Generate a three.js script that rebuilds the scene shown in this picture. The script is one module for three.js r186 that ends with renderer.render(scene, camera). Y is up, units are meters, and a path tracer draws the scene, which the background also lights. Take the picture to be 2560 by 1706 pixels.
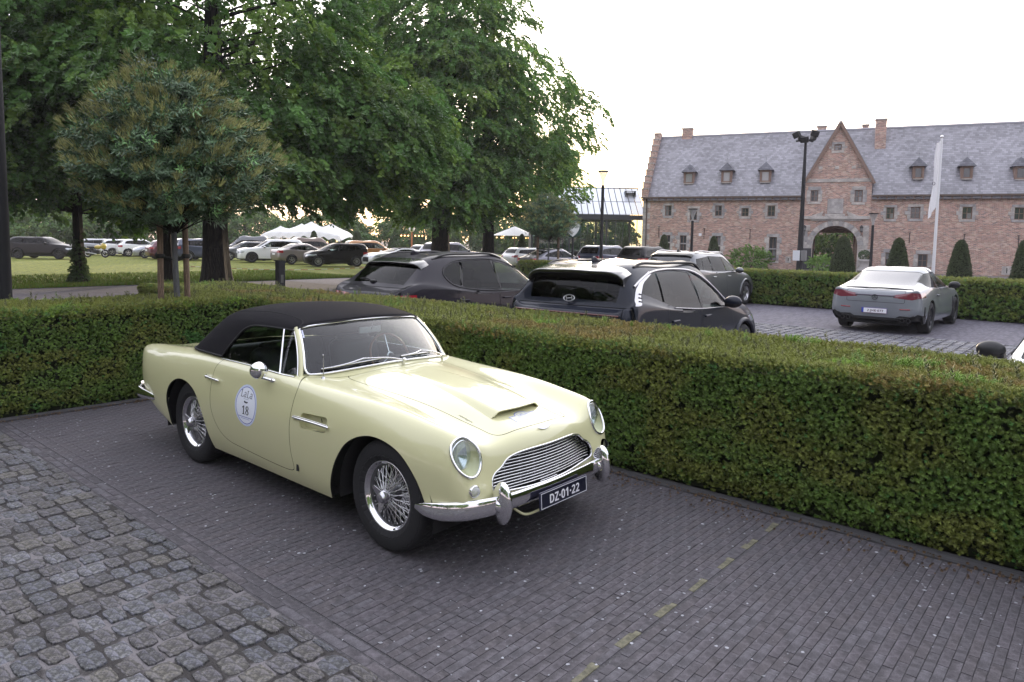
import * as THREE from 'three';
import { mergeGeometries } from 'three/addons/utils/BufferGeometryUtils.js';
import { RoundedBoxGeometry } from 'three/addons/geometries/RoundedBoxGeometry.js';

// ---------- camera, sky, sun, exposure ----------
// Site axes: X runs along the clipped hedge and the cobbled lane, Z away from the hedge towards the lane, metres.
const scene = new THREE.Scene();
const YAW = -0.71, PITCH = 0.0822, ROLL = 0.0177, EYE = 1.876;
const camera = new THREE.PerspectiveCamera(2 * Math.atan(1023.6 / 1770) * 180 / Math.PI, 2560 / 1706, 0.1, 900);
{
  const c = Math.cos(YAW), s = Math.sin(YAW), site = (x, y, z) => new THREE.Vector3(x * c - z * s, y, x * s + z * c);
  const fw = site(0, -Math.sin(PITCH), -Math.cos(PITCH)), up = site(0, Math.cos(PITCH), -Math.sin(PITCH)), rt = site(1, 0, 0);
  const r = rt.clone().multiplyScalar(Math.cos(ROLL)).addScaledVector(up, Math.sin(ROLL)), u = up.clone().multiplyScalar(Math.cos(ROLL)).addScaledVector(rt, -Math.sin(ROLL));
  camera.quaternion.setFromRotationMatrix(new THREE.Matrix4().makeBasis(r, u, fw.negate()));
  camera.position.set(0, EYE, 0);
  camera.setViewOffset(3072, 2047.2, 256, 273.6, 2560, 1706);
}
const renderer = new THREE.WebGLRenderer({ antialias: true });
renderer.toneMapping = THREE.LinearToneMapping;
renderer.toneMappingExposure = 2.05;
renderer.shadowMap.enabled = true;
renderer.shadowMap.type = THREE.PCFSoftShadowMap;

const SUN_AZ = 0.6, SUN_EL = 0.115;                       // low evening sun behind the trees beside the manor
const sunDir = new THREE.Vector3(-Math.sin(SUN_AZ) * Math.cos(SUN_EL), Math.sin(SUN_EL), -Math.cos(SUN_AZ) * Math.cos(SUN_EL)).normalize();
{
  const W = 512, H = 256, data = new Float32Array(W * H * 4), mix = THREE.MathUtils.lerp;
  for (let row = 0; row < H; row++) for (let col = 0; col < W; col++) {
    const el = ((row + 0.5) / H - 0.5) * Math.PI, az = ((col + 0.5) / W - 0.5) * 2 * Math.PI;
    const x = Math.cos(az) * Math.cos(el), y = Math.sin(el), z = Math.sin(az) * Math.cos(el), cs = x * sunDir.x + y * sunDir.y + z * sunDir.z;
    const low = Math.exp(-Math.max(y, 0) / 0.16), glow = Math.exp((cs - 1) * 9), wide = Math.exp((cs - 1) * 1.25);
    const i = (row * W + col) * 4;
    const top = [0.60, 0.62, 0.74], hor = [0.46, 0.46, 0.52];
    for (let k = 0; k < 3; k++) {
      const band = Math.exp(-Math.max(y, 0) / 0.07), base = mix(top[k], hor[k], low) * mix(1, [1.08, 0.84, 0.74][k], band);
      data[i + k] = base + wide * [0.80, 0.78, 0.78][k] * mix(1, [1.0, 0.74, 0.60][k], band) + glow * mix([1.5, 1.35, 1.15][k], [2.0, 1.35, 0.6][k], low);
      data[i + k] *= 1 - [0, 0.18, 0.62][k] * Math.exp(-Math.max(y, 0) / 0.14) * Math.exp((cs - 1) * 7);
    }
    data[i + 3] = 1;
  }
  const sky = new THREE.DataTexture(data, W, H, THREE.RGBAFormat, THREE.FloatType);
  sky.mapping = THREE.EquirectangularReflectionMapping; sky.magFilter = THREE.LinearFilter; sky.minFilter = THREE.LinearFilter; sky.needsUpdate = true;
  scene.background = sky; scene.environment = sky;
}
scene.fog = new THREE.FogExp2(new THREE.Color(0.92, 0.9, 0.94), 0.0005);
const sun = new THREE.DirectionalLight(new THREE.Color(1, 0.80, 0.58), 2.0);
sun.position.copy(sunDir).multiplyScalar(150); sun.target.position.set(-12, 0, -14);
sun.castShadow = true; sun.shadow.radius = 6; sun.shadow.mapSize.set(4096, 4096);
Object.assign(sun.shadow.camera, { left: -90, right: 90, top: 60, bottom: -60, near: 1, far: 320 });
scene.add(sun, sun.target);

// ---------- helpers ----------
const V = (x = 0, y = 0, z = 0) => new THREE.Vector3(x, y, z), PI = Math.PI, { lerp, clamp, smoothstep } = THREE.MathUtils;
function rng(seed) { let a = seed >>> 0; return () => { a = (a + 0x6d2b79f5) | 0; let t = Math.imul(a ^ (a >>> 15), 1 | a); t = (t + Math.imul(t ^ (t >>> 7), 61 | t)) ^ t; return ((t ^ (t >>> 14)) >>> 0) / 4294967296; }; }
const hash2 = (x, y) => { let h = Math.imul(x | 0, 374761393) + Math.imul(y | 0, 668265263); h = Math.imul(h ^ (h >>> 13), 1274126177); return ((h ^ (h >>> 16)) >>> 0) / 4294967296; };
function vnoise(x, y, px = 0, py = 0) {                     // value noise, periodic when px, py are given
  const ix = Math.floor(x), iy = Math.floor(y), fx = x - ix, fy = y - iy, s = fx * fx * (3 - 2 * fx), t = fy * fy * (3 - 2 * fy);
  const w = (n, p) => (p ? ((n % p) + p) % p : n), a = (i, j) => hash2(w(ix + i, px), w(iy + j, py));
  return lerp(lerp(a(0, 0), a(1, 0), s), lerp(a(0, 1), a(1, 1), s), t);
}
const fbm = (x, y, o = 4, p = 0) => { let s = 0, a = 0.5, f = 1; for (let i = 0; i < o; i++, f *= 2, a *= 0.5) s += a * vnoise(x * f + i * 17, y * f + i * 31, p * f, p * f); return s; };
const names = new Map();
const numbered = (n) => { const k = names.get(n) ?? 0; names.set(n, k + 1); return k ? n + '_' + String(k).padStart(3, '0') : n; };
function thing(name, label, category, pos = [0, 0, 0], turn = 0, group) {
  const o = new THREE.Group(); o.name = numbered(name); o.position.set(...pos); o.rotation.y = turn; scene.add(o);
  o.userData = { label, category }; if (group) o.userData.group = group;
  return o;
}
function part(parent, name, geo, mat, extra) {
  const m = new THREE.Mesh(Array.isArray(geo) ? merge(geo) : geo, mat); m.name = name; m.castShadow = m.receiveShadow = true;
  if (extra) Object.assign(m.userData, extra);
  parent.add(m); return m;
}
function structure(name, geo, mat, label) { const m = part(scene, name, geo, mat, { kind: 'structure' }); if (label) m.userData.label = label; return m; }
function copyOf(t, label, pos, turn, group) {
  const o = t.clone(); o.name = numbered(t.name.replace(/_\d{3}$/, '')); scene.add(o); o.userData = { ...t.userData, label };
  if (pos) o.position.set(...pos); if (turn !== undefined) o.rotation.y = turn; if (group) o.userData.group = group;
  return o;
}
function merge(list) {
  const flat = list.map((g) => { g = g.index ? g.toNonIndexed() : g; for (const k of Object.keys(g.attributes)) if (!['position', 'normal', 'uv', 'color'].includes(k)) g.deleteAttribute(k); return g; });
  const all = (k) => flat.every((g) => g.attributes[k]);
  for (const k of ['uv', 'color']) if (!all(k)) flat.forEach((g) => g.deleteAttribute(k));
  flat.forEach((g) => { if (!g.attributes.normal) g.computeVertexNormals(); });
  return mergeGeometries(flat);
}
const box = (w, h, d, x = 0, y = 0, z = 0, r = 0) => (r ? new RoundedBoxGeometry(w, h, d, 2, r) : new THREE.BoxGeometry(w, h, d)).translate(x, y, z);
function boxSpan(x0, x1, y0, y1, z0, z1) { return new THREE.BoxGeometry(x1 - x0, y1 - y0, z1 - z0).translate((x0 + x1) / 2, (y0 + y1) / 2, (z0 + z1) / 2); }
function rod(a, b, r, r2 = r, seg = 8) {                   // a straight bar from a to b
  const d = V().subVectors(b, a), g = new THREE.CylinderGeometry(r2, r, d.length(), seg, 1);
  return g.applyQuaternion(new THREE.Quaternion().setFromUnitVectors(V(0, 1, 0), d.clone().normalize())).translate((a.x + b.x) / 2, (a.y + b.y) / 2, (a.z + b.z) / 2);
}
const pipe = (pts, r, n = 40, seg = 8, closed = false) => new THREE.TubeGeometry(new THREE.CatmullRomCurve3(pts, closed, 'centripetal'), n, r, seg, closed);
const lathe = (pts, seg = 32) => new THREE.LatheGeometry(pts.map((p) => new THREE.Vector2(p[0], p[1])), seg);
const quad = (w, h) => new THREE.PlaneGeometry(w, h);
const std = (c, rough = 0.6, metal = 0, o = {}) => new THREE.MeshStandardMaterial({ color: c instanceof THREE.Color ? c : new THREE.Color().setRGB(...c), roughness: rough, metalness: metal, side: THREE.DoubleSide, ...o });
const phys = (c, o = {}) => new THREE.MeshPhysicalMaterial({ color: new THREE.Color().setRGB(...c), side: THREE.DoubleSide, ...o });
function texture(w, h, f, repeat, data = false) {           // f(u, v) -> [r, g, b] in 0..1 sRGB (or a number when data)
  const a = new Uint8Array(w * h * 4);
  for (let y = 0; y < h; y++) for (let x = 0; x < w; x++) { const c = f((x + 0.5) / w, (y + 0.5) / h, x, y), i = (y * w + x) * 4; for (let k = 0; k < 3; k++) a[i + k] = clamp((c.length ? c[k] : c) * 255, 0, 255); a[i + 3] = 255; }
  const t = new THREE.DataTexture(a, w, h); t.wrapS = t.wrapT = THREE.RepeatWrapping; t.magFilter = THREE.LinearFilter; t.minFilter = THREE.LinearMipmapLinearFilter; t.generateMipmaps = true;
  if (!data) t.colorSpace = THREE.SRGBColorSpace; if (repeat) t.repeat.set(...repeat); t.needsUpdate = true; return t;
}
function drawn(w, h, f) { const c = document.createElement('canvas'); c.width = w; c.height = h; f(c.getContext('2d'), w, h); const t = new THREE.CanvasTexture(c); t.colorSpace = THREE.SRGBColorSpace; t.anisotropy = 8; return t; }

// smooth surfaces: a grid of points is interpolated by a uniform cubic B-spline sheet (rows along u, columns along v)
class Sheet {
  constructor(grid, mirrorLast = true, rounds = 9) {
    this.n = grid.length; this.m = grid[0].length; this.mirror = mirrorLast;
    const P = grid.map((r) => r.map((p) => V(...p)));
    this.c = P.map((r) => r.map((p) => p.clone()));
    for (let k = 0; k < rounds; k++) {
      const S = P.map((r, i) => r.map((_, j) => this.at(i, j)));
      for (let i = 0; i < this.n; i++) for (let j = 0; j < this.m; j++) this.c[i][j].add(P[i][j]).sub(S[i][j]);
    }
  }
  ctl(i, j) {
    if (i < 0) return this.ctl(0, j).clone().multiplyScalar(2).sub(this.ctl(-i, j));
    if (i >= this.n) return this.ctl(this.n - 1, j).clone().multiplyScalar(2).sub(this.ctl(2 * (this.n - 1) - i, j));
    if (j < 0) return this.c[i][0].clone().multiplyScalar(2).sub(this.c[i][-j]);
    if (j >= this.m) { const q = this.c[i][2 * (this.m - 1) - j]; return this.mirror ? V(q.x, q.y, -q.z) : this.c[i][this.m - 1].clone().multiplyScalar(2).sub(q); }
    return this.c[i][j];
  }
  at(u, v) {
    const i = Math.min(Math.floor(u), this.n - 2 < 0 ? 0 : this.n - 2), j = Math.min(Math.floor(v), this.m - 2), fu = u - i, fv = v - j, out = V();
    const B = (t) => [(1 - t) ** 3 / 6, (3 * t ** 3 - 6 * t * t + 4) / 6, (-3 * t ** 3 + 3 * t * t + 3 * t + 1) / 6, t ** 3 / 6], bu = B(fu), bv = B(fv);
    for (let a = 0; a < 4; a++) for (let b = 0; b < 4; b++) out.addScaledVector(this.ctl(i + a - 1, j + b - 1), bu[a] * bv[b]);
    return out;
  }
  // triangles as a list of vertices { p, n, u, v }
  mesh(su, sv, u0 = 0, u1 = this.n - 1, v0 = 0, v1 = this.m - 1, center = null) {
    const nu = Math.round((u1 - u0) * su), nv = Math.round((v1 - v0) * sv), g = [];
    for (let i = 0; i <= nu; i++) { const row = []; for (let j = 0; j <= nv; j++) row.push(this.at(u0 + (u1 - u0) * i / nu, v0 + (v1 - v0) * j / nv)); g.push(row); }
    const vs = g.map((r, i) => r.map((p, j) => {
      const a = g[Math.min(i + 1, nu)][j].clone().sub(g[Math.max(i - 1, 0)][j]), nb = j < nv ? g[i][j + 1] : this.mirror && v1 === this.m - 1 ? V(g[i][j - 1].x, g[i][j - 1].y, -g[i][j - 1].z) : p, b = nb.clone().sub(g[i][Math.max(j - 1, 0)]);
      const n = a.cross(b).normalize(), c = center || V(p.x * 0.92, 0.45, 0);
      if (n.dot(V().subVectors(p, c)) < 0) n.negate();
      return { p, n, u: u0 + (u1 - u0) * i / nu, v: v0 + (v1 - v0) * j / nv };
    }));
    const t = [];
    for (let i = 0; i < nu; i++) for (let j = 0; j < nv; j++) { const a = vs[i][j], b = vs[i + 1][j], c = vs[i + 1][j + 1], d = vs[i][j + 1]; t.push([a, b, c], [a, c, d]); }
    return t;
  }
}
const cut = (a, b, t) => ({ p: a.p.clone().lerp(b.p, t), n: a.n.clone().lerp(b.n, t).normalize(), u: lerp(a.u, b.u, t), v: lerp(a.v, b.v, t) });
function clip(tris, f) {                                     // keeps what lies where f(vertex) > 0, cut along the zero line
  const out = [];
  for (const t of tris) {
    const d = t.map(f);
    if (d[0] > 0 && d[1] > 0 && d[2] > 0) { out.push(t); continue; }
    if (d[0] <= 0 && d[1] <= 0 && d[2] <= 0) continue;
    const poly = [];
    for (let k = 0; k < 3; k++) { const m = (k + 1) % 3; if (d[k] > 0) poly.push(t[k]); if ((d[k] > 0) !== (d[m] > 0)) poly.push(cut(t[k], t[m], d[k] / (d[k] - d[m]))); }
    for (let k = 1; k + 1 < poly.length; k++) out.push([poly[0], poly[k], poly[k + 1]]);
  }
  return out;
}
const flip = (tris) => tris.map((t) => [2, 1, 0].map((k) => ({ ...t[k], p: V(t[k].p.x, t[k].p.y, -t[k].p.z), n: V(t[k].n.x, t[k].n.y, -t[k].n.z) })));
const push = (tris, d) => { const seen = new Map(); return tris.map((t) => t.map((v) => { if (!seen.has(v)) seen.set(v, { ...v, p: v.p.clone().addScaledVector(v.n, d) }); return seen.get(v); })); };
function geom(tris, uvOf) {
  const pos = new Float32Array(tris.length * 9), nor = new Float32Array(tris.length * 9), uv = new Float32Array(tris.length * 6);
  tris.forEach((t, i) => {
    const e = V().subVectors(t[1].p, t[0].p).cross(V().subVectors(t[2].p, t[0].p)), o = e.dot(t[0].n) < 0 ? [0, 2, 1] : [0, 1, 2];
    o.forEach((k, j) => { const v = t[k], q = i * 9 + j * 3; v.p.toArray(pos, q); v.n.toArray(nor, q); const w = uvOf ? uvOf(v) : [v.p.x, v.p.y]; uv[i * 6 + j * 2] = w[0]; uv[i * 6 + j * 2 + 1] = w[1]; });
  });
  const g = new THREE.BufferGeometry(); g.setAttribute('position', new THREE.BufferAttribute(pos, 3)); g.setAttribute('normal', new THREE.BufferAttribute(nor, 3)); g.setAttribute('uv', new THREE.BufferAttribute(uv, 2));
  return g;
}
function sdPoly(pts) {                                        // signed distance, positive inside
  return (x, y) => {
    let d = Infinity, inside = false;
    for (let i = 0, j = pts.length - 1; i < pts.length; j = i++) {
      const [ax, ay] = pts[i], [bx, by] = pts[j], ex = bx - ax, ey = by - ay, wx = x - ax, wy = y - ay, k = clamp((wx * ex + wy * ey) / (ex * ex + ey * ey), 0, 1);
      d = Math.min(d, (wx - ex * k) ** 2 + (wy - ey * k) ** 2);
      if ((ay > y) !== (by > y) && x < (bx - ax) * (y - ay) / (by - ay) + ax) inside = !inside;
    }
    return (inside ? 1 : -1) * Math.sqrt(d);
  };
}
const roundPoly = (pts, r) => { const f = sdPoly(pts); return (x, y) => f(x, y) + r; };    // grown outwards by r, with round corners
const smoothLoop = (pts, n = 60) => new THREE.CatmullRomCurve3(pts.map((p) => V(p[0], p[1], 0)), true, 'centripetal').getPoints(n).slice(0, -1).map((p) => [p.x, p.y]);
// instanced leaves and stones
function instances(parent, name, geo, mat, mats, colors, extra = { kind: 'stuff' }) {
  const m = new THREE.InstancedMesh(geo, mat, mats.length); m.name = name; mats.forEach((q, i) => m.setMatrixAt(i, q));
  if (colors) colors.forEach((c, i) => m.setColorAt(i, c));
  m.castShadow = m.receiveShadow = true; Object.assign(m.userData, extra); parent.add(m); return m;
}
const poseM = (p, q, s) => new THREE.Matrix4().compose(p, q, s.isVector3 ? s : V(s, s, s));
const rgb = (r, g, b) => new THREE.Color().setRGB(r, g, b);
// shared finishes
const chrome = std([0.82, 0.82, 0.83], 0.07, 1), dullChrome = std([0.6, 0.6, 0.62], 0.22, 1), blackM = std([0.012, 0.012, 0.013], 0.8), rubber = std([0.02, 0.02, 0.022], 0.85), blackGloss = phys([0.01, 0.01, 0.012], { roughness: 0.25, clearcoat: 1, clearcoatRoughness: 0.05 });
const clearGlass = phys([0.92, 0.96, 0.95], { transmission: 1, roughness: 0.0, thickness: 0, ior: 1.5 });
const paint = (c, metal = 0, o = {}) => phys(c, { roughness: metal ? 0.38 : 0.42, metalness: metal, clearcoat: 1, clearcoatRoughness: 0.012, ...o });
// ---------- ground, paving, lanes ----------
const grainTex = texture(256, 256, (u, v) => { const n = fbm(u * 24, v * 24, 5, 24), s = hash2(u * 256, v * 256); const k = 0.62 + 0.5 * (n - 0.5) + 0.22 * (s - 0.5); return [k, k, k * 1.01]; });
const grainBump = texture(256, 256, (u, v) => 0.6 * fbm(u * 20, v * 20, 5, 20) + 0.3 * hash2(u * 256, v * 256), null, true);
const rel = (t, r) => { const c = t.clone(); c.repeat.set(r, r); c.needsUpdate = true; return c; };
const grain3 = rel(grainTex, 3), grainB3 = rel(grainBump, 3), grain6 = rel(grainTex, 6), grainB6 = rel(grainBump, 6);
const floorUV = (g, s = 1) => { const p = g.attributes.position, u = new Float32Array(p.count * 2); for (let i = 0; i < p.count; i++) { u[2 * i] = p.getX(i) * s; u[2 * i + 1] = p.getZ(i) * s; } g.setAttribute('uv', new THREE.BufferAttribute(u, 2)); return g; };
const slab = (x0, x1, z0, z1, y, nx = 1, nz = 1) => floorUV(new THREE.PlaneGeometry(x1 - x0, z1 - z0, nx, nz).rotateX(-PI / 2).translate((x0 + x1) / 2, y, (z0 + z1) / 2));
const earthM = std([0.16, 0.15, 0.12], 1, 0, { map: rel(grainTex, 0.7), bumpMap: rel(grainBump, 0.7), bumpScale: 0.02 });
structure('ground', slab(-420, 420, -420, 420, -0.06), earthM);
const sandTex = texture(256, 256, (u, v) => { const n = fbm(u * 10, v * 10, 4, 10), s = hash2(u * 256, v * 256), k = 0.66 + 0.5 * (n - 0.45) + 0.25 * (s - 0.5); return [k * 0.98, k * 0.95, k * 0.95]; });
const sandM = std([0.42, 0.42, 0.44], 1, 0, { map: rel(sandTex, 2), bumpMap: grainB3, bumpScale: 0.006 });
const jointM = std([0.2, 0.19, 0.2], 1, 0, { map: grain6, bumpMap: grainB6, bumpScale: 0.003 });

function stoneGeo(w, d, h, seed, dome, ragged, n = 12) {      // a block with an uneven outline and worn edge, top near y = 0
  const R = rng(seed), rings = [[1.0, -h], [1.0, -dome * 1.6], [0.96, -dome * 0.55], [0.84, -dome * 0.05]], pos = [], idx = [], k = [];
  for (let i = 0; i < n; i++) k.push(1 + (R() - 0.5) * ragged);
  rings.forEach(([s, y], r) => { for (let i = 0; i < n; i++) { const a = 2 * PI * (i + 0.5) / n, c = Math.cos(a), q = Math.sin(a), e = 7, m = Math.pow(Math.abs(c) ** e + Math.abs(q) ** e, -1 / e) * k[i] * s; pos.push(c * m * w / 2, y + (r > 1 ? (R() - 0.5) * dome * 0.5 : 0), q * m * d / 2); } });
  pos.push(0, dome * 0.25 * (R() - 0.2), 0);
  const T = rings.length;
  for (let r = 0; r + 1 < T; r++) for (let i = 0; i < n; i++) { const a = r * n + i, b = r * n + (i + 1) % n; idx.push(a, a + n, b, b, a + n, b + n); }
  for (let i = 0; i < n; i++) idx.push((T - 1) * n + i, T * n, (T - 1) * n + (i + 1) % n);
  const g = new THREE.BufferGeometry(); g.setAttribute('position', new THREE.Float32BufferAttribute(pos, 3)); g.setIndex(idx); g.computeVertexNormals(); return floorUV(g);
}
const seen = (x, z, y = 0) => { const p = V(x, y, z).project(camera); return Math.abs(p.x) < 1.04 && Math.abs(p.y) < 1.04 && p.z < 1; };
camera.updateProjectionMatrix(); camera.updateMatrixWorld(true);
function lay(parent, name, list, geos, matsList, instMat, colorOf) {   // list of { x, y, z, turn, sx, sz, tilt, c } ; the largest 300 in view as parts, the rest joined
  list.forEach((s) => { s.d = Math.hypot(s.x, s.z, EYE); s.in = seen(s.x, s.z); });
  const near = list.filter((s) => s.in).sort((a, b) => a.d - b.d).slice(0, 300), set = new Set(near), R = rng(77);
  const pose = (o, s) => { o.position.set(s.x, s.y, s.z); o.rotation.set(s.tx || 0, s.turn || 0, s.tz || 0); o.scale.set(s.sx || 1, 1, s.sz || 1); };
  near.forEach((s) => { const m = part(parent, name, geos[Math.floor(R() * geos.length)], matsList[s.c]); pose(m, s); });
  const o = new THREE.Object3D();
  geos.forEach((g, k) => {
    const sub = list.filter((s, i) => !set.has(s) && i % geos.length === k); if (!sub.length) return;
    instances(parent, name, g, instMat, sub.map((s) => { pose(o, s); o.updateMatrix(); return o.matrix.clone(); }), sub.map((s) => colorOf(s.c)));
  });
}
const laneJointTex = texture(512, 512, (u, v) => { const n = fbm(u * 9, v * 9, 4, 9), s = hash2(u * 512, v * 512), k = smoothstep(n, 0.42, 0.6), d = 0.2 * (s - 0.5); return [lerp(0.33, 0.66, k) + d, lerp(0.315, 0.64, k) + d, lerp(0.31, 0.65, k) + d]; });
const laneJoint = std([0.42, 0.42, 0.42], 1, 0, { map: rel(laneJointTex, 0.9), bumpMap: grainB3, bumpScale: 0.006 });
// the cobbled lane in front
const cobbleTint = [[0.15, 0.153, 0.165], [0.17, 0.163, 0.166], [0.19, 0.18, 0.17], [0.155, 0.147, 0.148], [0.185, 0.188, 0.20], [0.138, 0.134, 0.14], [0.195, 0.183, 0.162], [0.165, 0.167, 0.178], [0.235, 0.235, 0.245], [0.16, 0.15, 0.144]];
const slateTex = texture(256, 256, (u, v) => { const n = fbm(u * 8, v * 8, 5, 8), w = fbm(u * 30 + 3, v * 10, 3, 0), s = hash2(u * 256, v * 256); const k = 0.72 + 0.75 * (n - 0.47) + 0.18 * (w - 0.45) + 0.12 * (s - 0.5); return [k, k, k * (0.97 + 0.1 * vnoise(u * 6, v * 6, 6, 6))]; });
const slateBump = texture(256, 256, (u, v) => { const a = fbm(u * 9, v * 9, 5, 9), b = Math.abs(fbm(u * 4 + 9, v * 14, 3) - 0.45); return clamp(a * 0.8 + b * 0.6, 0, 1); }, null, true);
const cobbleMats = cobbleTint.map((c, i) => { const m = std(c.map((x) => x * 1.12), 0.72, 0, { map: rel(slateTex, 1.7), bumpMap: rel(slateBump, 1.3), bumpScale: 0.007 }); m.map.offset.set(i * 0.37, i * 0.61); m.bumpMap.offset.copy(m.map.offset); return m; });
const cobbleInst = std([1, 1, 1], 0.75, 0, { map: cobbleMats[0].map, bumpMap: cobbleMats[0].bumpMap, bumpScale: 0.006 });
const cobbleGeos = [0, 1, 2, 3, 4, 5, 6, 7].map((k) => stoneGeo(1, 1, 0.05, 40 + k, 0.0045, 0.17));
function cobbles(name, x0, x1, z0, z1, px, pz, seed, gap) {
  const R = rng(seed), list = [];
  for (let x = x0, row = 0; x < x1; row++) {
    const w = px * (0.92 + 0.16 * R());
    for (let z = z1 - (row % 2) * pz * 0.5 - R() * 0.02; z > z0;) {
      const d = Math.min(pz * (0.78 + 0.5 * R()), z - z0 + 0.004); 
      if (d > pz * 0.4) list.push({ x: x + w / 2 + (R() - 0.5) * 0.012, y: 0.004 + (R() - 0.5) * 0.012, z: z - d / 2, turn: (R() - 0.5) * 0.12, tx: (R() - 0.5) * 0.05, tz: (R() - 0.5) * 0.05, sx: w - gap * (0.8 + 0.9 * R()), sz: d - gap * (0.7 + 0.9 * R()), c: Math.floor(R() * 10) });
      z -= d;
    }
    x += w;
  }
  return list;
}
const lane1 = structure('cobbled_lane', slab(-14, 8, -1.84, 9, -0.0035), laneJoint);
lay(lane1, 'cobblestone', cobbles('c', -9.5, -1.2, -1.845, 0.6, 0.157, 0.112, 5, 0.0095), cobbleGeos, cobbleMats, cobbleInst, (c) => rgb(...cobbleTint[c]));
// crumbs and dry leaves in the joints
{
  const R = rng(9), mats = [], cols = [], g = stoneGeo(1, 1, 0.3, 3, 0.2, 0.8, 7), o = new THREE.Object3D();
  for (let i = 0; i < 5200; i++) { const x = -8.5 + R() * 7, z = -1.86 + R() ** 1.4 * 1.7; if (!seen(x, z)) continue; const s = 0.003 + 0.007 * R() ** 3; o.position.set(x, -0.008 + 0.3 * s, z); o.rotation.set(0, R() * 6, 0); o.scale.set(s * (1 + R()), s * 0.7, s); o.updateMatrix(); mats.push(o.matrix.clone()); const r = R(); cols.push(r < 0.16 ? rgb(0.17, 0.08, 0.05) : r < 0.5 ? rgb(0.2, 0.19, 0.18) : rgb(0.07, 0.065, 0.05)); }
  instances(lane1, 'grit', g, std([1, 1, 1], 1), mats, cols);
}
// brick parking bay
const brickTint = [[0.146, 0.136, 0.149], [0.136, 0.127, 0.138], [0.155, 0.143, 0.157], [0.141, 0.135, 0.148], [0.148, 0.136, 0.145], [0.132, 0.125, 0.136]];
const speckTex = texture(512, 512, (u, v) => { const n = fbm(u * 14, v * 14, 4, 14), s = hash2(u * 512, v * 512), q = hash2(Math.floor(u * 256) + 900, Math.floor(v * 256)); const k = 0.66 + 0.42 * (n - 0.47) + 0.26 * (s - 0.5) + (q > 0.985 ? 0.32 : q < 0.03 ? -0.2 : 0); return [k, k * 0.99, k * 1.0]; });
const brickMats = brickTint.map((c, i) => { const m = std(c.map((x) => x * 1.42), 0.86, 0, { map: rel(speckTex, 2.3), bumpMap: rel(grainBump, 4), bumpScale: 0.003 }); m.map.offset.set(i * 0.31, i * 0.53); return m; });
const brickInst = std([1.42, 1.42, 1.42], 0.86, 0, { map: brickMats[0].map, bumpMap: brickMats[0].bumpMap, bumpScale: 0.003 });
brickInst.color.setRGB(1, 1, 1);
function brickGeo(w, d, seed) {                               // clay paver with worn arrises
  const R = rng(seed), c = 0.0016, y = () => (R() - 0.5) * 0.0012, hx = w / 2, hz = d / 2, pos = [], idx = [];
  const ring = (s, yy) => { for (const [a, b] of [[-1, -1], [1, -1], [1, 1], [-1, 1]]) pos.push(a * (hx - s) + (R() - 0.5) * 0.0012, yy + y(), b * (hz - s)); };
  ring(0, -0.05); ring(0, -0.004); ring(c, 0);
  for (let r = 0; r < 2; r++) for (let i = 0; i < 4; i++) { const a = r * 4 + i, b = r * 4 + (i + 1) % 4; idx.push(a, a + 4, b, b, a + 4, b + 4); }
  idx.push(8, 10, 9, 8, 11, 10);
  const g = new THREE.BufferGeometry(); g.setAttribute('position', new THREE.Float32BufferAttribute(pos, 3)); g.setIndex(idx); const f = g.toNonIndexed(); f.computeVertexNormals(); return floorUV(f);
}
const brickGeos = [1, 2, 3].map((k) => brickGeo(0.0446, 0.179, k)), soldierGeos = [4, 5].map((k) => brickGeo(0.177, 0.052, k));
const bay1 = structure('parking_bay', slab(-8.3, 6, -4.84, -1.84, -0.0045), jointM);
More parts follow.
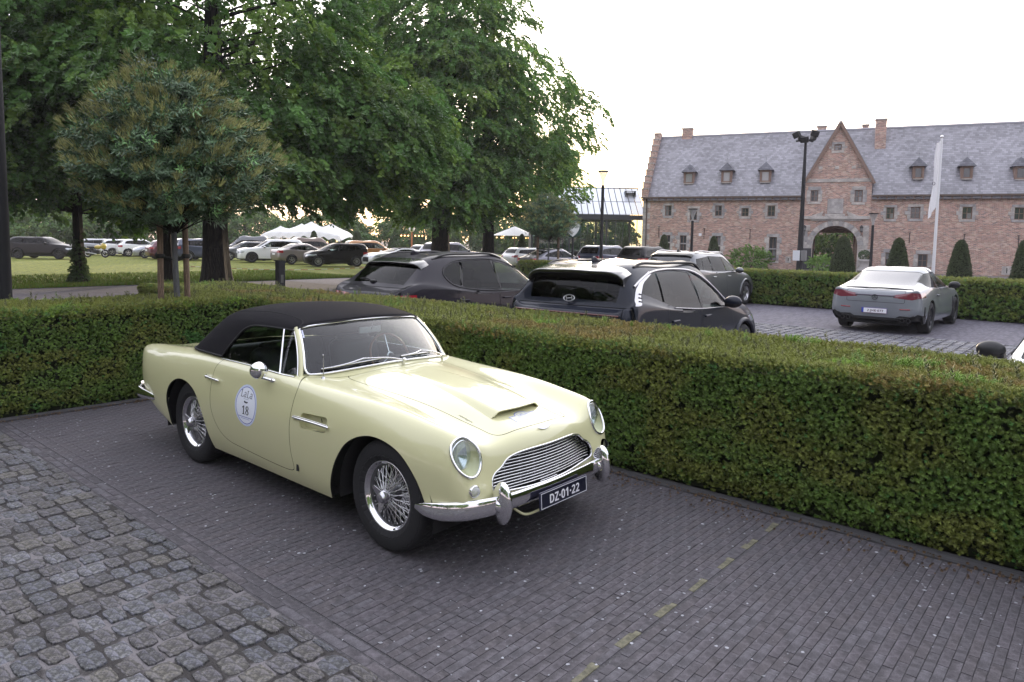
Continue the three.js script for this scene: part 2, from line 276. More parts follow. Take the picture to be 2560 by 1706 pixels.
{
  const R = rng(21), list = [], PX = 0.0463, PZ = 0.1812;
  for (let x = -8.27, row = 0; x < 1.2; x += PX, row++) for (let z = -1.972, k = 0; z > -4.8; k++) {
    const half = k === 0 && row % 2, d = half ? PZ / 2 : PZ, z0 = z; z -= d;
    if (Math.abs(x + 1.665) < PX / 2) continue;
    list.push({ x: x + (R() - 0.5) * 0.002, y: (R() - 0.5) * 0.003, z: z0 - d / 2, sz: half ? 0.49 : 1, turn: (R() - 0.5) * 0.012, tx: (R() - 0.5) * 0.012, tz: (R() - 0.5) * 0.03, c: Math.floor(R() * 6) });
  }
  lay(bay1, 'paving_brick', list, brickGeos, brickMats, brickInst, (c) => rgb(...brickTint[c].map((v) => v * 1.42)));
  const sold = [];
  for (let k = 0; k < 2; k++) for (let x = -8.3 + k * 0.09; x < 0; x += 0.1812) sold.push({ x, y: (R() - 0.5) * 0.004 - 0.002, z: -1.878 - k * 0.058, turn: (R() - 0.5) * 0.02, tx: (R() - 0.5) * 0.03, c: Math.floor(R() * 6) });
  lay(bay1, 'edging_brick', sold, soldierGeos, brickMats, brickInst, (c) => rgb(...brickTint[c].map((v) => v * 1.42)));
  const yellow = std([0.34, 0.33, 0.22], 0.9, 0, { map: rel(speckTex, 3), bumpMap: rel(grainBump, 4), bumpScale: 0.004 });
  for (let k = 0, z = -2.013; z > -4.75; z -= PZ, k++) { const y = k % 2 === 0, m = part(bay1, y ? 'yellow_brick' : 'paving_brick', brickGeos[k % 3], y ? yellow : brickMats[k % 6]); m.position.set(-1.665, 0, z - PZ / 2); m.rotation.z = (R() - 0.5) * 0.02; if (y) m.userData.label = 'pale yellow marker brick of the bay line'; }
  // lichen spots and fallen petals
  const spot = [1, 2, 3].map((s) => { const Q = rng(s + 60), n = 9, p = [0, 0.0012, 0], id = []; for (let i = 0; i < n; i++) { const a = 2 * PI * i / n, r = 0.5 * (0.65 + 0.6 * Q()); p.push(Math.cos(a) * r, 0, Math.sin(a) * r); id.push(0, 1 + (i + 1) % n, 1 + i); } const g = new THREE.BufferGeometry(); g.setAttribute('position', new THREE.Float32BufferAttribute(p, 3)); g.setIndex(id); g.computeVertexNormals(); return floorUV(g); });
  const o = new THREE.Object3D(), sets = [[], [], []], tint = [[], [], []];
  for (let i = 0; i < 9000; i++) {
    const x = -8.3 + R() * 9.2, z = -1.9 - R() * 2.95, clump = fbm(x * 1.3, z * 1.3, 3); if (R() > 0.25 + 2.2 * Math.max(0, clump - 0.4) || !seen(x, z)) continue;
    const s = 0.0025 + 0.018 * R() ** 4; o.position.set(x, 0.0022, z); o.rotation.set(0, R() * 6, 0); o.scale.set(s * (0.8 + 0.6 * R()), 1, s); o.updateMatrix();
    const k = i % 3, b = 0.2 + 0.22 * R(); sets[k].push(o.matrix.clone()); tint[k].push(rgb(b, b * 1.02, b * 1.1));
  }
  spot.forEach((g, k) => instances(bay1, 'lichen_spot', g, std([1, 1, 1], 0.95), sets[k], tint[k]));
}
const concM = std([0.2, 0.195, 0.2], 0.95, 0, { map: rel(grainTex, 2), bumpMap: grainB3, bumpScale: 0.006 });
structure('kerb_strip', merge([boxSpan(-8.42, 6, -0.1, 0.012, -4.98, -4.845), boxSpan(-8.44, -8.305, -0.1, 0.0125, -4.84, -0.6)]), concM);
// the second row of bays, its lane and the third row
const farBrickTex = texture(512, 512, (u, v) => { const a = u * 22, row = Math.floor(a), b = v * 5.5 + (row % 2) * 0.5, fx = a - row, fz = b - Math.floor(b); const j = fx < 0.08 || fz < 0.025 ? 0.62 : 1, c = 0.62 + 0.16 * hash2(row, Math.floor(b) + row % 2 * 40) + 0.2 * (fbm(u * 12, v * 12, 3, 12) - 0.5); return [c * j, c * j * 0.98, c * j * 1.04]; });
const farBrick = std([0.25, 0.245, 0.27], 0.85, 0, { map: farBrickTex, bumpMap: grainB3, bumpScale: 0.003 });
structure('parking_bay_behind_hedge', slab(-30, 12, -12.2, -6.1, -0.014), farBrick);
structure('parking_bay_beyond_lane', slab(-30, 12, -22.6, -17.05, -0.010), farBrick);
const lane2 = structure('second_cobbled_lane', slab(-30, 12, -17.05, -12.2, -0.016), std([0.2, 0.2, 0.21], 1, 0, { map: rel(sandTex, 2) }));
{
  const list = cobbles('f', -13, 1.5, -17.05, -12.2, 0.2, 0.16, 31, 0.022), tint = [[0.3, 0.3, 0.33], [0.26, 0.26, 0.29], [0.34, 0.33, 0.35], [0.24, 0.24, 0.27], [0.38, 0.37, 0.38], [0.28, 0.28, 0.32], [0.33, 0.32, 0.32], [0.42, 0.41, 0.42], [0.29, 0.29, 0.3], [0.25, 0.25, 0.28]];
  const mats = tint.map((c) => std(c, 0.6, 0, { map: cobbleMats[0].map, bumpMap: cobbleMats[0].bumpMap, bumpScale: 0.008 }));
  lay(lane2, 'cobblestone', list.filter((s) => seen(s.x, s.z)), cobbleGeos, mats, cobbleInst, (c) => rgb(...tint[c]));
}
// lawn, path and gravel beyond
const lawnTex = texture(512, 512, (u, v) => { const n = fbm(u * 16, v * 16, 4, 16), s = hash2(u * 512, v * 512), k = 0.55 + 0.55 * (n - 0.47) + 0.35 * (s - 0.5); return [k * (0.95 + 0.25 * (n - 0.4)), k, k * 0.55]; });
const lawnM = std([0.52, 0.56, 0.17], 1, 0, { map: rel(lawnTex, 0.5), bumpMap: rel(grainBump, 1), bumpScale: 0.03 });
structure('lawn', slab(-110, -28.6, -75, 30, -0.02), lawnM);
structure('gravel_path', slab(-28.6, -9.6, -22.6, 30, -0.03), std([0.3, 0.285, 0.28], 0.95, 0, { map: rel(sandTex, 0.8), bumpMap: grainB3, bumpScale: 0.01 }));
structure('gravel_yard', slab(-52, 40, -75, -22.6, -0.035), std([0.36, 0.34, 0.31], 0.95, 0, { map: rel(sandTex, 0.5), bumpMap: grainB3, bumpScale: 0.01 }));
structure('far_road', slab(-130, -74, -60, 6, -0.016), std([0.42, 0.42, 0.45], 0.9, 0, { map: rel(sandTex, 0.4) }));
{ // blades of grass along the ragged lawn edge
  const g = new THREE.BufferGeometry(); g.setAttribute('position', new THREE.Float32BufferAttribute([-0.5, 0, 0, 0.5, 0, 0, 0.15, 1, 0.25, -0.3, 0, 0.1, 0.3, 0, -0.1, -0.4, 0.8, -0.2], 3)); g.computeVertexNormals();
  const R = rng(55), mats = [], cols = [], o = new THREE.Object3D();
  for (let i = 0; i < 34000; i++) { const e = R() ** 2.2, x = -28.3 - e * 9, z = -22 + R() * 22; if (!seen(x, z)) continue; const h = 0.05 + 0.08 * R() + (e < 0.08 ? 0.12 * R() ** 3 : 0); o.position.set(x, -0.03, z); o.rotation.set((R() - 0.5) * 0.6, R() * 6, (R() - 0.5) * 0.6); o.scale.set(0.03, h, 0.06); o.updateMatrix(); mats.push(o.matrix.clone()); cols.push(rgb(0.12 + 0.1 * R(), 0.19 + 0.1 * R(), 0.04)); }
  const gr = instances(scene, 'grass', g, std([1, 1, 1], 1), mats, cols); gr.userData = { label: 'longer grass along the ragged near edge of the lawn', category: 'grass', kind: 'stuff' };
}
// ---------- brick manor with its gatehouse ----------
const brickTex = texture(1024, 1024, (u, v) => {              // 4 m x 4 m of weathered courses
  const row = Math.floor(v * 56), bx = u * 18 + (row % 2) * 0.5, col = Math.floor(bx) % 18, fx = bx - Math.floor(bx), fy = v * 56 - row, n = fbm(u * 6, v * 6, 4, 6), h = hash2(row, col), h2 = hash2(row + 71, col + 13), s = hash2(u * 1024, v * 1024);
  if (fx < 0.06 || fy < 0.17) { const k = 0.78 + 0.16 * (n - 0.5) + 0.1 * (s - 0.5); return [k, k * 0.95, k * 0.9]; }
  const wash = smoothstep(fbm(u * 14 + 5, v * 14, 4, 14) + 0.3 * (h - 0.5), 0.5, 0.75), k = 0.88 + 0.26 * (h - 0.5) + 0.1 * (s - 0.5), c = h2 < 0.12 ? [0.60, 0.50, 0.47] : h2 < 0.3 ? [0.78, 0.66, 0.57] : [0.75, 0.58, 0.51];
  return [lerp(c[0] * k, 0.76, wash * 0.4), lerp(c[1] * k, 0.68, wash * 0.42), lerp(c[2] * k, 0.62, wash * 0.42)];
});
const manorBrick = std([0.98, 1.0, 1.04], 0.95, 0, { map: rel(brickTex, 0.25), bumpMap: rel(brickTex, 0.25), bumpScale: 0.012 });
const slateTexR = texture(512, 512, (u, v) => { const row = Math.floor(v * 40), a = u * 32 + (row % 2) * 0.5, col = Math.floor(a) % 32, fy = v * 40 - row, fx = a - Math.floor(a), n = fbm(u * 5, v * 5, 4, 5), h = hash2(row + 5, col); const k = 0.52 + 0.12 * (h - 0.5) + 0.12 * (n - 0.47) - (fy < 0.14 ? 0.1 : 0) - (fx < 0.05 ? 0.05 : 0); return [k, k, k * 1.035]; });
const slateM = std([1, 0.98, 1.0], 0.42, 0, { map: rel(slateTexR, 0.125), bumpMap: rel(slateTexR, 0.125), bumpScale: 0.02 });
const ashlarTex = texture(256, 256, (u, v) => { const k = 0.8 + 0.3 * (fbm(u * 7, v * 7, 4, 7) - 0.47) + 0.1 * (hash2(u * 256, v * 256) - 0.5); return [k, k * 0.98, k * 0.96]; });
const slateDarkShade = std([0.5, 0.5, 0.54], 0.75, 0, { map: slateM.map });  // darker copy of the slate, paints shade into the dormer roofs
const stoneTint = [[0.62, 0.61, 0.62], [0.7, 0.68, 0.67], [0.55, 0.55, 0.57], [0.75, 0.72, 0.7]].map((c, i) => { const m = std(c, 0.92, 0, { map: rel(ashlarTex, 0.7), bumpMap: rel(grainBump, 1), bumpScale: 0.006 }); m.map.offset.set(i * 0.3, i * 0.2); return m; });
const oakPaint = std([0.10, 0.07, 0.055], 0.7), darkWood = std([0.2, 0.13, 0.1], 0.7), winGlass = phys([0.05, 0.055, 0.06], { roughness: 0.06, clearcoat: 1, clearcoatRoughness: 0.02 }), curtainM = std([0.45, 0.44, 0.43], 0.9), ironM = std([0.02, 0.02, 0.022], 0.6);
const uvWall = (g) => { const p = g.attributes.position, n = g.attributes.normal, u = new Float32Array(p.count * 2); for (let i = 0; i < p.count; i++) { const ax = Math.abs(n.getX(i)), ay = Math.abs(n.getY(i)), az = Math.abs(n.getZ(i)); u[2 * i] = ax > az && ax > ay ? p.getZ(i) : p.getX(i); u[2 * i + 1] = ay > ax && ay > az ? p.getZ(i) : p.getY(i); } g.setAttribute('uv', new THREE.BufferAttribute(u, 2)); return g; };
{
  const t = thing('brick_manor', 'long red brick manor with grey slate roof, stepped gable and arched stone gatehouse', 'manor house', [-32.44, 0, -55.35], 17 * PI / 180);
  const EV = 6.0, RD = 4.6, RY = 11.75, L = 42, R = rng(7);   // eaves, half depth, ridge, length
  const wins = [ // x0, x1, y0, y1, surround style, panes across
    [1.95, 2.49, 4.36, 5.24, 0], [4.08, 4.68, 4.0, 4.97, 1], [6.19, 6.73, 4.36, 5.22, 0], [8.34, 8.90, 4.32, 5.01, 1], [10.40, 10.98, 4.33, 5.21, 0],
    [1.95, 2.47, 1.4, 2.66, 2], [3.32, 3.87, 1.27, 2.65, 2], [6.21, 6.73, 1.01, 2.64, 2], [10.63, 11.23, 0.68, 2.61, 2],
    [19.11, 19.66, 4.14, 5.02, 1], [20.78, 21.42, 4.17, 5.06, 0], [24.17, 24.80, 4.14, 5.05, 0], [27.43, 28.05, 4.12, 5.0, 0], [30.7, 31.3, 4.12, 5.0, 0], [34, 34.6, 4.12, 5.0, 0],
    [19.24, 19.80, 0.53, 1.52, 3], [21.46, 22.10, 0.49, 1.45, 3]];
  const gw = [[13.62, 14.18, 5.51, 6.40, 3], [16.82, 17.39, 5.44, 6.38, 3], [15.18, 15.71, 9.52, 9.98, 0]];
  const wallShape = (pts, holes) => { const s = new THREE.Shape(pts.map((p) => new THREE.Vector2(...p))); for (const h of holes) s.holes.push(h instanceof THREE.Path ? h : new THREE.Path([[h[0], h[2]], [h[1], h[2]], [h[1], h[3]], [h[0], h[3]]].map((p) => new THREE.Vector2(...p)))); return uvWall(new THREE.ExtrudeGeometry(s, { depth: 0.45, bevelEnabled: false }).translate(0, 0, -0.45)); };
  part(t, 'wall', wallShape([[0, -0.1], [13.2, -0.1], [13.2, EV], [0, EV]], wins.filter((w) => w[0] < 13)), manorBrick);
  part(t, 'wall', wallShape([[18.02, -0.1], [L, -0.1], [L, EV], [18.02, EV]], wins.filter((w) => w[0] > 18)), manorBrick);
  // gatehouse front with its arch
  const GZ = 0.1, arch = new THREE.Path(); arch.moveTo(13.95, -0.08); arch.lineTo(13.95, 2.05); arch.absellipse(15.58, 2.05, 1.63, 1.52, PI, 0, true); arch.lineTo(17.21, -0.08);
  const gate = part(t, 'gatehouse_wall', wallShape([[13.2, -0.1], [18.02, -0.1], [18.02, 7.1], [15.55, 11.55], [13.2, 7.1]], [arch, ...gw]).translate(0, 0, GZ), manorBrick);
  // side, back and gable walls
  const endShape = (x, nm) => { const s = new THREE.Shape([[0, -0.1], [RD * 2, -0.1], [RD * 2, EV], [RD, RY - 0.1], [0, EV]].map((p) => new THREE.Vector2(...p))); return part(t, nm, uvWall(new THREE.ExtrudeGeometry(s, { depth: 0.4, bevelEnabled: false }).rotateY(PI / 2).translate(x, 0, -0.001)), manorBrick); };
  endShape(0.0, 'gable_wall'); endShape(L - 0.4, 'gable_wall');
  part(t, 'back_wall', wallShape([[0.4, -0.1], [L - 0.4, -0.1], [L - 0.4, EV], [0.4, EV]], [(() => { const p = new THREE.Path(); p.moveTo(14, -0.08); p.lineTo(14, 3.2); p.lineTo(17.2, 3.2); p.lineTo(17.2, -0.08); return p; })()]).translate(0, 0, -RD * 2 + 0.4), manorBrick);
  // slate roofs
  const slope = Math.hypot(RD + 0.35, RY - EV + 0.45), pitch = Math.atan2(RY - EV + 0.38, RD + 0.35);
  const uvRoof = (g, s = 1) => { const p = g.attributes.position, u = new Float32Array(p.count * 2); for (let i = 0; i < p.count; i++) { u[2 * i] = p.getX(i) * s; u[2 * i + 1] = Math.hypot(p.getY(i), 0) * 1.3; } g.setAttribute('uv', new THREE.BufferAttribute(u, 2)); return g; };
  const roofPlane = (x0, x1, back) => { const g = new THREE.BoxGeometry(x1 - x0, slope, 0.1, 1, 1, 1).translate((x0 + x1) / 2, slope / 2, 0).rotateX(-(PI / 2 - pitch)).translate(0, EV - 0.34, 0.32); if (back) g.applyMatrix4(new THREE.Matrix4().makeRotationY(PI)).translate(x0 + x1, 0, -2 * RD); return uvRoof(g); };
  const upper = (x0, x1) => { const k = 1.45 / Math.cos(pitch), g = new THREE.BoxGeometry(x1 - x0, slope - k, 0.1).translate((x0 + x1) / 2, (slope + k) / 2, 0).rotateX(-(PI / 2 - pitch)).translate(0, EV - 0.34, 0.32); return uvRoof(g); };
  const roof = part(t, 'roof', merge([roofPlane(0.42, 13.14), upper(13.14, 18.08), roofPlane(18.08, L)]), slateM); part(t, 'roof', roofPlane(0.42, L, true), slateM);
  part(roof, 'ridge_tiles', new THREE.CylinderGeometry(0.13, 0.13, L - 0.4, 10).rotateZ(PI / 2).translate(L / 2 + 0.2, RY + 0.02, -RD), std([0.3, 0.3, 0.33], 0.8));
  // gatehouse cross roof running back into the main roof
  { const ap = V(15.55, 11.72, 0.28), bk = V(15.55, 11.72, -RD), s = [V(13.05, 6.98, 0.28), V(18.17, 6.98, 0.28)], th = 0.1;
    for (const [k, c] of s.entries()) { const b = V(c.x, 6.98, -1.0), pts = [ap, bk, b, c], up = V(k ? 0.87 : -0.87, 0.48, 0).multiplyScalar(th), pos = []; const tri = (a, b2, d) => pos.push(...a.toArray(), ...b2.toArray(), ...d.toArray()), o = pts.map((p) => p.clone().add(up)); tri(o[0], o[1], o[2]); tri(o[0], o[2], o[3]); tri(pts[0], pts[2], pts[1]); tri(pts[0], pts[3], pts[2]); tri(pts[0], o[0], pts[3]); tri(o[0], o[3], pts[3]); tri(pts[3], o[3], pts[2]); tri(o[3], o[2], pts[2]); const g = new THREE.BufferGeometry(); g.setAttribute('position', new THREE.Float32BufferAttribute(pos, 3)); g.computeVertexNormals(); const q = g.attributes.position, u = new Float32Array(q.count * 2); for (let i = 0; i < q.count; i++) { u[2 * i] = q.getZ(i); u[2 * i + 1] = q.getY(i) * 1.2; } g.setAttribute('uv', new THREE.BufferAttribute(u, 2)); part(t, 'gatehouse_roof', g, slateM);
      part(t, 'barge_board', (() => { const a = ap.clone().add(V(0, -0.02, 0.02)), d = c.clone().add(V(0, -0.02, 0.02)), ln = a.distanceTo(d); return new THREE.BoxGeometry(0.2, ln, 0.08).applyQuaternion(new THREE.Quaternion().setFromUnitVectors(V(0, 1, 0), V().subVectors(a, d).normalize())).translate((a.x + d.x) / 2, (a.y + d.y) / 2 - 0.09, a.z); })(), darkWood); }
    part(roof, 'gatehouse_ridge', rod(ap, bk, 0.09), std([0.3, 0.3, 0.33], 0.8)); }
  // eaves gutter and rafter feet
  for (const [a, b] of [[-0.15, 13.1], [18.1, L]]) {
    const gt = part(t, 'gutter', merge([boxSpan(a, b, EV - 0.16, EV - 0.02, 0.2, 0.42), boxSpan(a, b, EV - 0.34, EV - 0.17, 0.002, 0.1)]), oakPaint);
    for (let x = a + 0.3; x < b; x += 0.62) part(gt, 'rafter_foot', boxSpan(x, x + 0.11, EV - 0.36, EV - 0.17, 0.102, 0.34), darkWood);
  }
  part(t, 'downpipe', rod(V(0.32, 0, 0.09), V(0.32, EV - 0.17, 0.09), 0.05), oakPaint);
  // windows in stone surrounds
  function win([x0, x1, y0, y1, st], z) {
    const w = part(t, 'window', merge([boxSpan(x0, x0 + 0.05, y0, y1, z - 0.2, z - 0.12), boxSpan(x1 - 0.05, x1, y0, y1, z - 0.2, z - 0.12), boxSpan(x0 + 0.05, x1 - 0.05, y1 - 0.05, y1, z - 0.2, z - 0.12), boxSpan(x0 + 0.05, x1 - 0.05, y0, y0 + 0.05, z - 0.2, z - 0.12), boxSpan((x0 + x1) / 2 - 0.02, (x0 + x1) / 2 + 0.02, y0 + 0.05, y1 - 0.05, z - 0.195, z - 0.125), boxSpan(x0 + 0.05, x1 - 0.05, (y0 + y1) / 2 - 0.016, (y0 + y1) / 2 + 0.016, z - 0.194, z - 0.126)]), darkWood), ym = (y0 + y1) / 2, xm = (x0 + x1) / 2;
    for (const [a, b] of [[x0 + 0.05, xm - 0.02], [xm + 0.02, x1 - 0.05]]) for (const [c, d] of [[y0 + 0.05, ym - 0.016], [ym + 0.016, y1 - 0.05]]) part(w, 'pane', boxSpan(a, b, c, d, z - 0.172, z - 0.160), R() < 0.3 ? phys([0.22, 0.22, 0.23], { roughness: 0.08, clearcoat: 1 }) : winGlass);
    const q = (a, b, c, d) => part(w, 'stone_block', uvWall(new RoundedBoxGeometry(b - a, d - c, 0.24, 1, 0.015).translate((a + b) / 2, (c + d) / 2, z - 0.08 + 0.006 * R())), stoneTint[Math.floor(R() * 4)]);
    const wv = 0.2 + 0.06 * R(), g = 0.012, lintel = st === 3 ? 0.3 : st === 2 ? 0.28 : 0.2;
    q(x0 - wv * 0.8, x1 + wv * 0.8, y1 + g, y1 + lintel); q(x0 - wv * 0.75, x1 + wv * 0.75, y0 - 0.2, y0 - g);
    const n = st === 2 ? 4 : 3; for (const s of [-1, 1]) for (let k = 0; k < n; k++) { const c = lerp(y0, y1, k / n) + g / 2, d = lerp(y0, y1, (k + 1) / n) - g / 2, ww = st === 3 ? 0.3 : (k % 2 === (st === 1 ? 1 : 1) ? 0.36 : 0.2) + 0.05 * R(); s < 0 ? q(x0 - ww, x0 - g * 0.3, c, d) : q(x1 + g * 0.3, x1 + ww, c, d); }
    if (st === 2) q(x0 + 0.002, x1 - 0.002, ym - 0.06, ym + 0.06);
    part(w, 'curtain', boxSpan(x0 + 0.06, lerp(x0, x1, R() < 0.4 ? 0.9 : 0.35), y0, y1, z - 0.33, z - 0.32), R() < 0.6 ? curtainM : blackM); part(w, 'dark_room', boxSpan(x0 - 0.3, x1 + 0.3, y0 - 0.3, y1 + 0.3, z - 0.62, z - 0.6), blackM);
  }
  wins.forEach((w) => win(w, 0)); gw.forEach((w) => win(w, GZ));
  // stone work of the gate: quoins, voussoirs, entablature, plaque
  const blk = (a, b, c, d, z0, z1, m) => part(gate, 'stone_block', uvWall(new RoundedBoxGeometry(b - a, d - c, z1 - z0, 1, 0.02).translate((a + b) / 2, (c + d) / 2, (z0 + z1) / 2)), stoneTint[m ?? Math.floor(R() * 4)]);
  for (const s of [-1, 1]) for (let k = 0; k < 8; k++) { const y = -0.05 + k * 0.46, w = k % 2 ? 0.95 : 0.72, e = s < 0 ? 13.93 : 17.23; if (y < 2.1) s < 0 ? blk(e - w, e, y, y + 0.45, GZ - 0.3, GZ + 0.05 + 0.006 * R()) : blk(e, e + w, y, y + 0.45, GZ - 0.3, GZ + 0.05 + 0.006 * R()); else s < 0 ? blk(13.12, 13.12 + (k % 2 ? 0.6 : 0.42), y, y + 0.45, GZ - 0.3, GZ + 0.05) : blk(17.98 - (k % 2 ? 0.6 : 0.42), 17.98, y, y + 0.45, GZ - 0.3, GZ + 0.05); }
  for (let k = 0; k < 15; k++) { const a0 = PI - k * PI / 15 - 0.006, a1 = PI - (k + 1) * PI / 15 + 0.006, P = (a, r) => new THREE.Vector2(15.58 + Math.cos(a) * 1.63 * r, 2.07 + Math.sin(a) * 1.52 * r), s = new THREE.Shape([P(a0, 1.0), P(a0, 1.27), P(a1, 1.27), P(a1, 1.0)]); part(gate, 'arch_stone', uvWall(new THREE.ExtrudeGeometry(s, { depth: 0.4, bevelEnabled: false }).translate(0, 0, GZ - 0.33 + 0.012 * (k % 3))), stoneTint[k % 4]); }
  blk(13.15, 17.98, 4.1, 4.36, GZ - 0.2, GZ + 0.2, 1); blk(13.75, 17.4, 3.98, 4.09, GZ - 0.2, GZ + 0.13, 0); blk(14.90, 16.06, 4.54, 5.73, GZ - 0.1, GZ + 0.07, 0); blk(13.22, 18.0, 7.03, 7.3, GZ - 0.1, GZ + 0.06, 3); blk(14.75, 16.2, 4.37, 4.52, GZ - 0.1, GZ + 0.1, 1);
  for (const s of [-1, 1]) { const c = 15.48, sh = new THREE.Shape([[c + s * 1.7, 4.37], [c + s * 0.95, 4.37], [c + s * 0.85, 4.75], [c + s * 1.15, 4.6]].map((p) => new THREE.Vector2(...p))); part(gate, 'scroll_stone', uvWall(new THREE.ExtrudeGeometry(sh, { depth: 0.18, bevelEnabled: false }).translate(0, 0, GZ - 0.05)), stoneTint[3]); }
  for (const x of [14.1, 15.3, 16.5]) blk(x, x + 0.3, 8.05, 8.3, GZ - 0.1, GZ + 0.03, 3);
  // passage behind the arch
  part(t, 'passage', merge([boxSpan(13.45, 13.85, -0.05, 3.7, -8.8, -0.36), boxSpan(17.35, 17.75, -0.05, 3.7, -8.8, -0.36), boxSpan(13.86, 17.34, 3.62, 3.8, -8.8, -0.36)].map(uvWall)), manorBrick);
  const dr = part(t, 'door', boxSpan(13.86, 13.93, 0.05, 2.1, -3.4, -2.5), std([0.22, 0.08, 0.045], 0.6)); part(dr, 'door_frame', merge([boxSpan(13.86, 13.97, 0.05, 2.9, -2.48, -2.3), boxSpan(13.86, 13.97, 0.05, 2.9, -3.6, -3.42), boxSpan(13.86, 13.97, 2.12, 2.3, -3.4, -2.5)]), stoneTint[2]);
  const gt = part(t, 'open_gate_leaf', boxSpan(13.95, 14.03, 0.05, 1.75, -1.5, -0.4), ironM);
  for (let k = 0; k < 5; k++) part(gt, 'board', boxSpan(14.031, 14.05, 0.08, 1.72, -1.48 + k * 0.215, -1.28 + k * 0.215), ironM);
  // dormers
  for (const [x0, x1, y0, y1] of [[3.44, 4.06, 7.24, 7.98], [6.61, 7.21, 7.28, 8.05], [9.73, 10.35, 7.26, 8.02], [20.95, 21.46, 7.32, 8.04], [24.15, 24.65, 7.26, 7.96], [27.53, 28.05, 7.15, 7.87], [31, 31.5, 7.2, 7.95]]) {
    const xm = (x0 + x1) / 2, zf = -0.72, y = y0 * 1.008, yt = y1 * 1.01, w = (x1 - x0) / 2 + 0.13, d = part(t, 'dormer', merge([boxSpan(xm - w, xm - w + 0.13, y - 0.1, yt + 0.1, zf - 1.4, zf), boxSpan(xm + w - 0.13, xm + w, y - 0.1, yt + 0.1, zf - 1.4, zf), boxSpan(xm - w + 0.13, xm + w - 0.13, yt, yt + 0.1, zf - 0.2, zf - 0.002), boxSpan(xm - w + 0.13, xm + w - 0.13, y - 0.1, y, zf - 0.2, zf + 0.03)]), darkWood);
    part(d, 'dormer_window', merge([boxSpan(xm - w + 0.13, xm - w + 0.18, y, yt, zf - 0.12, zf - 0.05), boxSpan(xm + w - 0.18, xm + w - 0.13, y, yt, zf - 0.12, zf - 0.05), boxSpan(xm - w + 0.18, xm + w - 0.18, yt - 0.05, yt, zf - 0.12, zf - 0.05)]), darkWood); part(d, 'pane', boxSpan(xm - w + 0.18, xm + w - 0.18, y, yt - 0.05, zf - 0.1, zf - 0.085), xm < 11 ? phys([0.3, 0.3, 0.3], { roughness: 0.1, clearcoat: 1 }) : winGlass); part(d, 'sill', boxSpan(xm - w + 0.05, xm + w - 0.05, y - 0.18, y - 0.11, zf - 0.1, zf + 0.08), stoneTint[3]);
    const e = w + 0.2, rf = new THREE.BufferGeometry(), P = [[-e, 0, 0.22], [e, 0, 0.22], [0, 0.72, -0.28], [-e, 0, -1.7], [e, 0, -1.7], [0, 0.72, -1.7]]; rf.setAttribute('position', new THREE.Float32BufferAttribute([0, 1, 2, 0, 2, 5, 0, 5, 3, 1, 4, 5, 1, 5, 2, 0, 3, 4, 0, 4, 1].flatMap((k) => [xm + P[k][0], yt + 0.1 + P[k][1], zf + P[k][2]]), 3)); rf.computeVertexNormals(); part(d, 'dormer_roof', uvRoof(rf), slateDarkShade);
    part(d, 'finial', merge([rod(V(xm, yt + 0.8, zf - 0.28), V(xm, yt + 1.4, zf - 0.28), 0.018, 0.012, 6), new THREE.SphereGeometry(0.05, 8, 6).translate(xm, yt + 1.15, zf - 0.28)]), std([0.3, 0.3, 0.32], 0.5, 0.5));
  }
  // chimneys
  for (const [x0, x1, y0, y1, z] of [[2.35, 3.25, 10.6, 12.45, -RD - 0.1], [18.2, 18.98, 9.6, 12.25, -3.4], [17.3, 17.75, 11, 12.1, -RD - 0.4], [13.8, 14.5, 11, 12.15, -RD - 0.4]]) { const c = part(t, 'chimney', uvWall(boxSpan(x0, x1, y0, y1, z - 0.35, z + 0.35)), manorBrick); part(c, 'chimney_cap', boxSpan(x0 - 0.06, x1 + 0.06, y1 - 0.0, y1 + 0.1, z - 0.42, z + 0.42), stoneTint[0]); }
  // stepped gable at the left end
  for (let k = 0; k < 10; k++) { const y0 = EV - 0.05 + k * 0.6, f = (y0 - EV) / (RY - EV), z = -RD * f; part(t, 'gable_step', uvWall(boxSpan(-0.12 - 0.003 * k, 0.42, y0, y0 + 0.72, z - 0.75, z + 0.28)), manorBrick); part(t, 'step_coping', uvWall(boxSpan(-0.17, 0.47, y0 + 0.722, y0 + 0.8, z - 0.3, z + 0.33)), stoneTint[k % 4]); }
  for (let k = 0; k < 13; k++) part(t, 'quoin', uvWall(boxSpan(-0.03, k % 2 ? 0.62 : 0.38, k * 0.46 - 0.02, k * 0.46 + 0.43, -0.5, 0.026)), stoneTint[k % 4]);
  // wall anchors, vents, lanterns, board, sign
  for (const [x, y0, y1] of [[1.46, 2.48, 3.42], [5.35, 2.4, 3.3], [9.1, 2.4, 3.25], [20.8, 2.28, 3.09], [24.4, 2.25, 3.04], [27.8, 2.2, 3.0]]) part(t, 'wall_anchor', merge([rod(V(x, y0, 0.03), V(x, y1, 0.03), 0.025, 0.025, 6), rod(V(x - 0.1, y1 - 0.02, 0.03), V(x + 0.1, y1 - 0.02, 0.03), 0.02, 0.02, 6)]), ironM);
  for (const [x0, x1, y0, y1] of [[11.96, 12.39, 0.53, 1.05], [26.91, 27.53, 0.07, 0.70]]) { const v = part(t, 'vent_stone', boxSpan(x0, x1, y0, y1, -0.1, 0.03), stoneTint[1]); part(v, 'vent_slit', merge([boxSpan((x0 + x1) / 2 - 0.03, (x0 + x1) / 2 + 0.03, y0 + 0.12, y1 - 0.12, 0, 0.034)]), blackM); }
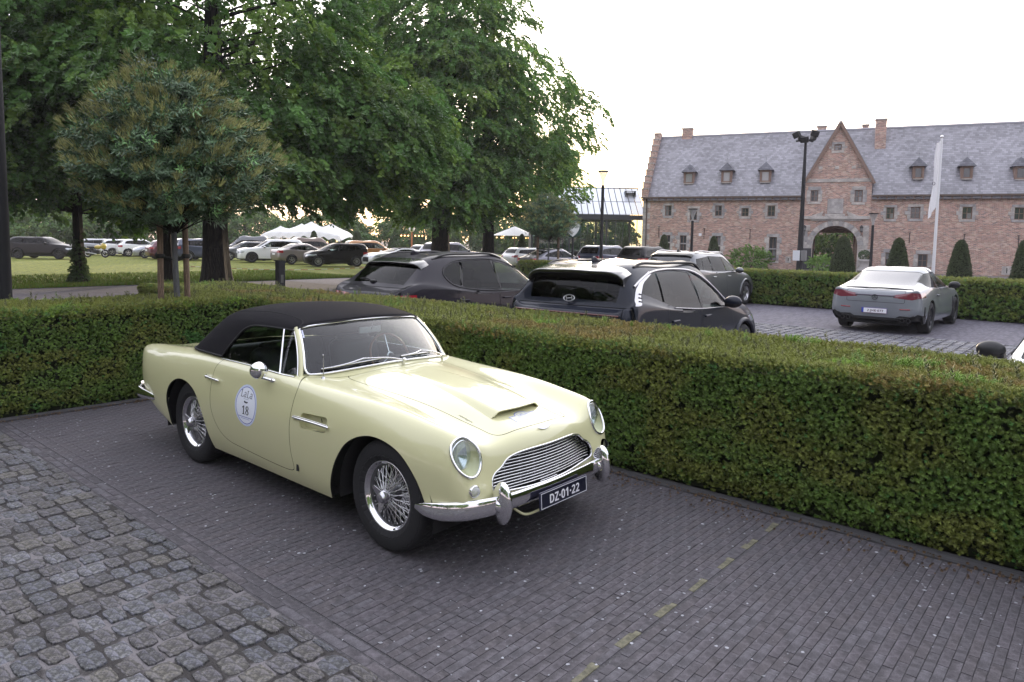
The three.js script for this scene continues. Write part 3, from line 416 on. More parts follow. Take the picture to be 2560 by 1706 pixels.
  for (const x of [13.31, 17.43]) { const l = part(t, 'wall_lantern', merge([new THREE.CylinderGeometry(0.13, 0.09, 0.34, 6).translate(x, 3.28, GZ + 0.32), new THREE.ConeGeometry(0.17, 0.2, 6).translate(x, 3.55, GZ + 0.32), rod(V(x, 2.75, GZ + 0.02), V(x, 3.1, GZ + 0.32), 0.02, 0.02, 6), rod(V(x, 3.0, GZ + 0.02), V(x, 3.1, GZ + 0.32), 0.02, 0.02, 6)]), ironM); part(l, 'lantern_glass', new THREE.CylinderGeometry(0.132, 0.095, 0.24, 6).translate(x, 3.28, GZ + 0.32), phys([0.2, 0.2, 0.2], { roughness: 0.1 })); }
  part(t, 'wall_sign', boxSpan(4.90, 5.14, 2.64, 2.88, 0.001, 0.03), std([0.75, 0.76, 0.8], 0.6));
}
let ballLater;
// ---------- glass pavilion, tent, lamps, flag, bollard ----------
const steelM = std([0.045, 0.05, 0.058], 0.5, 0.3), paneM = phys([0.72, 0.78, 0.78], { transmission: 1, roughness: 0.02, thickness: 0 });
{
  const t = thing('glass_pavilion', 'glass pavilion with sloping white-glazed roof and dark steel frame left of the manor', 'pavilion', [-41.7, 0, -51.2], 41 * PI / 180);
  const L = 10.4, EV = 4.5, W = 4.2, RY = 7.25;              // local x along the front, z outwards
  const roofGlass = phys([0.62, 0.68, 0.76], { roughness: 0.22, clearcoat: 1, clearcoatRoughness: 0.12 });
  const beams = []; for (let k = 0; k <= 3; k++) { const x = k * L / 3; beams.push(boxSpan(x - 0.09, x + 0.09, 0, EV - 0.45, -0.2, -0.02)); beams.push(boxSpan(x - 0.09, x + 0.09, 0, EV - 0.45, -W * 2 + 0.02, -W * 2 + 0.2)); }
  beams.forEach((b) => part(t, 'column', b, steelM));
  part(t, 'fascia', merge([boxSpan(-0.2, L + 0.2, EV - 0.44, EV, -0.3, 0.25), boxSpan(-0.2, L + 0.2, EV - 0.44, EV, -W * 2, -W * 2 + 0.3)]), steelM);
  part(t, 'end_wall', merge([boxSpan(-0.1, -0.02, 0, EV, -W * 2 + 0.3, -0.3)]), steelM);
  const P = (x, k) => V(x, lerp(EV + 0.03, RY, k), lerp(0.1, -W, k));
  const n = 18; for (let i = 0; i < n; i++) for (const [a, b] of [[0, 0.46], [0.48, 1]]) { const x0 = i * L / n + 0.04, x1 = (i + 1) * L / n - 0.04, c = [P(x0, a), P(x1, a), P(x1, b), P(x0, b)], g = new THREE.BufferGeometry(); const up = V(0, 0.03, 0.01), d = c.map((p) => p.clone().add(up)); g.setAttribute('position', new THREE.Float32BufferAttribute([d[0], d[1], d[2], d[0], d[2], d[3], c[0], c[2], c[1], c[0], c[3], c[2]].flatMap((p) => p.toArray()), 3)); g.computeVertexNormals(); part(t, 'roof_pane', g, roofGlass); }
  for (let i = 0; i <= n; i++) part(t, 'glazing_bar', rod(P(i * L / n, 0), P(i * L / n, 1), 0.035, 0.035, 4), steelM);
  part(t, 'purlin', merge([rod(P(0, 0.47), P(L, 0.47), 0.04, 0.04, 4)]), steelM); part(t, 'ridge_beam', rod(P(-0.1, 1), P(L + 0.1, 1), 0.09, 0.09, 8), steelM);
  part(t, 'back_roof', (() => { const a = P(0, 1), b = P(L, 1), c = V(L, EV, -2 * W - 0.1), d = V(0, EV, -2 * W - 0.1), g = new THREE.BufferGeometry(); g.setAttribute('position', new THREE.Float32BufferAttribute([a, b, c, a, c, d].flatMap((p) => p.toArray()), 3)); g.computeVertexNormals(); return g; })(), roofGlass);
  const pw = L / 16; for (let i = 0; i < 16; i++) { const x0 = i * pw + 0.03, x1 = (i + 1) * pw - 0.03; for (const [y0, y1] of [[0.05, 2.12], [2.18, EV - 0.46]]) { part(t, 'pane', boxSpan(x0, x1, y0, y1, -0.12, -0.10), paneM); } part(t, 'mullion', boxSpan(i * pw - 0.025, i * pw + 0.025, 0, EV - 0.45, -0.15, -0.06), steelM); }
  part(t, 'transom', boxSpan(0, L, 2.125, 2.175, -0.14, -0.08), steelM);
  part(t, 'floor', boxSpan(0, L, -0.05, 0.02, -2 * W + 0.2, -0.2), std([0.2, 0.19, 0.18], 0.6));
  for (let i = 0; i < 16; i++) part(t, 'pane', boxSpan(i * pw + 0.03, (i + 1) * pw - 0.03, 0.05, EV - 0.46, -2 * W + 0.08, -2 * W + 0.1), paneM);
  for (const x of [2.2, 5.0, 8.2]) part(t, 'indoor_counter', box(1.6, 1.05, 0.7, x, 0.55, -5, 0.05), std([0.1, 0.08, 0.06], 0.6));
  for (const x of [0.9, 9.5]) { const c = P(x, 0.72); const v = part(t, 'roof_vent', box(1.0, 0.06, 1.1, 0, 0, 0).rotateX(0.1).translate(c.x, c.y + 0.45, c.z), steelM); part(v, 'vent_frame', merge([boxSpan(c.x - 0.5, c.x - 0.42, c.y - 0.1, c.y + 0.42, c.z - 0.4, c.z + 0.4), boxSpan(c.x + 0.42, c.x + 0.5, c.y - 0.1, c.y + 0.42, c.z - 0.4, c.z + 0.4)]), steelM); }
}
{ // stretch tent
  const t = thing('stretch_tent', 'white peaked stretch tent beyond the parked cars', 'tent', [-69.6, 0, -45.6], 40.6 * PI / 180), peaks = [[-2.6, 1.5, 3.15], [-1.1, -1.2, 3.5], [0.4, 0.2, 3.75], [2.0, 1.3, 3.25], [2.2, -1.6, 3.6], [-3.2, -1.0, 2.8]], nx = 60, nz = 40, pos = [], idx = [];
  for (let i = 0; i <= nx; i++) for (let j = 0; j <= nz; j++) { const x = lerp(-4.6, 4.6, i / nx), z = lerp(-3.4, 3.4, j / nz), e = Math.min(1 - Math.abs(x) / 4.6, 1 - Math.abs(z) / 3.4); let sm = Math.exp(3.2 * (1.72 + 0.75 * Math.sqrt(Math.max(0, e)))); for (const [px, pz, h] of peaks) sm += Math.exp(3.2 * (h - 0.62 * Math.pow(Math.hypot(x - px, z - pz), 0.82))); const y = Math.min(Math.log(sm) / 3.2, 3.9) - 0.35 * (1 - smoothstep(e, 0, 0.12)); pos.push(x, y - 0.12 * Math.sin(i * 0.9) * (e < 0.05 ? 1 : 0), z); }
  for (let i = 0; i < nx; i++) for (let j = 0; j < nz; j++) { const a = i * (nz + 1) + j, b = a + nz + 1; idx.push(a, a + 1, b, b, a + 1, b + 1); }
  const g = new THREE.BufferGeometry(); g.setAttribute('position', new THREE.Float32BufferAttribute(pos, 3)); g.setIndex(idx); g.computeVertexNormals();
  part(t, 'canvas', g, phys([0.78, 0.78, 0.78], { roughness: 1, transmission: 0.3, thickness: 0 }));
  for (const [x, z, h] of peaks) part(t, 'tent_pole', rod(V(x, 0, z), V(x, h, z), 0.04), darkWood); for (const x of [-4.5, -1.5, 1.5, 4.5]) part(t, 'tent_pole', rod(V(x * 1.05, 0, 3.6), V(x, 1.75, 3.38), 0.04), darkWood);
  const warm = std([0.9, 0.6, 0.3], 0.5, 0, { emissive: rgb(1, 0.5, 0.16), emissiveIntensity: 3 });
  for (let k = 0; k < 9; k++) part(t, 'string_bulb', new THREE.SphereGeometry(0.07, 8, 6).translate(-4 + k, 1.55 - 0.1 * Math.sin(k * 2), 3.2), warm);
}
const postM = std([0.012, 0.012, 0.014], 0.8, 0), opal = phys([0.7, 0.7, 0.7], { transmission: 0.75, roughness: 0.35 });
function streetLamp(label, x, z, h) {
  const t = thing('street_lamp', label, 'street lamp', [x, 0, z]); part(t, 'post', merge([new THREE.CylinderGeometry(0.085, 0.1, h - 0.85, 16).translate(0, (h - 0.85) / 2, 0)]), postM);
  part(t, 'lamp_shade', lathe([[0.06, 0], [0.07, 0.2], [0.13, 0.4], [0.27, 0.76]], 24).translate(0, h - 0.86, 0), opal); part(t, 'lamp_cap', new THREE.CylinderGeometry(0.3, 0.29, 0.06, 24).translate(0, h - 0.07, 0), postM); return t;
}
streetLamp('tall dark street lamp with a clear funnel top before the glass pavilion', -22.3, -33.58, 5.95);
streetLamp('thin street lamp standing before the left wing of the manor', -22.13, -44.27, 4.33);
streetLamp('thin street lamp just right of the manor gate arch', -12.9, -52.2, 4.25);
{ const t = thing('floodlight_mast', 'tall dark mast with a cluster of floodlights left of the gate', 'light mast', [-14.48, 0, -42.92]); part(t, 'mast', merge([new THREE.CylinderGeometry(0.14, 0.19, 3.4, 14).translate(0, 1.7, 0), new THREE.CylinderGeometry(0.1, 0.13, 3.0, 14).translate(0, 4.9, 0), new THREE.CylinderGeometry(0.07, 0.09, 1.9, 14).translate(0, 7.3, 0), boxSpan(-0.55, 0.55, 8.02, 8.1, -0.05, 0.05)]), postM); for (const [x, y, z, a, c] of [[-0.52, 8.42, 0.05, 0.5, 0.25], [0.52, 8.42, 0.05, -0.5, -0.25], [0, 8.08, 0.22, 0, 0], [-0.3, 8.2, -0.25, 2.4, 0.2], [0.34, 8.2, -0.25, -2.4, -0.2]]) part(t, 'floodlight', box(0.44, 0.34, 0.22, 0, 0, 0, 0.03).rotateX(0.35).rotateZ(c).rotateY(-a).translate(x, y, z), postM); part(t, 'sign_plate', boxSpan(-0.34, 0.06, 1.05, 1.65, 0.2, 0.23), std([0.7, 0.72, 0.76], 0.5)); part(t, 'switch_box', box(0.3, 0.6, 0.2, 0.25, 1.35, 0.1, 0.03), std([0.2, 0.2, 0.2], 0.5)); }
{ const t = thing('flagpole', 'white flagpole carrying a drooping white flag before the manor', 'flagpole', [-6.65, 0, -37.8]); part(t, 'pole', new THREE.CylinderGeometry(0.045, 0.075, 7.0, 14).translate(0, 3.5, 0), std([0.7, 0.7, 0.72], 0.4)); const g = new THREE.PlaneGeometry(1, 3.35, 14, 50), p = g.attributes.position; for (let i = 0; i < p.count; i++) { const u = p.getX(i) + 0.5, v = (1.675 - p.getY(i)) / 3.35, f = Math.sin(u * 9 + v * 4) * 0.07 * u; p.setXYZ(i, -(u * lerp(0.16, 0.36, Math.min(1, v * 1.6)) + 0.05), 6.85 - v * (3.0 + 0.45 * u) - 0.12 * u, f + 0.05 * Math.sin(v * 9) * u); } g.computeVertexNormals(); const fl = part(t, 'flag', g, phys([0.72, 0.72, 0.75], { roughness: 1, transmission: 0.3, thickness: 0 })); fl.rotation.y = -0.5; part(fl, 'flag_print', new THREE.TorusGeometry(0.07, 0.012, 6, 20).translate(-0.22, 4.9, 0.06), std([0.05, 0.05, 0.06], 0.8)); part(t, 'truck', new THREE.SphereGeometry(0.07, 12, 8).translate(0, 7.02, 0), std([0.8, 0.8, 0.82], 0.15, 1)); }
{ const t = thing('info_board', 'dark upright information board left of the gate arch', 'sign', [-19.35, 0, -58.6], 17 * PI / 180); part(t, 'board', box(0.86, 1.72, 0.08, 0, 0.9, 0, 0.01), std([0.03, 0.03, 0.035], 0.5)); for (let i = 0; i < 4; i++) part(t, 'panel_line', boxSpan(-0.33, 0.33, 0.5 + i * 0.2, 0.515 + i * 0.2, 0.041, 0.045), std([0.09, 0.09, 0.1], 0.5)); }
{ const t = thing('stone_urn', 'stone pedestal with a clipped green ball right of the arch', 'planter', [-14.85, 0, -58.2]); part(t, 'pedestal', lathe([[0.001, 0], [0.45, 0], [0.45, 0.25], [0.3, 0.35], [0.28, 0.7], [0.42, 0.85], [0.42, 1.0], [0.001, 1.0]], 20), stoneTint[0]); const R = rng(3), m = [], c = [], q = new THREE.Quaternion(); for (let i = 0; i < 500; i++) { const u = (() => { let v; do v = V(R() * 2 - 1, R() * 2 - 1, R() * 2 - 1); while (v.lengthSq() > 1); return v.normalize(); })(); q.setFromUnitVectors(V(0, 1, 0), u); m.push(poseM(V(u.x * 0.36, 1.3 + u.y * 0.34, u.z * 0.36), q, 3)); const b = 0.6 + 0.7 * R(); c.push(rgb(0.05 * b, 0.1 * b, 0.03 * b)); } ballLater = () => instances(t, 'clipped_ball', sprigs[0], yewM, m, c); }
{ const t = thing('bollard', 'square black bollard post at the lawn edge left of the dark estate car', 'bollard', [-21.6, 0, -13.05]); part(t, 'post', box(0.24, 1.08, 0.24, 0, 0.54, 0, 0.012), postM); part(t, 'cap', box(0.25, 0.02, 0.25, 0, 1.091, 0, 0.004), postM); part(t, 'light_slot', boxSpan(0.1205, 0.123, 0.35, 0.62, -0.05, 0.05), std([0.09, 0.09, 0.08], 0.4)); }
{ const t = thing('dark_lamp_post', 'dark post at the very left edge rising behind the hedge', 'post', [-10.2, 0, -2.47]); part(t, 'post', new THREE.CylinderGeometry(0.055, 0.078, 4.6, 16).translate(0, 2.3, 0), postM); part(t, 'base_collar', new THREE.CylinderGeometry(0.1, 0.11, 0.3, 16).translate(0, 0.15, 0), postM); }
{ const t = thing('round_sign', 'dark post with a round white and green sign below the round staked tree', 'sign', [-21.2, 0, -29.3], 0.6); part(t, 'post', new THREE.CylinderGeometry(0.05, 0.05, 2.5, 10).translate(0, 1.25, 0), postM); const s = new THREE.Shape(); s.moveTo(0, -0.38); s.bezierCurveTo(-0.4, -0.1, -0.42, 0.3, -0.18, 0.32); s.bezierCurveTo(-0.05, 0.32, 0, 0.22, 0, 0.2); s.bezierCurveTo(0, 0.22, 0.05, 0.32, 0.18, 0.32); s.bezierCurveTo(0.42, 0.3, 0.4, -0.1, 0, -0.38); part(t, 'sign_face', new THREE.ExtrudeGeometry(s, { depth: 0.04, bevelEnabled: false }).translate(0, 2.55, 0.05), std([0.7, 0.72, 0.7], 0.5)); part(t, 'sign_rim', new THREE.TorusGeometry(0.36, 0.07, 8, 28).translate(0, 2.55, 0.02), std([0.02, 0.06, 0.045], 0.5)); }
{ // barrier tape sagging over the lawn
  const t = thing('barrier_tape', 'red and white barrier tape strung low across the lawn', 'tape', [0, 0, 0]), pts = [V(-35.5, 0.35, -16.2), V(-33.2, 0.32, -17.4), V(-32.2, 0.24, -19.5), V(-31.4, 0.28, -22.5), V(-31.0, 0.36, -25)], c = new THREE.CatmullRomCurve3(pts), red = std([0.4, 0.14, 0.08], 0.6), wht = std([0.55, 0.56, 0.5], 0.6);
  for (let i = 0; i < 36; i++) part(t, i % 2 ? 'red_length' : 'white_length', rod(c.getPoint(i / 36), c.getPoint((i + 1) / 36 - 0.002), 0.016, 0.016, 4), i % 2 ? red : wht);
  [0, 0.5, 1].forEach((k) => { const p = c.getPoint(k); part(t, 'stake', rod(V(p.x, 0, p.z), V(p.x, p.y + 0.03, p.z), 0.015), darkWood); });
}
{ const t = thing('courtyard_building', 'pale building across the courtyard, glimpsed through the gate arch', 'building', [-26.5, 0, -84], 17 * PI / 180); part(t, 'wall', uvWall(boxSpan(-6, 8, 0, 4.2, -5, 0)), manorBrick); const s = new THREE.Shape([[-5.3, 4.2], [0.3, 4.2], [-2.5, 7.4]].map((p) => new THREE.Vector2(...p))); part(t, 'roof', uvWall(new THREE.ExtrudeGeometry(s, { depth: 14.4, bevelEnabled: false }).rotateY(PI / 2).scale(1, 1, -1).rotateY(PI).translate(8.2, 0, 0).scale(1, 1, -1)), slateDarkShade); for (let k = 0; k < 4; k++) { const w = part(t, 'window', boxSpan(-4.6 + k * 3.2, -3.4 + k * 3.2, 1.2, 2.9, 0.001, 0.05), darkWood); part(w, 'pane', boxSpan(-4.5 + k * 3.2, -3.5 + k * 3.2, 1.3, 2.8, 0.051, 0.06), winGlass); } }
// ---------- hedges, trees, clipped cones ----------
function leafFan(list) {                                       // list of [base, tip, half width, side] -> diamonds folded along the midrib
  const pos = [], nor = [];
  for (const [a, b, w, sd] of list) {
    const d = V().subVectors(b, a), m = a.clone().lerp(b, 0.45), s = sd.clone().multiplyScalar(w), n = V().crossVectors(d, sd).normalize().multiplyScalar(w * 0.35), l = m.clone().add(s).add(n), r = m.clone().sub(s).add(n);
    for (const t of [[a, l, b], [a, b, r]]) { const q = V().subVectors(t[1], t[0]).cross(V().subVectors(t[2], t[0])).normalize(); for (const p of t) { pos.push(p.x, p.y, p.z); nor.push(q.x, q.y, q.z); } }
  }
  const g = new THREE.BufferGeometry(); g.setAttribute('position', new THREE.Float32BufferAttribute(pos, 3)); g.setAttribute('normal', new THREE.Float32BufferAttribute(nor, 3)); return g;
}
const rv = (R) => { let v; do v = V(R() * 2 - 1, R() * 2 - 1, R() * 2 - 1); while (v.lengthSq() > 1 || v.lengthSq() < 0.05); return v.normalize(); };
const yewSprig = (seed, n, len, leaf, spread) => { const R = rng(seed), L = []; for (let i = 0; i < n; i++) { const k = (i + 0.5) / n, a = i * 2.4 + R(), p = V(0, len * k * 0.85, 0), d = V(Math.cos(a) * spread, 0.55 + 0.5 * k, Math.sin(a) * spread).normalize(), sd = V(-Math.sin(a), 0.2, Math.cos(a)).normalize(); L.push([p, p.clone().addScaledVector(d, leaf * (0.8 + 0.5 * R())), leaf * 0.2, sd]); } return leafFan(L); };
const sprigs = [yewSprig(1, 13, 0.024, 0.0155, 1), yewSprig(2, 13, 0.024, 0.0155, 1.1), yewSprig(3, 14, 0.027, 0.015, 0.9)];
const shoots = [yewSprig(4, 13, 0.03, 0.015, 1.0), yewSprig(5, 13, 0.034, 0.015, 0.9)], tall = [yewSprig(6, 24, 0.085, 0.022, 0.9), yewSprig(7, 24, 0.1, 0.02, 0.8)];
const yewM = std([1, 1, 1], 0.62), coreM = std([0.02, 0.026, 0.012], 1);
const UPV = V(0, 1, 0);
function hedge(name, label, pos, turn, L, d, h, o = {}) {
  const t = thing(name, label, 'hedge', pos, turn), R = rng(o.seed || 1), den = o.density || 2400, mats = sprigs.map(() => []), cols = sprigs.map(() => []), tm = shoots.map(() => []), tc = shoots.map(() => []), lm = tall.map(() => []), lc = tall.map(() => []);
  const sd = (o.seed || 1) * 13.7, q = new THREE.Quaternion(), wob = (x, y) => 0.05 * (fbm(x * 2.2 + sd, y * 3.1, 3) - 0.5) + 0.05 * (fbm(x * 9 + sd, y * 9, 2) - 0.5), topY = (x, z) => h + 0.07 * (fbm(x * 0.8 + sd, z * 1.5, 3) - 0.5) + 0.045 * (fbm(x * 5 + sd, z * 5, 2) - 0.5);
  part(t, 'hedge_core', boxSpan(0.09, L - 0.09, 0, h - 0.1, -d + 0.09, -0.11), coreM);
  const face = (len, place, nrm, dens) => {
    const n = Math.round(len * h * dens);
    for (let i = 0; i < n; i++) {
      const x = R() * len, y = R() * h, ed = Math.max(0, y - (h - 0.1)) / 0.1, dep = Math.pow(R(), 1.5) * 0.09; const p = place(x, y, wob(x, y) - dep - ed * ed * 0.045 - (y < 0.12 ? (0.12 - y) * 0.6 : 0));
      if (fbm(x * 9 + sd, y * 11 + 3, 3) < 0.225 || (y < 0.06 && R() < 0.5)) continue;
      const out = nrm.clone().add(V(0, 0.35 + 0.4 * R(), 0)).addScaledVector(rv(R), 0.75).normalize(); q.setFromUnitVectors(UPV, out);
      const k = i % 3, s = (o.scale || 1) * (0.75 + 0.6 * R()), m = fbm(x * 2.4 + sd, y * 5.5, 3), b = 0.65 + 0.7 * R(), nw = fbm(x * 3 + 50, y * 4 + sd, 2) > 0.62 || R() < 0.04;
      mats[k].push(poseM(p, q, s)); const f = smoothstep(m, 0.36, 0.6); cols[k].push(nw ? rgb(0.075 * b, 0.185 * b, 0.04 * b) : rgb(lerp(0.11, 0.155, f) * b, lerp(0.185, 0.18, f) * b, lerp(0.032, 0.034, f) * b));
    }
  };
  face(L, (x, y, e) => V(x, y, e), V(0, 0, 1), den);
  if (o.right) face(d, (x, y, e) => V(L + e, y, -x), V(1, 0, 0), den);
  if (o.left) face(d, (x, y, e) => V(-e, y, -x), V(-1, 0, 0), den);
  const n = Math.round(L * d * den * (o.top || 1));
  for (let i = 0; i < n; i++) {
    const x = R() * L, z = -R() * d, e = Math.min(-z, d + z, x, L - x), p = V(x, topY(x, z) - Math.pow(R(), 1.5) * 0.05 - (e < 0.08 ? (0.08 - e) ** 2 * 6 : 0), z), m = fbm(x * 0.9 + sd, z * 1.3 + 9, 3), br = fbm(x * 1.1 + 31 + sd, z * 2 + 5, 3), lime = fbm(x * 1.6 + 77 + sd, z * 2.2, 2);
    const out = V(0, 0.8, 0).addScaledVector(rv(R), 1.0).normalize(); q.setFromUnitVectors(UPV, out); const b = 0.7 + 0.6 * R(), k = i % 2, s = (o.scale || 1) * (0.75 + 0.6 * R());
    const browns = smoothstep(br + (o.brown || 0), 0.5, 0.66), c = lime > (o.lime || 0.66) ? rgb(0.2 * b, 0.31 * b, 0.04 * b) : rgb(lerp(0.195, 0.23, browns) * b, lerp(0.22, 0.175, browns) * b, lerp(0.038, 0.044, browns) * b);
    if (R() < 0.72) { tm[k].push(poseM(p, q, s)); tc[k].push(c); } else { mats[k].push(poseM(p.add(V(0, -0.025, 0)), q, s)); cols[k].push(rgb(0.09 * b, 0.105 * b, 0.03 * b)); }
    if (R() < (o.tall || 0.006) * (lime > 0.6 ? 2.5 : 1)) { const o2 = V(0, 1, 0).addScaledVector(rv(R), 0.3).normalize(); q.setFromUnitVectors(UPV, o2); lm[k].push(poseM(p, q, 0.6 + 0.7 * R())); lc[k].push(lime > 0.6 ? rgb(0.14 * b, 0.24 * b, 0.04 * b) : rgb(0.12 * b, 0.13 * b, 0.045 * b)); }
  }
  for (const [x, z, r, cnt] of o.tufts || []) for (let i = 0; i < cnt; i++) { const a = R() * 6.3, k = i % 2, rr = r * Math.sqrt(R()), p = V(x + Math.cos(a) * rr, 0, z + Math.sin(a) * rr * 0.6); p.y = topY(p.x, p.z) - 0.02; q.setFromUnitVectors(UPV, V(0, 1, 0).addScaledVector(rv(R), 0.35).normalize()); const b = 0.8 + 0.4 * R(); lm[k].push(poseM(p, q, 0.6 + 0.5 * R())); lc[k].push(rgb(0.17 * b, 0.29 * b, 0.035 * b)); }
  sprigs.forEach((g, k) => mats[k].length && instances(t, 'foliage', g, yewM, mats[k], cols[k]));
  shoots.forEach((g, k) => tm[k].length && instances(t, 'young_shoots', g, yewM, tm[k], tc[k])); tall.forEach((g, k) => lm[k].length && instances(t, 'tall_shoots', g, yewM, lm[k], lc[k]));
  return t;
}
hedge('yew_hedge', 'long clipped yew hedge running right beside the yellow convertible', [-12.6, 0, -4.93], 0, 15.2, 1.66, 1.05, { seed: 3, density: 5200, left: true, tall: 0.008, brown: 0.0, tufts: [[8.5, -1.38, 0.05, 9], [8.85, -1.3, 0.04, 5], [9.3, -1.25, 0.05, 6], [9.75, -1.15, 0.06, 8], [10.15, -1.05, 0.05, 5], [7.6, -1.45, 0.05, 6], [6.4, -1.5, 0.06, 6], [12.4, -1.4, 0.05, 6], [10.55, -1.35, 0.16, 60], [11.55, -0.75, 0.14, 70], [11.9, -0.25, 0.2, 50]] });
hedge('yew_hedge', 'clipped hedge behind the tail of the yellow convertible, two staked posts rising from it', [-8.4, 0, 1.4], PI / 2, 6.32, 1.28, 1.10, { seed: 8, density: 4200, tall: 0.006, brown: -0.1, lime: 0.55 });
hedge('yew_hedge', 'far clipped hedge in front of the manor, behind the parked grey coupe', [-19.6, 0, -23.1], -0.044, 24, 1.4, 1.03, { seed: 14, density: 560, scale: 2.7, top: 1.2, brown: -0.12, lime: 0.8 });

function spray(seed, n, len, leaf, droop, wide = 0.40) {        // leaves alternating along an arching twig
  const R = rng(seed), L = []; for (let i = 0; i < n; i++) { const k = (i + 0.6) / n, s = i % 2 ? 1 : -1, p = V((R() - 0.5) * 0.03, -droop * k * k * len, len * k), d = V(s * (0.8 * R() + 0.2), 0.25 - 0.9 * R(), 0.3 + 0.6 * R()).normalize(), sd = V().crossVectors(rv(R), d).normalize(); L.push([p, p.clone().addScaledVector(d, leaf * (0.75 + 0.5 * R())), leaf * wide, sd]); } return leafFan(L);
}
const leafSprays = [11, 12, 13].map((s) => spray(s, 13, 0.42, 0.145, 0.45)), barkTex = texture(256, 512, (u, v) => { const n = fbm(u * 20 + 2 * fbm(u * 4, v * 3, 2), v * 7, 4), k = 0.4 + 0.9 * (n - 0.42) + 0.12 * (hash2(u * 256, v * 512) - 0.5); return [k, k * 0.95, k * 0.88]; }), barkBump = texture(256, 512, (u, v) => fbm(u * 22 + 2 * fbm(u * 4, v * 3, 2), v * 6, 4), null, true);
const barkM = (c) => std(c, 0.95, 0, { map: rel(barkTex, 2), bumpMap: rel(barkBump, 2), bumpScale: 0.05 });
const leafSolid = std([1, 1, 1], 0.8), leafM = phys([1, 1, 1], { roughness: 1, transmission: 0.35, thickness: 0 });
function trunkGeo(pts, rs, seg = 14, flare = 0) {              // tapered trunk through points
  const c = new THREE.CatmullRomCurve3(pts), n = pts.length * 6, pos = [], uv = [], idx = [];
  for (let i = 0; i <= n; i++) { const k = i / n, p = c.getPoint(k), q = k * (rs.length - 1), a = Math.min(Math.floor(q), rs.length - 2), r0 = lerp(rs[a], rs[a + 1], q - a); for (let j = 0; j <= seg; j++) { const an = 2 * PI * j / seg, w = 1 + 0.12 * Math.sin(an * 3 + 1) + 0.08 * Math.sin(an * 5 + k * 3) + flare * Math.exp(-k * 14) * (0.6 + 0.5 * Math.sin(an * 5 + 2)); pos.push(p.x + Math.cos(an) * r0 * w, p.y, p.z + Math.sin(an) * r0 * w); uv.push(j / seg * 2, p.y * 0.35); } }
  for (let i = 0; i < n; i++) for (let j = 0; j < seg; j++) { const a = i * (seg + 1) + j; idx.push(a, a + seg + 1, a + 1, a + 1, a + seg + 1, a + seg + 2); }
  const g = new THREE.BufferGeometry(); g.setAttribute('position', new THREE.Float32BufferAttribute(pos, 3)); g.setAttribute('uv', new THREE.Float32BufferAttribute(uv, 2)); g.setIndex(idx); g.computeVertexNormals(); return g;
}
function limbGeo(a, m, b, r) { const c = new THREE.QuadraticBezierCurve3(a, m, b), n = 8, g = new THREE.TubeGeometry(c, n, 1, 5), p = g.attributes.position; for (let i = 0; i <= n; i++) { const q = c.getPoint(i / n), rr = r * (1 - 0.88 * i / n); for (let j = 0; j <= 5; j++) { const k = i * 6 + j; p.setXYZ(k, q.x + (p.getX(k) - q.x) * rr, q.y + (p.getY(k) - q.y) * rr, q.z + (p.getZ(k) - q.z) * rr); } } return g; }
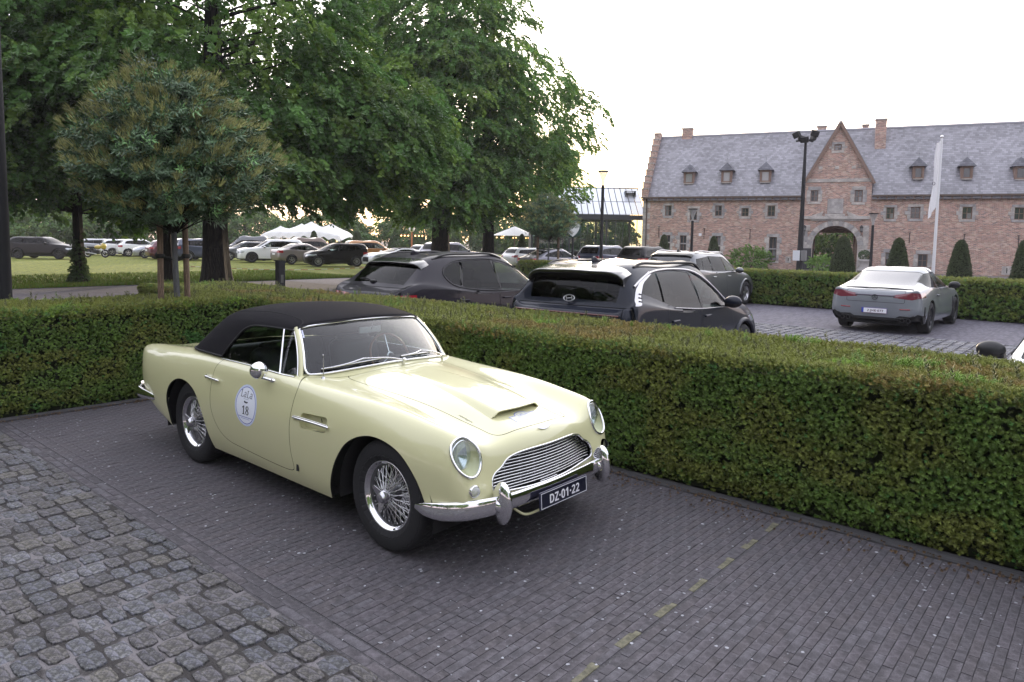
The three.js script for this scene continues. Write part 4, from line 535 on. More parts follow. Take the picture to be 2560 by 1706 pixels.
// crown: flattened boughs of drooping sprays over a set of ellipsoids { c, r, n }
function tree(name, label, pos, o) {
  const t = thing(name, label, 'tree', pos, 0, o.group), R = rng(o.seed), mats = [[], [], []], cols = [[], [], []], q = new THREE.Quaternion(), q2 = new THREE.Quaternion(), limbs = [];
  const H = o.trunkTop || 8, lean = o.lean || [0, 0], base = V(0, -0.1, 0), tp = V(lean[0], H, lean[1]);
  part(t, 'trunk', trunkGeo([base, base.clone().lerp(tp, 0.3).add(V(0.05 * R(), 0, 0.05)), base.clone().lerp(tp, 0.65), tp], [o.r, o.r * 0.86, o.r * 0.66, o.r * 0.35], 18, o.flare ?? 0.5), barkM(o.bark || [0.085, 0.075, 0.062]));
  for (const e of o.crown) for (let i = 0; i < e.n; i++) {
    const u = rv(R), rad = 0.55 + 0.47 * Math.pow(R(), 0.55), no = 0.82 + 0.5 * (fbm(u.x * 2.3 + o.seed, u.y * 2.3 + u.z * 2.1, 3) - 0.4);
    const c = V(e.c[0] + u.x * e.r[0] * rad * no, e.c[1] + u.y * e.r[1] * rad * no, e.c[2] + u.z * e.r[2] * rad * no); if (c.y < (o.floor || 1.4)) continue;
    if (i % (o.limbEvery || 9) === 0) { const k = clamp((c.y - 0.35 * Math.hypot(c.x, c.z)) / H, 0.25, 0.98), a = base.clone().lerp(tp, k), m = a.clone().lerp(c, 0.55).add(V(0, 0.06 * a.distanceTo(c), 0)); limbs.push(limbGeo(a, m, c, 0.02 + o.r * 0.13 * (1 - k * 0.7))); }
    const outw = V(c.x - lean[0] * 0.5, 0, c.z - lean[1] * 0.5).normalize(), az = Math.atan2(outw.x, outw.z), cs = (o.bough || 1) * (0.8 + 0.5 * R()), tone = (o.tone || 1) * (0.6 + 0.8 * fbm(c.x * 0.6 + o.seed, c.y * 0.6 + c.z * 0.5, 2)), yl = R();
    for (let k = 0; k < (o.per || 12); k++) {
      const a = az + (R() - 0.5) * 2.6, rr = cs * Math.sqrt(R()) * 0.75, p = V(c.x + Math.sin(a) * rr, c.y - rr * rr * 0.62 / cs + (R() - 0.5) * 0.34 * cs, c.z + Math.cos(a) * rr);
      q.setFromAxisAngle(UPV, a + (R() - 0.5) * 0.9); q2.setFromAxisAngle(V(1, 0, 0), R() * 0.85 - 0.05); q.multiply(q2); const j = (i + k) % 3, b = tone * (0.7 + 0.6 * R()), y = smoothstep(yl + 0.3 * R(), 0.5, 1.2) * (o.yellow ?? 0.6);
      mats[j].push(poseM(p, q.clone(), (o.leaf || 1) * (0.75 + 0.55 * R()))); cols[j].push(rgb(lerp(0.10, 0.22, y) * b, lerp(0.22, 0.32, y) * b, lerp(0.042, 0.032, y) * b));
    }
  }
  if (limbs.length) part(t, 'limbs', merge(limbs), barkM([0.07, 0.06, 0.05]), { kind: 'stuff' });
  leafSprays.forEach((g, k) => mats[k].length && instances(t, 'crown', g, o.solid ? leafSolid : leafM, mats[k], cols[k]));
  return t;
}
const E3 = (x, y, z, a, b, c, n) => ({ c: [x, y, z], r: [a, b, c], n });
tree('broadleaf_tree', 'big tree with the thickest trunk, its wide crown spreading over the lawn edge', [-25.7, 0, -12.9], { seed: 101, r: 0.46, trunkTop: 13, crown: [E3(0, 9.2, 0, 6.4, 5.2, 6.4, 470), E3(3.2, 6.0, -4.2, 3.7, 2.6, 3.7, 190), E3(-2, 7, 4, 4, 3, 4, 160), E3(2.6, 5.2, 0.6, 3, 2.2, 3.2, 130), E3(1.2, 4.6, -3, 3, 1.8, 3, 90)], per: 12, bough: 1.3, leaf: 1.25, floor: 2.6 });
tree('broadleaf_tree', 'leafy tree at the left edge with ivy at the foot of its slim trunk', [-30.7, 0, -9.9], { seed: 102, r: 0.19, trunkTop: 11, crown: [E3(0, 8.2, 0.8, 4.6, 5, 4.6, 460), E3(1.5, 5.2, 2.8, 3.0, 3.0, 3.0, 210), E3(2, 9, 4, 3.6, 4, 3.6, 230), E3(-1, 4.2, 3.6, 2.6, 2.6, 2.6, 150), E3(0.7, 3.3, -0.9, 0.8, 1.3, 0.8, 26)], per: 11, bough: 1.1, leaf: 1.05, floor: 1.7, tone: 0.8, yellow: 0.5 });  // lowered tone puts the shade of the crown into the leaf colour
tree('broadleaf_tree', 'second trunk standing just behind the staked tree and left of the thick trunk', [-29.3, 0, -12.7], { seed: 103, r: 0.24, trunkTop: 9, crown: [E3(-1, 8, 0, 4.2, 3.6, 4.2, 260), E3(-3, 5, 1, 3, 2.2, 3, 120)], per: 11, bough: 1, leaf: 0.9, floor: 2.8, tone: 0.85 });
tree('broadleaf_tree', 'tall tree left of the pair whose trunks rise behind the dark estate car roof', [-30.6, 0, -29.1], { seed: 104, r: 0.52, trunkTop: 15, crown: [E3(0, 10, 0, 5.6, 5.6, 5.6, 460), E3(0.5, 5.6, 0.5, 4.4, 3, 4.4, 220), E3(-0.4, 15, 0.3, 4.0, 4.2, 4.0, 200)], per: 11, bough: 1.4, leaf: 1.3, floor: 2.3 });
tree('broadleaf_tree', 'tall airy tree right of the pair, its thin boughs outlined against the white sky', [-29.8, 0, -32.4], { seed: 105, r: 0.34, trunkTop: 17, crown: [E3(0.8, 10.0, -0.6, 5.9, 4.2, 5.9, 240), E3(1.0, 6.0, -0.8, 5.0, 2.8, 5.0, 180), E3(-0.6, 15.3, 0.4, 3.1, 4.0, 3.1, 90)], per: 9, bough: 1.35, leaf: 1.15, floor: 2.3, limbEvery: 5 });
tree('broadleaf_tree', 'sunlit-coloured yellow-green tree rising behind the left end of the glass pavilion roof', [-40.5, 0, -50.5], { seed: 106, r: 0.22, trunkTop: 9, crown: [E3(0, 9.4, 0, 3.2, 3.0, 3.2, 170)], per: 10, bough: 1.3, leaf: 1.3, yellow: 1.1, tone: 1.15 });  // sunlight is painted into the leaves by extra yellow and tone
tree('broadleaf_tree', 'shade-coloured tree closing the left edge of the picture above the black car on the lawn', [-36, 0, -3.5], { seed: 107, r: 0.3, trunkTop: 9, crown: [E3(0, 7, 0, 5.5, 4.6, 5.5, 330), E3(1.5, 3.6, 0.5, 3.5, 2, 3.5, 120)], per: 11, bough: 1.1, leaf: 1.1, tone: 0.5, floor: 1.6 });  // backlit shade is painted in: leaf colour darkened by the low tone
// staked evergreen trees with catkins
const oakSpray = [21, 22].map((s) => { const R = rng(s), L = []; for (let i = 0; i < 9; i++) { const a = i * 2.4, k = i / 9, p = V(0, 0.09 * k, 0), d = V(Math.cos(a), 0.35 + 0.9 * k, Math.sin(a)).normalize(); L.push([p, p.clone().addScaledVector(d, 0.062 * (0.8 + 0.4 * R())), 0.0095, V(-Math.sin(a), 0, Math.cos(a))]); } return leafFan(L); });
const catkin = [31, 32].map((s) => { const R = rng(s), L = []; for (let i = 0; i < 8; i++) { const a = i * 2.4 + R(), p = V(0, 0.015 * i / 8, 0); let d = V(Math.cos(a) * 0.5, 1, Math.sin(a) * 0.5).normalize(), b = p.clone().addScaledVector(d, 0.055); L.push([p, b, 0.0035, V(-Math.sin(a), 0, Math.cos(a))]); d = V(Math.cos(a) * 0.2, 1, Math.sin(a) * 0.2).normalize(); L.push([b.clone().addScaledVector(d, -0.012), b.clone().addScaledVector(d, 0.045 + 0.02 * R()), 0.003, V(-Math.sin(a), 0, Math.cos(a))]); } return leafFan(L); });
const oakM = std([1, 1, 1], 0.5), catM = std([1, 1, 1], 0.9);
function stakedTree(label, pos, turn, o) {
  const t = thing('staked_tree', label, 'tree', pos, turn), R = rng(o.seed), lm = [[], []], lc = [[], []], cm = [[], []], cc = [[], []], q = new THREE.Quaternion(), tw = [], tp = V(0, 2.3, 0);
  part(t, 'trunk', trunkGeo([V(0, 0, 0), V(0.01, 1, 0), V(0.0, 1.8, 0.02), V(0, 3.2, 0)], [0.042, 0.036, 0.032, 0.014], 10, 0), std([0.34, 0.34, 0.35], 0.9, 0, { map: rel(grainTex, 2), bumpMap: rel(barkBump, 1), bumpScale: 0.004 }));
  for (let i = 0; i < o.n; i++) {                              // clumps: rosettes of narrow leaves, catkins curving up and out of them
    const u = rv(R), n2 = 0.66 + 1.0 * (fbm(u.x * 2.6 + o.seed, u.y * 3.2 + u.z * 3, 3) - 0.3), y0 = u.y > 0 ? 1.16 : 0.86, wx = u.y > 0 ? 1.24 - 0.32 * u.y : 1.24, rad = n2 * (0.35 + 0.68 * Math.pow(R(), 0.45)), c = V(u.x * wx * rad, 2.76 + u.y * y0 * rad, u.z * wx * rad);
    if (o.hole && Math.hypot(c.x - o.hole[0], c.y - o.hole[1]) < o.hole[2]) continue;
    if (i % 3 === 0) tw.push(new THREE.TubeGeometry(new THREE.CatmullRomCurve3([V(0, clamp(c.y - 0.5, 1.9, 3.1), 0), V(c.x * 0.5, c.y - 0.12, c.z * 0.5), c]), 6, 0.007, 4));
    const flower = R() < 0.72 && rad > 0.45, fresh = R() < 0.3, outw = V(u.x, 0, u.z).normalize(), b0 = 0.75 + 0.5 * R();
    for (let k = 0; k < 8; k++) { const p = c.clone().add(V((R() - 0.5) * 0.26, (R() - 0.5) * 0.13, (R() - 0.5) * 0.26)); q.setFromUnitVectors(UPV, outw.clone().multiplyScalar(0.7).add(V(0, 0.4, 0)).addScaledVector(rv(R), 0.6).normalize()); const b = b0 * (0.7 + 0.6 * R()), j = k % 2; lm[j].push(poseM(p, q, 0.9 + 0.5 * R())); lc[j].push(fresh && k < 3 ? rgb(0.16 * b, 0.31 * b, 0.11 * b) : rgb(0.07 * b, 0.122 * b, 0.06 * b)); }
    if (flower) for (let k = 0; k < 6; k++) { const p = c.clone().addScaledVector(outw, 0.06 + 0.07 * R()).add(V((R() - 0.5) * 0.2, 0.03 + 0.07 * R(), (R() - 0.5) * 0.2)); q.setFromUnitVectors(UPV, outw.clone().multiplyScalar(0.75).add(V(0, 0.8, 0)).addScaledVector(rv(R), 0.3).normalize()); const b = b0 * (0.7 + 0.6 * R()), j = k % 2; cm[j].push(poseM(p, q, 0.8 + 0.5 * R())); cc[j].push(rgb(0.29 * b, 0.29 * b, 0.115 * b)); }
  }
  part(t, 'limbs', merge(tw), barkM([0.1, 0.09, 0.08]), { kind: 'stuff' });
  oakSpray.forEach((g, k) => instances(t, 'crown', g, oakM, lm[k], lc[k])); catkin.forEach((g, k) => instances(t, 'catkins', g, catM, cm[k], cc[k]));
  return t;
}
const stakeWood = std([0.5, 0.34, 0.23], 0.85, 0, { map: rel(grainTex, 1.5), bumpMap: rel(barkBump, 1), bumpScale: 0.002 }), strapM = std([0.014, 0.013, 0.012], 0.8);
function stakes(label, list, strapY, r) { list.forEach(([x, z, tx, tz, h], i) => { const s = thing('tree_stake', label[i], 'stake', [x, 0, z]); part(s, 'post', rod(V(0, 0, 0), V(tx, h, tz), r, r * 0.97, 16), stakeWood); const d = list.c; part(s, 'strap', merge([new THREE.TorusGeometry(r * 1.15, 0.012, 6, 20).rotateX(PI / 2).scale(1, 2.6, 1).translate(tx * strapY / h, strapY, tz * strapY / h), (() => { const a = V(tx * strapY / h, strapY, tz * strapY / h), b = V(d[0] - x, strapY - 0.05, d[1] - z), g = rod(a, b, 0.022, 0.022, 4); return g; })()]), strapM); }); }
stakedTree('small round-crowned staked tree with brown catkins, in the hedge behind the convertible', [-8.98, 0, -3.98], 0.4, { seed: 201, n: 820, hole: [-0.18, 3.05, 0.15] });
{ const l = [[-9.04, -3.80, -0.03, -0.03, 2.35], [-9.0, -4.14, 0.02, 0.05, 2.35]]; l.c = [-8.98, -3.98]; stakes(['straight wooden stake left of the thin grey trunk behind the convertible', 'leaning wooden stake right of the thin grey trunk behind the convertible'], l, 1.62, 0.036); }
stakedTree('round staked tree near the glass pavilion, in front of the tall airy tree', [-18.55, 0, -23.9], 2.2, { seed: 202, n: 560 });
{ const l = [[-18.85, -23.55, 0, 0, 2.1], [-18.25, -24.2, 0, 0, 2.1]]; l.c = [-18.55, -23.9]; stakes(['left wooden stake of the round tree near the glass pavilion', 'right wooden stake of the round tree near the glass pavilion'], l, 1.6, 0.05); }
// clipped cones
function topiary(label, x, z, h, r) {
  const t = thing('clipped_cone', label, 'topiary', [x, 0, z], (x * 7) % 3, 'clipped yew cones along the buildings'), R = rng(Math.round(x * 91 + z * 17 + 9999)), m = [[], [], []], c = [[], [], []], q = new THREE.Quaternion(), prof = (k) => r * (k < 0.12 ? 0.86 + k : 0.98 - 0.72 * Math.pow((k - 0.12) / 0.88, 1.6)) * (k > 0.93 ? Math.sqrt((1.0001 - k) / 0.07) : 1);
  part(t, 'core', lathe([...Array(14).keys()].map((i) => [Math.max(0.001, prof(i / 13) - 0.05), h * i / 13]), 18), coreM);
  for (let i = 0; i < 2600 * r * h; i++) { const k = R(), a = R() * 6.283, rr = prof(k) * (0.97 + 0.08 * (fbm(a * 2, k * 6, 2) - 0.5)) - 0.03 * R(); q.setFromUnitVectors(UPV, V(Math.cos(a), 0.4, Math.sin(a)).addScaledVector(rv(R), 0.7).normalize()); const b = 0.6 + 0.7 * R(); m[i % 3].push(poseM(V(Math.cos(a) * rr, k * h, Math.sin(a) * rr), q, 2.0 + R())); c[i % 3].push(rgb(0.06 * b, 0.085 * b, 0.03 * b)); }
  sprigs.forEach((g, k) => instances(t, 'foliage', g, yewM, m[k], c[k]));
}
topiary('clipped cone in front of the manor at its far left corner, behind the car roofs', -25.5, -46.6, 2.55, 0.5);
topiary('clipped cone before the lower left manor wall, right of the second thin lamp', -22.75, -49, 2.5, 0.5);
topiary('widest clipped cone, standing before the gate arch', -10.75, -38.2, 2.4, 0.64);
topiary('clipped cone between the gate arch and the white flagpole', -8.15, -37.8, 2.35, 0.54);
topiary('clipped cone right of the flagpole, above the front of the grey coupe', -5.2, -35.1, 2.25, 0.50);
topiary('clipped cone cut by the right edge of the picture', -2.95, -34.4, 2.27, 0.45);
topiary('clipped cone left of the trunk of the round staked tree', -32.1, -38.3, 2.38, 0.4);
topiary('clipped cone before the middle of the glass pavilion, left of the tall lamp post', -31.4, -45.5, 2.5, 0.42);
topiary('clipped cone before the right end of the glass pavilion, right of the tall lamp post', -29.2, -47.4, 2.46, 0.42);
topiary('clipped cone in front of the white tent, right of the orange car', -61.5, -46.2, 2.7, 0.75);
topiary('clipped cone with its tip against the middle of the white tent', -64, -42.6, 2.6, 0.6);
// far row of trees closing the lawn
const ORDER = ['first', 'second', 'third', 'fourth', 'fifth', 'sixth', 'seventh', 'eighth', 'ninth', 'tenth'];
[[-108, -4, 7.8], [-105, -16, 6.6], [-100, -28, 7.2], [-107, -36, 8.6], [-101, -43, 6.4], [-97, -53, 7.0], [-92, -64, 6.6], [-84, -76, 7.4], [-76, -87, 7.2], [-62, -90, 7.6]].forEach(([x, z, h], i) => tree('hedgerow_tree', ORDER[i] + ' bushy tree from the left in the hazy row closing the far lawn', [x, 0, z], { seed: 300 + i, r: 0.2, trunkTop: h * 0.6, crown: [E3(0, h * 0.46, 0, 7.4, h * 0.5, 6.2, 210)], per: 8, bough: 1.9, leaf: 2.2, floor: 0.2, tone: 0.62, yellow: 0.6, limbEvery: 60, solid: true, group: 'row of trees closing the far side of the lawn' }));
tree('courtyard_tree', 'green tree in the courtyard seen through the gate arch', [-21.5, 0, -74], { seed: 330, r: 0.2, trunkTop: 4, crown: [E3(0, 3.2, 0, 4, 3.0, 3, 200)], per: 9, bough: 1.2, leaf: 1.2, floor: 0.2, limbEvery: 30 });
// trees across the lane behind the viewer, seen only in the car's paint and chrome
[[-10, 13.5], [-3, 15.5], [4.5, 14.5], [12, 11], [-17, 8.8], [-23, 12.5], [-26, 6.5], [22, -3], [27, -12], [30, -22], [29, -33], [33, -44]].forEach(([x, z], i) => tree('lane_tree', 'tree outside the picture beside the car park, mirrored in paint and glass', [x, 0, z], { seed: 400 + i, r: 0.26, trunkTop: 8, crown: [E3(0, 6.2, 0, x > 20 ? 6 : 4.3, 5.2, x > 20 ? 6 : 4.3, x > 20 ? 220 : 150)], per: 9, bough: 1.6, leaf: 1.9, floor: 1.6, limbEvery: 12, solid: true, group: 'trees outside the picture around the car park' }));
{ const R = rng(71), t = thing('ivy', 'ivy leaves climbing the foot of the slim trunk at the left', 'ivy', [-30.7, 0, -9.9]), m = [], c = [], q = new THREE.Quaternion(); for (let i = 0; i < 260; i++) { const y = R() * R() * 2.4, a = R() * 6.3, r = 0.22 + 0.25 * R() * Math.exp(-y); q.setFromUnitVectors(UPV, V(Math.cos(a), 0.4, Math.sin(a)).addScaledVector(rv(R), 0.5).normalize()); m.push(poseM(V(Math.cos(a) * r, y, Math.sin(a) * r), q, 0.35 + 0.3 * R())); const b = 0.7 + 0.6 * R(); c.push(rgb(0.06 * b, 0.11 * b, 0.03 * b)); } instances(t, 'foliage', leafSprays[0], leafM, m, c); t.userData.kind = 'stuff'; }
ballLater();
{ // twigs and dead needles at the foot of the hedges
  const R = rng(91), m = [], c = [], q = new THREE.Quaternion(), t = thing('leaf_litter', 'dead leaves and needles along the foot of the long hedge', 'leaf litter'); t.userData.kind = 'stuff';
  for (let i = 0; i < 1500; i++) { const along = R() < 0.75, x = along ? -8.2 + R() * 8.6 : -8.32 + R() ** 2 * 0.12, z = along ? -4.88 + R() ** 2.5 * 0.3 : -4.8 + R() * 3; q.setFromEuler(new THREE.Euler(PI / 2 + (R() - 0.5) * 0.5, R() * 6.3, 0)); m.push(poseM(V(x, 0.016, z), q, 0.4 + 0.5 * R())); const b = 0.5 + R(); c.push(rgb(0.12 * b, 0.075 * b, 0.04 * b)); }
  instances(t, 'needles', sprigs[1], yewM, m, c);
}
function shrub(label, x, z, r, h, n, tone) { const t = thing('shrub', label, 'shrub', [x, 0, z]), R = rng(Math.round(Math.abs(x * 31 + z * 7))), m = [[], [], []], c = [[], [], []], q = new THREE.Quaternion(); part(t, 'stems', merge([0, 1, 2, 3].map((k) => rod(V(0, 0, 0), V(Math.cos(k * 1.7) * r * 0.5, h * 0.7, Math.sin(k * 1.7) * r * 0.5), 0.03, 0.012, 5))), barkM([0.08, 0.07, 0.06]), { kind: 'stuff' }); for (let i = 0; i < n; i++) { const u = rv(R), k = 0.6 + 0.4 * R(), p = V(u.x * r * k, h * (0.5 + 0.5 * u.y * k), u.z * r * k); q.setFromUnitVectors(V(0, 0, 1), u.clone().add(V(0, 0.5, 0)).normalize()); const b = tone * (0.7 + 0.6 * R()); m[i % 3].push(poseM(p, q, 0.7 + 0.5 * R())); c[i % 3].push(rgb(0.14 * b, 0.24 * b, 0.05 * b)); } leafSprays.forEach((g, k) => instances(t, 'foliage', g, leafSolid, m[k], c[k])); }
shrub('loose light green shrub at the foot of the manor left wing', -23.1, -56.6, 1.5, 1.5, 260, 1); shrub('low green shrub in front of the gate arch beside the widest cone', -17.75, -57.2, 0.7, 0.9, 110, 1.2);
// ---------- the pale yellow open tourer with its black hood up ----------
Sheet.prototype.find = function (f, target, u, v) {           // Newton: the place on the sheet where f(p) = target
  for (let k = 0; k < 14; k++) {
    const p = this.at(clamp(u, 0, this.n - 1.001), clamp(v, 0, this.m - 1.001)), a = f(p), e = 1e-3, pu = f(this.at(clamp(u + e, 0, this.n - 1), v)), pv = f(this.at(u, clamp(v + e, 0, this.m - 1)));
    const j = [(pu[0] - a[0]) / e, (pv[0] - a[0]) / e, (pu[1] - a[1]) / e, (pv[1] - a[1]) / e], d = j[0] * j[3] - j[1] * j[2] || 1e-9, r0 = target[0] - a[0], r1 = target[1] - a[1];
    u = clamp(u + clamp((j[3] * r0 - j[1] * r1) / d, -0.7, 0.7), 0, this.n - 1.001); v = clamp(v + clamp((-j[2] * r0 + j[0] * r1) / d, -0.7, 0.7), 0, this.m - 1.001);
  }
  const p = this.at(u, v), e = 0.02, a = this.at(u + e, v).sub(this.at(u - e, v)), b = this.at(u, v + e).sub(this.at(u, v - e)), n = a.cross(b).normalize(); if (n.dot(V(p.x * 0.1, p.y - 0.45, p.z)) < 0) n.negate();
  return { p, n, u, v };
};
const XY = (p) => [p.x, p.y], YZ = (p) => [p.y, p.z], XZ = (p) => [p.x, p.z];
{
  const cream = paint([0.60, 0.585, 0.335]);
  const t = thing('convertible_car', 'pale yellow vintage convertible with black fabric roof and wire wheels beside the hedge', 'car', [-4.492, 0, -3.417], 0);
  const net = [
    [[-1.72, 0.30, 0.73], [-1.95, 0.345, 0.70], [-2.10, 0.36, 0.64], [-2.17, 0.36, 0.53], [-2.19, 0.36, 0.40], [-2.2, 0.36, 0.27], [-2.21, 0.36, 0.13], [-2.21, 0.36, 0]],
    [[-1.77, 0.30, 0.76], [-2.08, 0.40, 0.755], [-2.24, 0.48, 0.71], [-2.31, 0.52, 0.63], [-2.34, 0.52, 0.50], [-2.36, 0.52, 0.34], [-2.37, 0.52, 0.17], [-2.37, 0.52, 0]],
    [[-1.73, 0.29, 0.765], [-2.0, 0.40, 0.785], [-2.22, 0.57, 0.765], [-2.33, 0.71, 0.70], [-2.375, 0.76, 0.60], [-2.40, 0.74, 0.42], [-2.41, 0.73, 0.2], [-2.41, 0.73, 0]],
    [[-1.68, 0.27, 0.77], [-1.9, 0.39, 0.80], [-2.08, 0.60, 0.80], [-2.22, 0.79, 0.755], [-2.31, 0.865, 0.66], [-2.31, 0.84, 0.45], [-2.31, 0.83, 0.22], [-2.31, 0.83, 0]],
    [[-1.6, 0.25, 0.775], [-1.78, 0.38, 0.812], [-1.9, 0.60, 0.82], [-1.95, 0.80, 0.78], [-1.98, 0.893, 0.675], [-1.98, 0.875, 0.48], [-1.98, 0.885, 0.24], [-1.98, 0.89, 0]],
    [[-1.48, 0.22, 0.78], [-1.57, 0.37, 0.822], [-1.58, 0.60, 0.832], [-1.6, 0.80, 0.80], [-1.6, 0.908, 0.70], [-1.6, 0.905, 0.5], [-1.6, 0.925, 0.25], [-1.6, 0.935, 0]],
    [[-1.1, 0.21, 0.78], [-1.1, 0.36, 0.822], [-1.1, 0.6, 0.836], [-1.1, 0.8, 0.805], [-1.1, 0.922, 0.72], [-1.1, 0.945, 0.5], [-1.1, 0.965, 0.25], [-1.1, 0.97, 0]],
    [[-0.5, 0.205, 0.772], [-0.5, 0.34, 0.815], [-0.5, 0.6, 0.838], [-0.5, 0.8, 0.808], [-0.5, 0.925, 0.735], [-0.5, 0.96, 0.5], [-0.5, 0.98, 0.25], [-0.5, 0.985, 0]],
    [[0.1, 0.20, 0.772], [0.1, 0.34, 0.815], [0.1, 0.6, 0.836], [0.1, 0.79, 0.805], [0.1, 0.913, 0.735], [0.1, 0.94, 0.5], [0.1, 0.975, 0.25], [0.1, 0.985, 0]],
    [[0.5, 0.20, 0.776], [0.5, 0.34, 0.818], [0.5, 0.6, 0.832], [0.5, 0.78, 0.80], [0.5, 0.893, 0.715], [0.5, 0.902, 0.5], [0.5, 0.945, 0.25], [0.5, 0.955, 0]],
    [[0.9, 0.205, 0.782], [0.9, 0.35, 0.82], [0.9, 0.59, 0.828], [0.9, 0.765, 0.795], [0.9, 0.878, 0.695], [0.9, 0.862, 0.5], [0.9, 0.903, 0.25], [0.9, 0.915, 0]],
    [[1.25, 0.23, 0.785], [1.25, 0.37, 0.815], [1.25, 0.58, 0.822], [1.25, 0.745, 0.79], [1.25, 0.855, 0.675], [1.25, 0.815, 0.49], [1.25, 0.855, 0.25], [1.25, 0.866, 0]],
    [[1.46, 0.26, 0.778], [1.48, 0.40, 0.80], [1.5, 0.575, 0.805], [1.5, 0.72, 0.772], [1.5, 0.822, 0.66], [1.5, 0.765, 0.48], [1.5, 0.803, 0.24], [1.5, 0.812, 0]],
    [[1.59, 0.27, 0.765], [1.68, 0.40, 0.775], [1.695, 0.57, 0.778], [1.705, 0.69, 0.748], [1.72, 0.782, 0.65], [1.73, 0.722, 0.46], [1.74, 0.748, 0.23], [1.75, 0.755, 0]],
    [[1.65, 0.27, 0.755], [1.765, 0.40, 0.752], [1.785, 0.555, 0.75], [1.785, 0.655, 0.72], [1.795, 0.70, 0.64], [1.815, 0.662, 0.45], [1.845, 0.69, 0.23], [1.86, 0.70, 0]],
    [[1.69, 0.27, 0.745], [1.80, 0.385, 0.732], [1.828, 0.50, 0.716], [1.832, 0.565, 0.684], [1.832, 0.585, 0.615], [1.85, 0.555, 0.43], [1.885, 0.575, 0.22], [1.90, 0.58, 0]],
    [[1.71, 0.265, 0.735], [1.825, 0.35, 0.705], [1.858, 0.42, 0.672], [1.865, 0.45, 0.615], [1.868, 0.455, 0.535], [1.872, 0.43, 0.38], [1.895, 0.43, 0.2], [1.905, 0.43, 0]],
    [[1.73, 0.26, 0.72], [1.83, 0.295, 0.665], [1.855, 0.305, 0.585], [1.862, 0.305, 0.5], [1.866, 0.305, 0.42], [1.87, 0.305, 0.3], [1.88, 0.305, 0.16], [1.885, 0.305, 0]],
  ];
  const S = new Sheet(net), all = S.mesh(15, 15);
  const archF = sdPoly(smoothLoop([[0.726, 0.10], [0.735, 0.25], [0.785, 0.408], [0.842, 0.513], [0.935, 0.62], [1.086, 0.69], [1.25, 0.697], [1.42, 0.645], [1.55, 0.525], [1.612, 0.391], [1.63, 0.25], [1.63, 0.10]], 80));
  const archR = sdPoly(smoothLoop([[-1.545, 0.10], [-1.562, 0.361], [-1.585, 0.494], [-1.533, 0.612], [-1.401, 0.69], [-1.23, 0.697], [-1.063, 0.637], [-0.963, 0.525], [-0.89, 0.36], [-0.855, 0.242], [-0.83, 0.10]], 80));
  const door = sdPoly(smoothLoop([[0.19, 1.05], [0.21, 0.95], [0.30, 0.90], [0.325, 0.867], [0.319, 0.768], [0.31, 0.6], [0.315, 0.45], [0.332, 0.318], [0.31, 0.299], [-0.4, 0.318], [-0.55, 0.334], [-0.66, 0.38], [-0.74, 0.46], [-0.785, 0.55], [-0.8, 0.65], [-0.8, 0.8], [-0.79, 0.87], [-0.74, 0.94], [-0.7, 1.05]], 140));
  const bonnet = sdPoly(smoothLoop([[1.79, 0], [1.78, 0.2], [1.755, 0.32], [1.72, 0.352], [1.6, 0.365], [1.1, 0.41], [0.6, 0.462], [0.46, 0.458], [0.405, 0.40], [0.44, 0.3], [0.50, 0.15], [0.515, 0]].concat([[0.50, -0.15], [0.44, -0.3], [0.405, -0.40], [0.46, -0.458], [0.6, -0.462], [1.1, -0.41], [1.6, -0.365], [1.72, -0.352], [1.755, -0.32], [1.78, -0.2]]), 160));
  const cabin = sdPoly([[-1.50, -0.56], [-1.52, 0], [-1.50, 0.56], [-1.25, 0.685], [-0.75, 0.722], [0.08, 0.72], [0.17, 0.69], [0.24, 0.6], [0.35, 0.4], [0.42, 0], [0.35, -0.4], [0.24, -0.6], [0.17, -0.69], [0.08, -0.72], [-0.75, -0.722], [-1.25, -0.685]]);
  const gh = [[0, 0.642], [0.2, 0.64], [0.3, 0.63], [0.365, 0.61], [0.415, 0.573], [0.47, 0.546], [0.496, 0.516], [0.502, 0.472], [0.49, 0.446], [0.44, 0.434], [0.25, 0.418], [0, 0.412]], grilleLoop = gh.concat(gh.slice(1, -1).reverse().map(([z, y]) => [-z, y]));
  const grille = sdPoly(grilleLoop), HL = { y: 0.668, z: 0.640, ry: 0.104, rz: 0.088 };
  const lamp = (p) => { const a = -0.16, dz = p.z - HL.z, dy = p.y - HL.y, q = (dz * Math.cos(a) + dy * Math.sin(a)) / HL.rz, w = (-dz * Math.sin(a) + dy * Math.cos(a)) / HL.ry; return p.x > 1.55 ? (1 - Math.hypot(q, w)) * 0.1 : -1; };
  const vent = roundPoly([[0.445, 0.640], [0.695, 0.654], [0.695, 0.710], [0.455, 0.70]], 0.022);
  const side = (f) => (v) => (v.p.z > 0.45 ? f(v.p.x, v.p.y) : -1), low = (f) => (v) => (v.p.y < 0.8 && v.p.z > 0.4 ? f(v.p.x, v.p.y) : -1);
  let shell = clip(clip(all, (v) => (v.p.x > 1.3 ? v.p.y - 0.335 : 1)), (v) => -low(archF)(v)); shell = clip(shell, (v) => -low(archR)(v));
  shell = clip(shell, (v) => (v.p.y > 0.84 ? -cabin(v.p.x, v.p.z) : 1)); shell = clip(shell, (v) => (v.p.x > 1.72 ? -grille(v.p.z, v.p.y) : 1)); shell = clip(shell, (v) => -lamp(v.p));
  const doorF = (v) => (v.p.z > 0.55 && v.p.y > 0.25 ? door(v.p.x, v.p.y) : -1), bonF = (v) => (v.p.y > 0.6 && v.p.x > 0.3 && v.p.z < 0.52 ? bonnet(v.p.x, v.p.z) : -1);
  const liner = push(shell, -0.016), g = 0.0022;
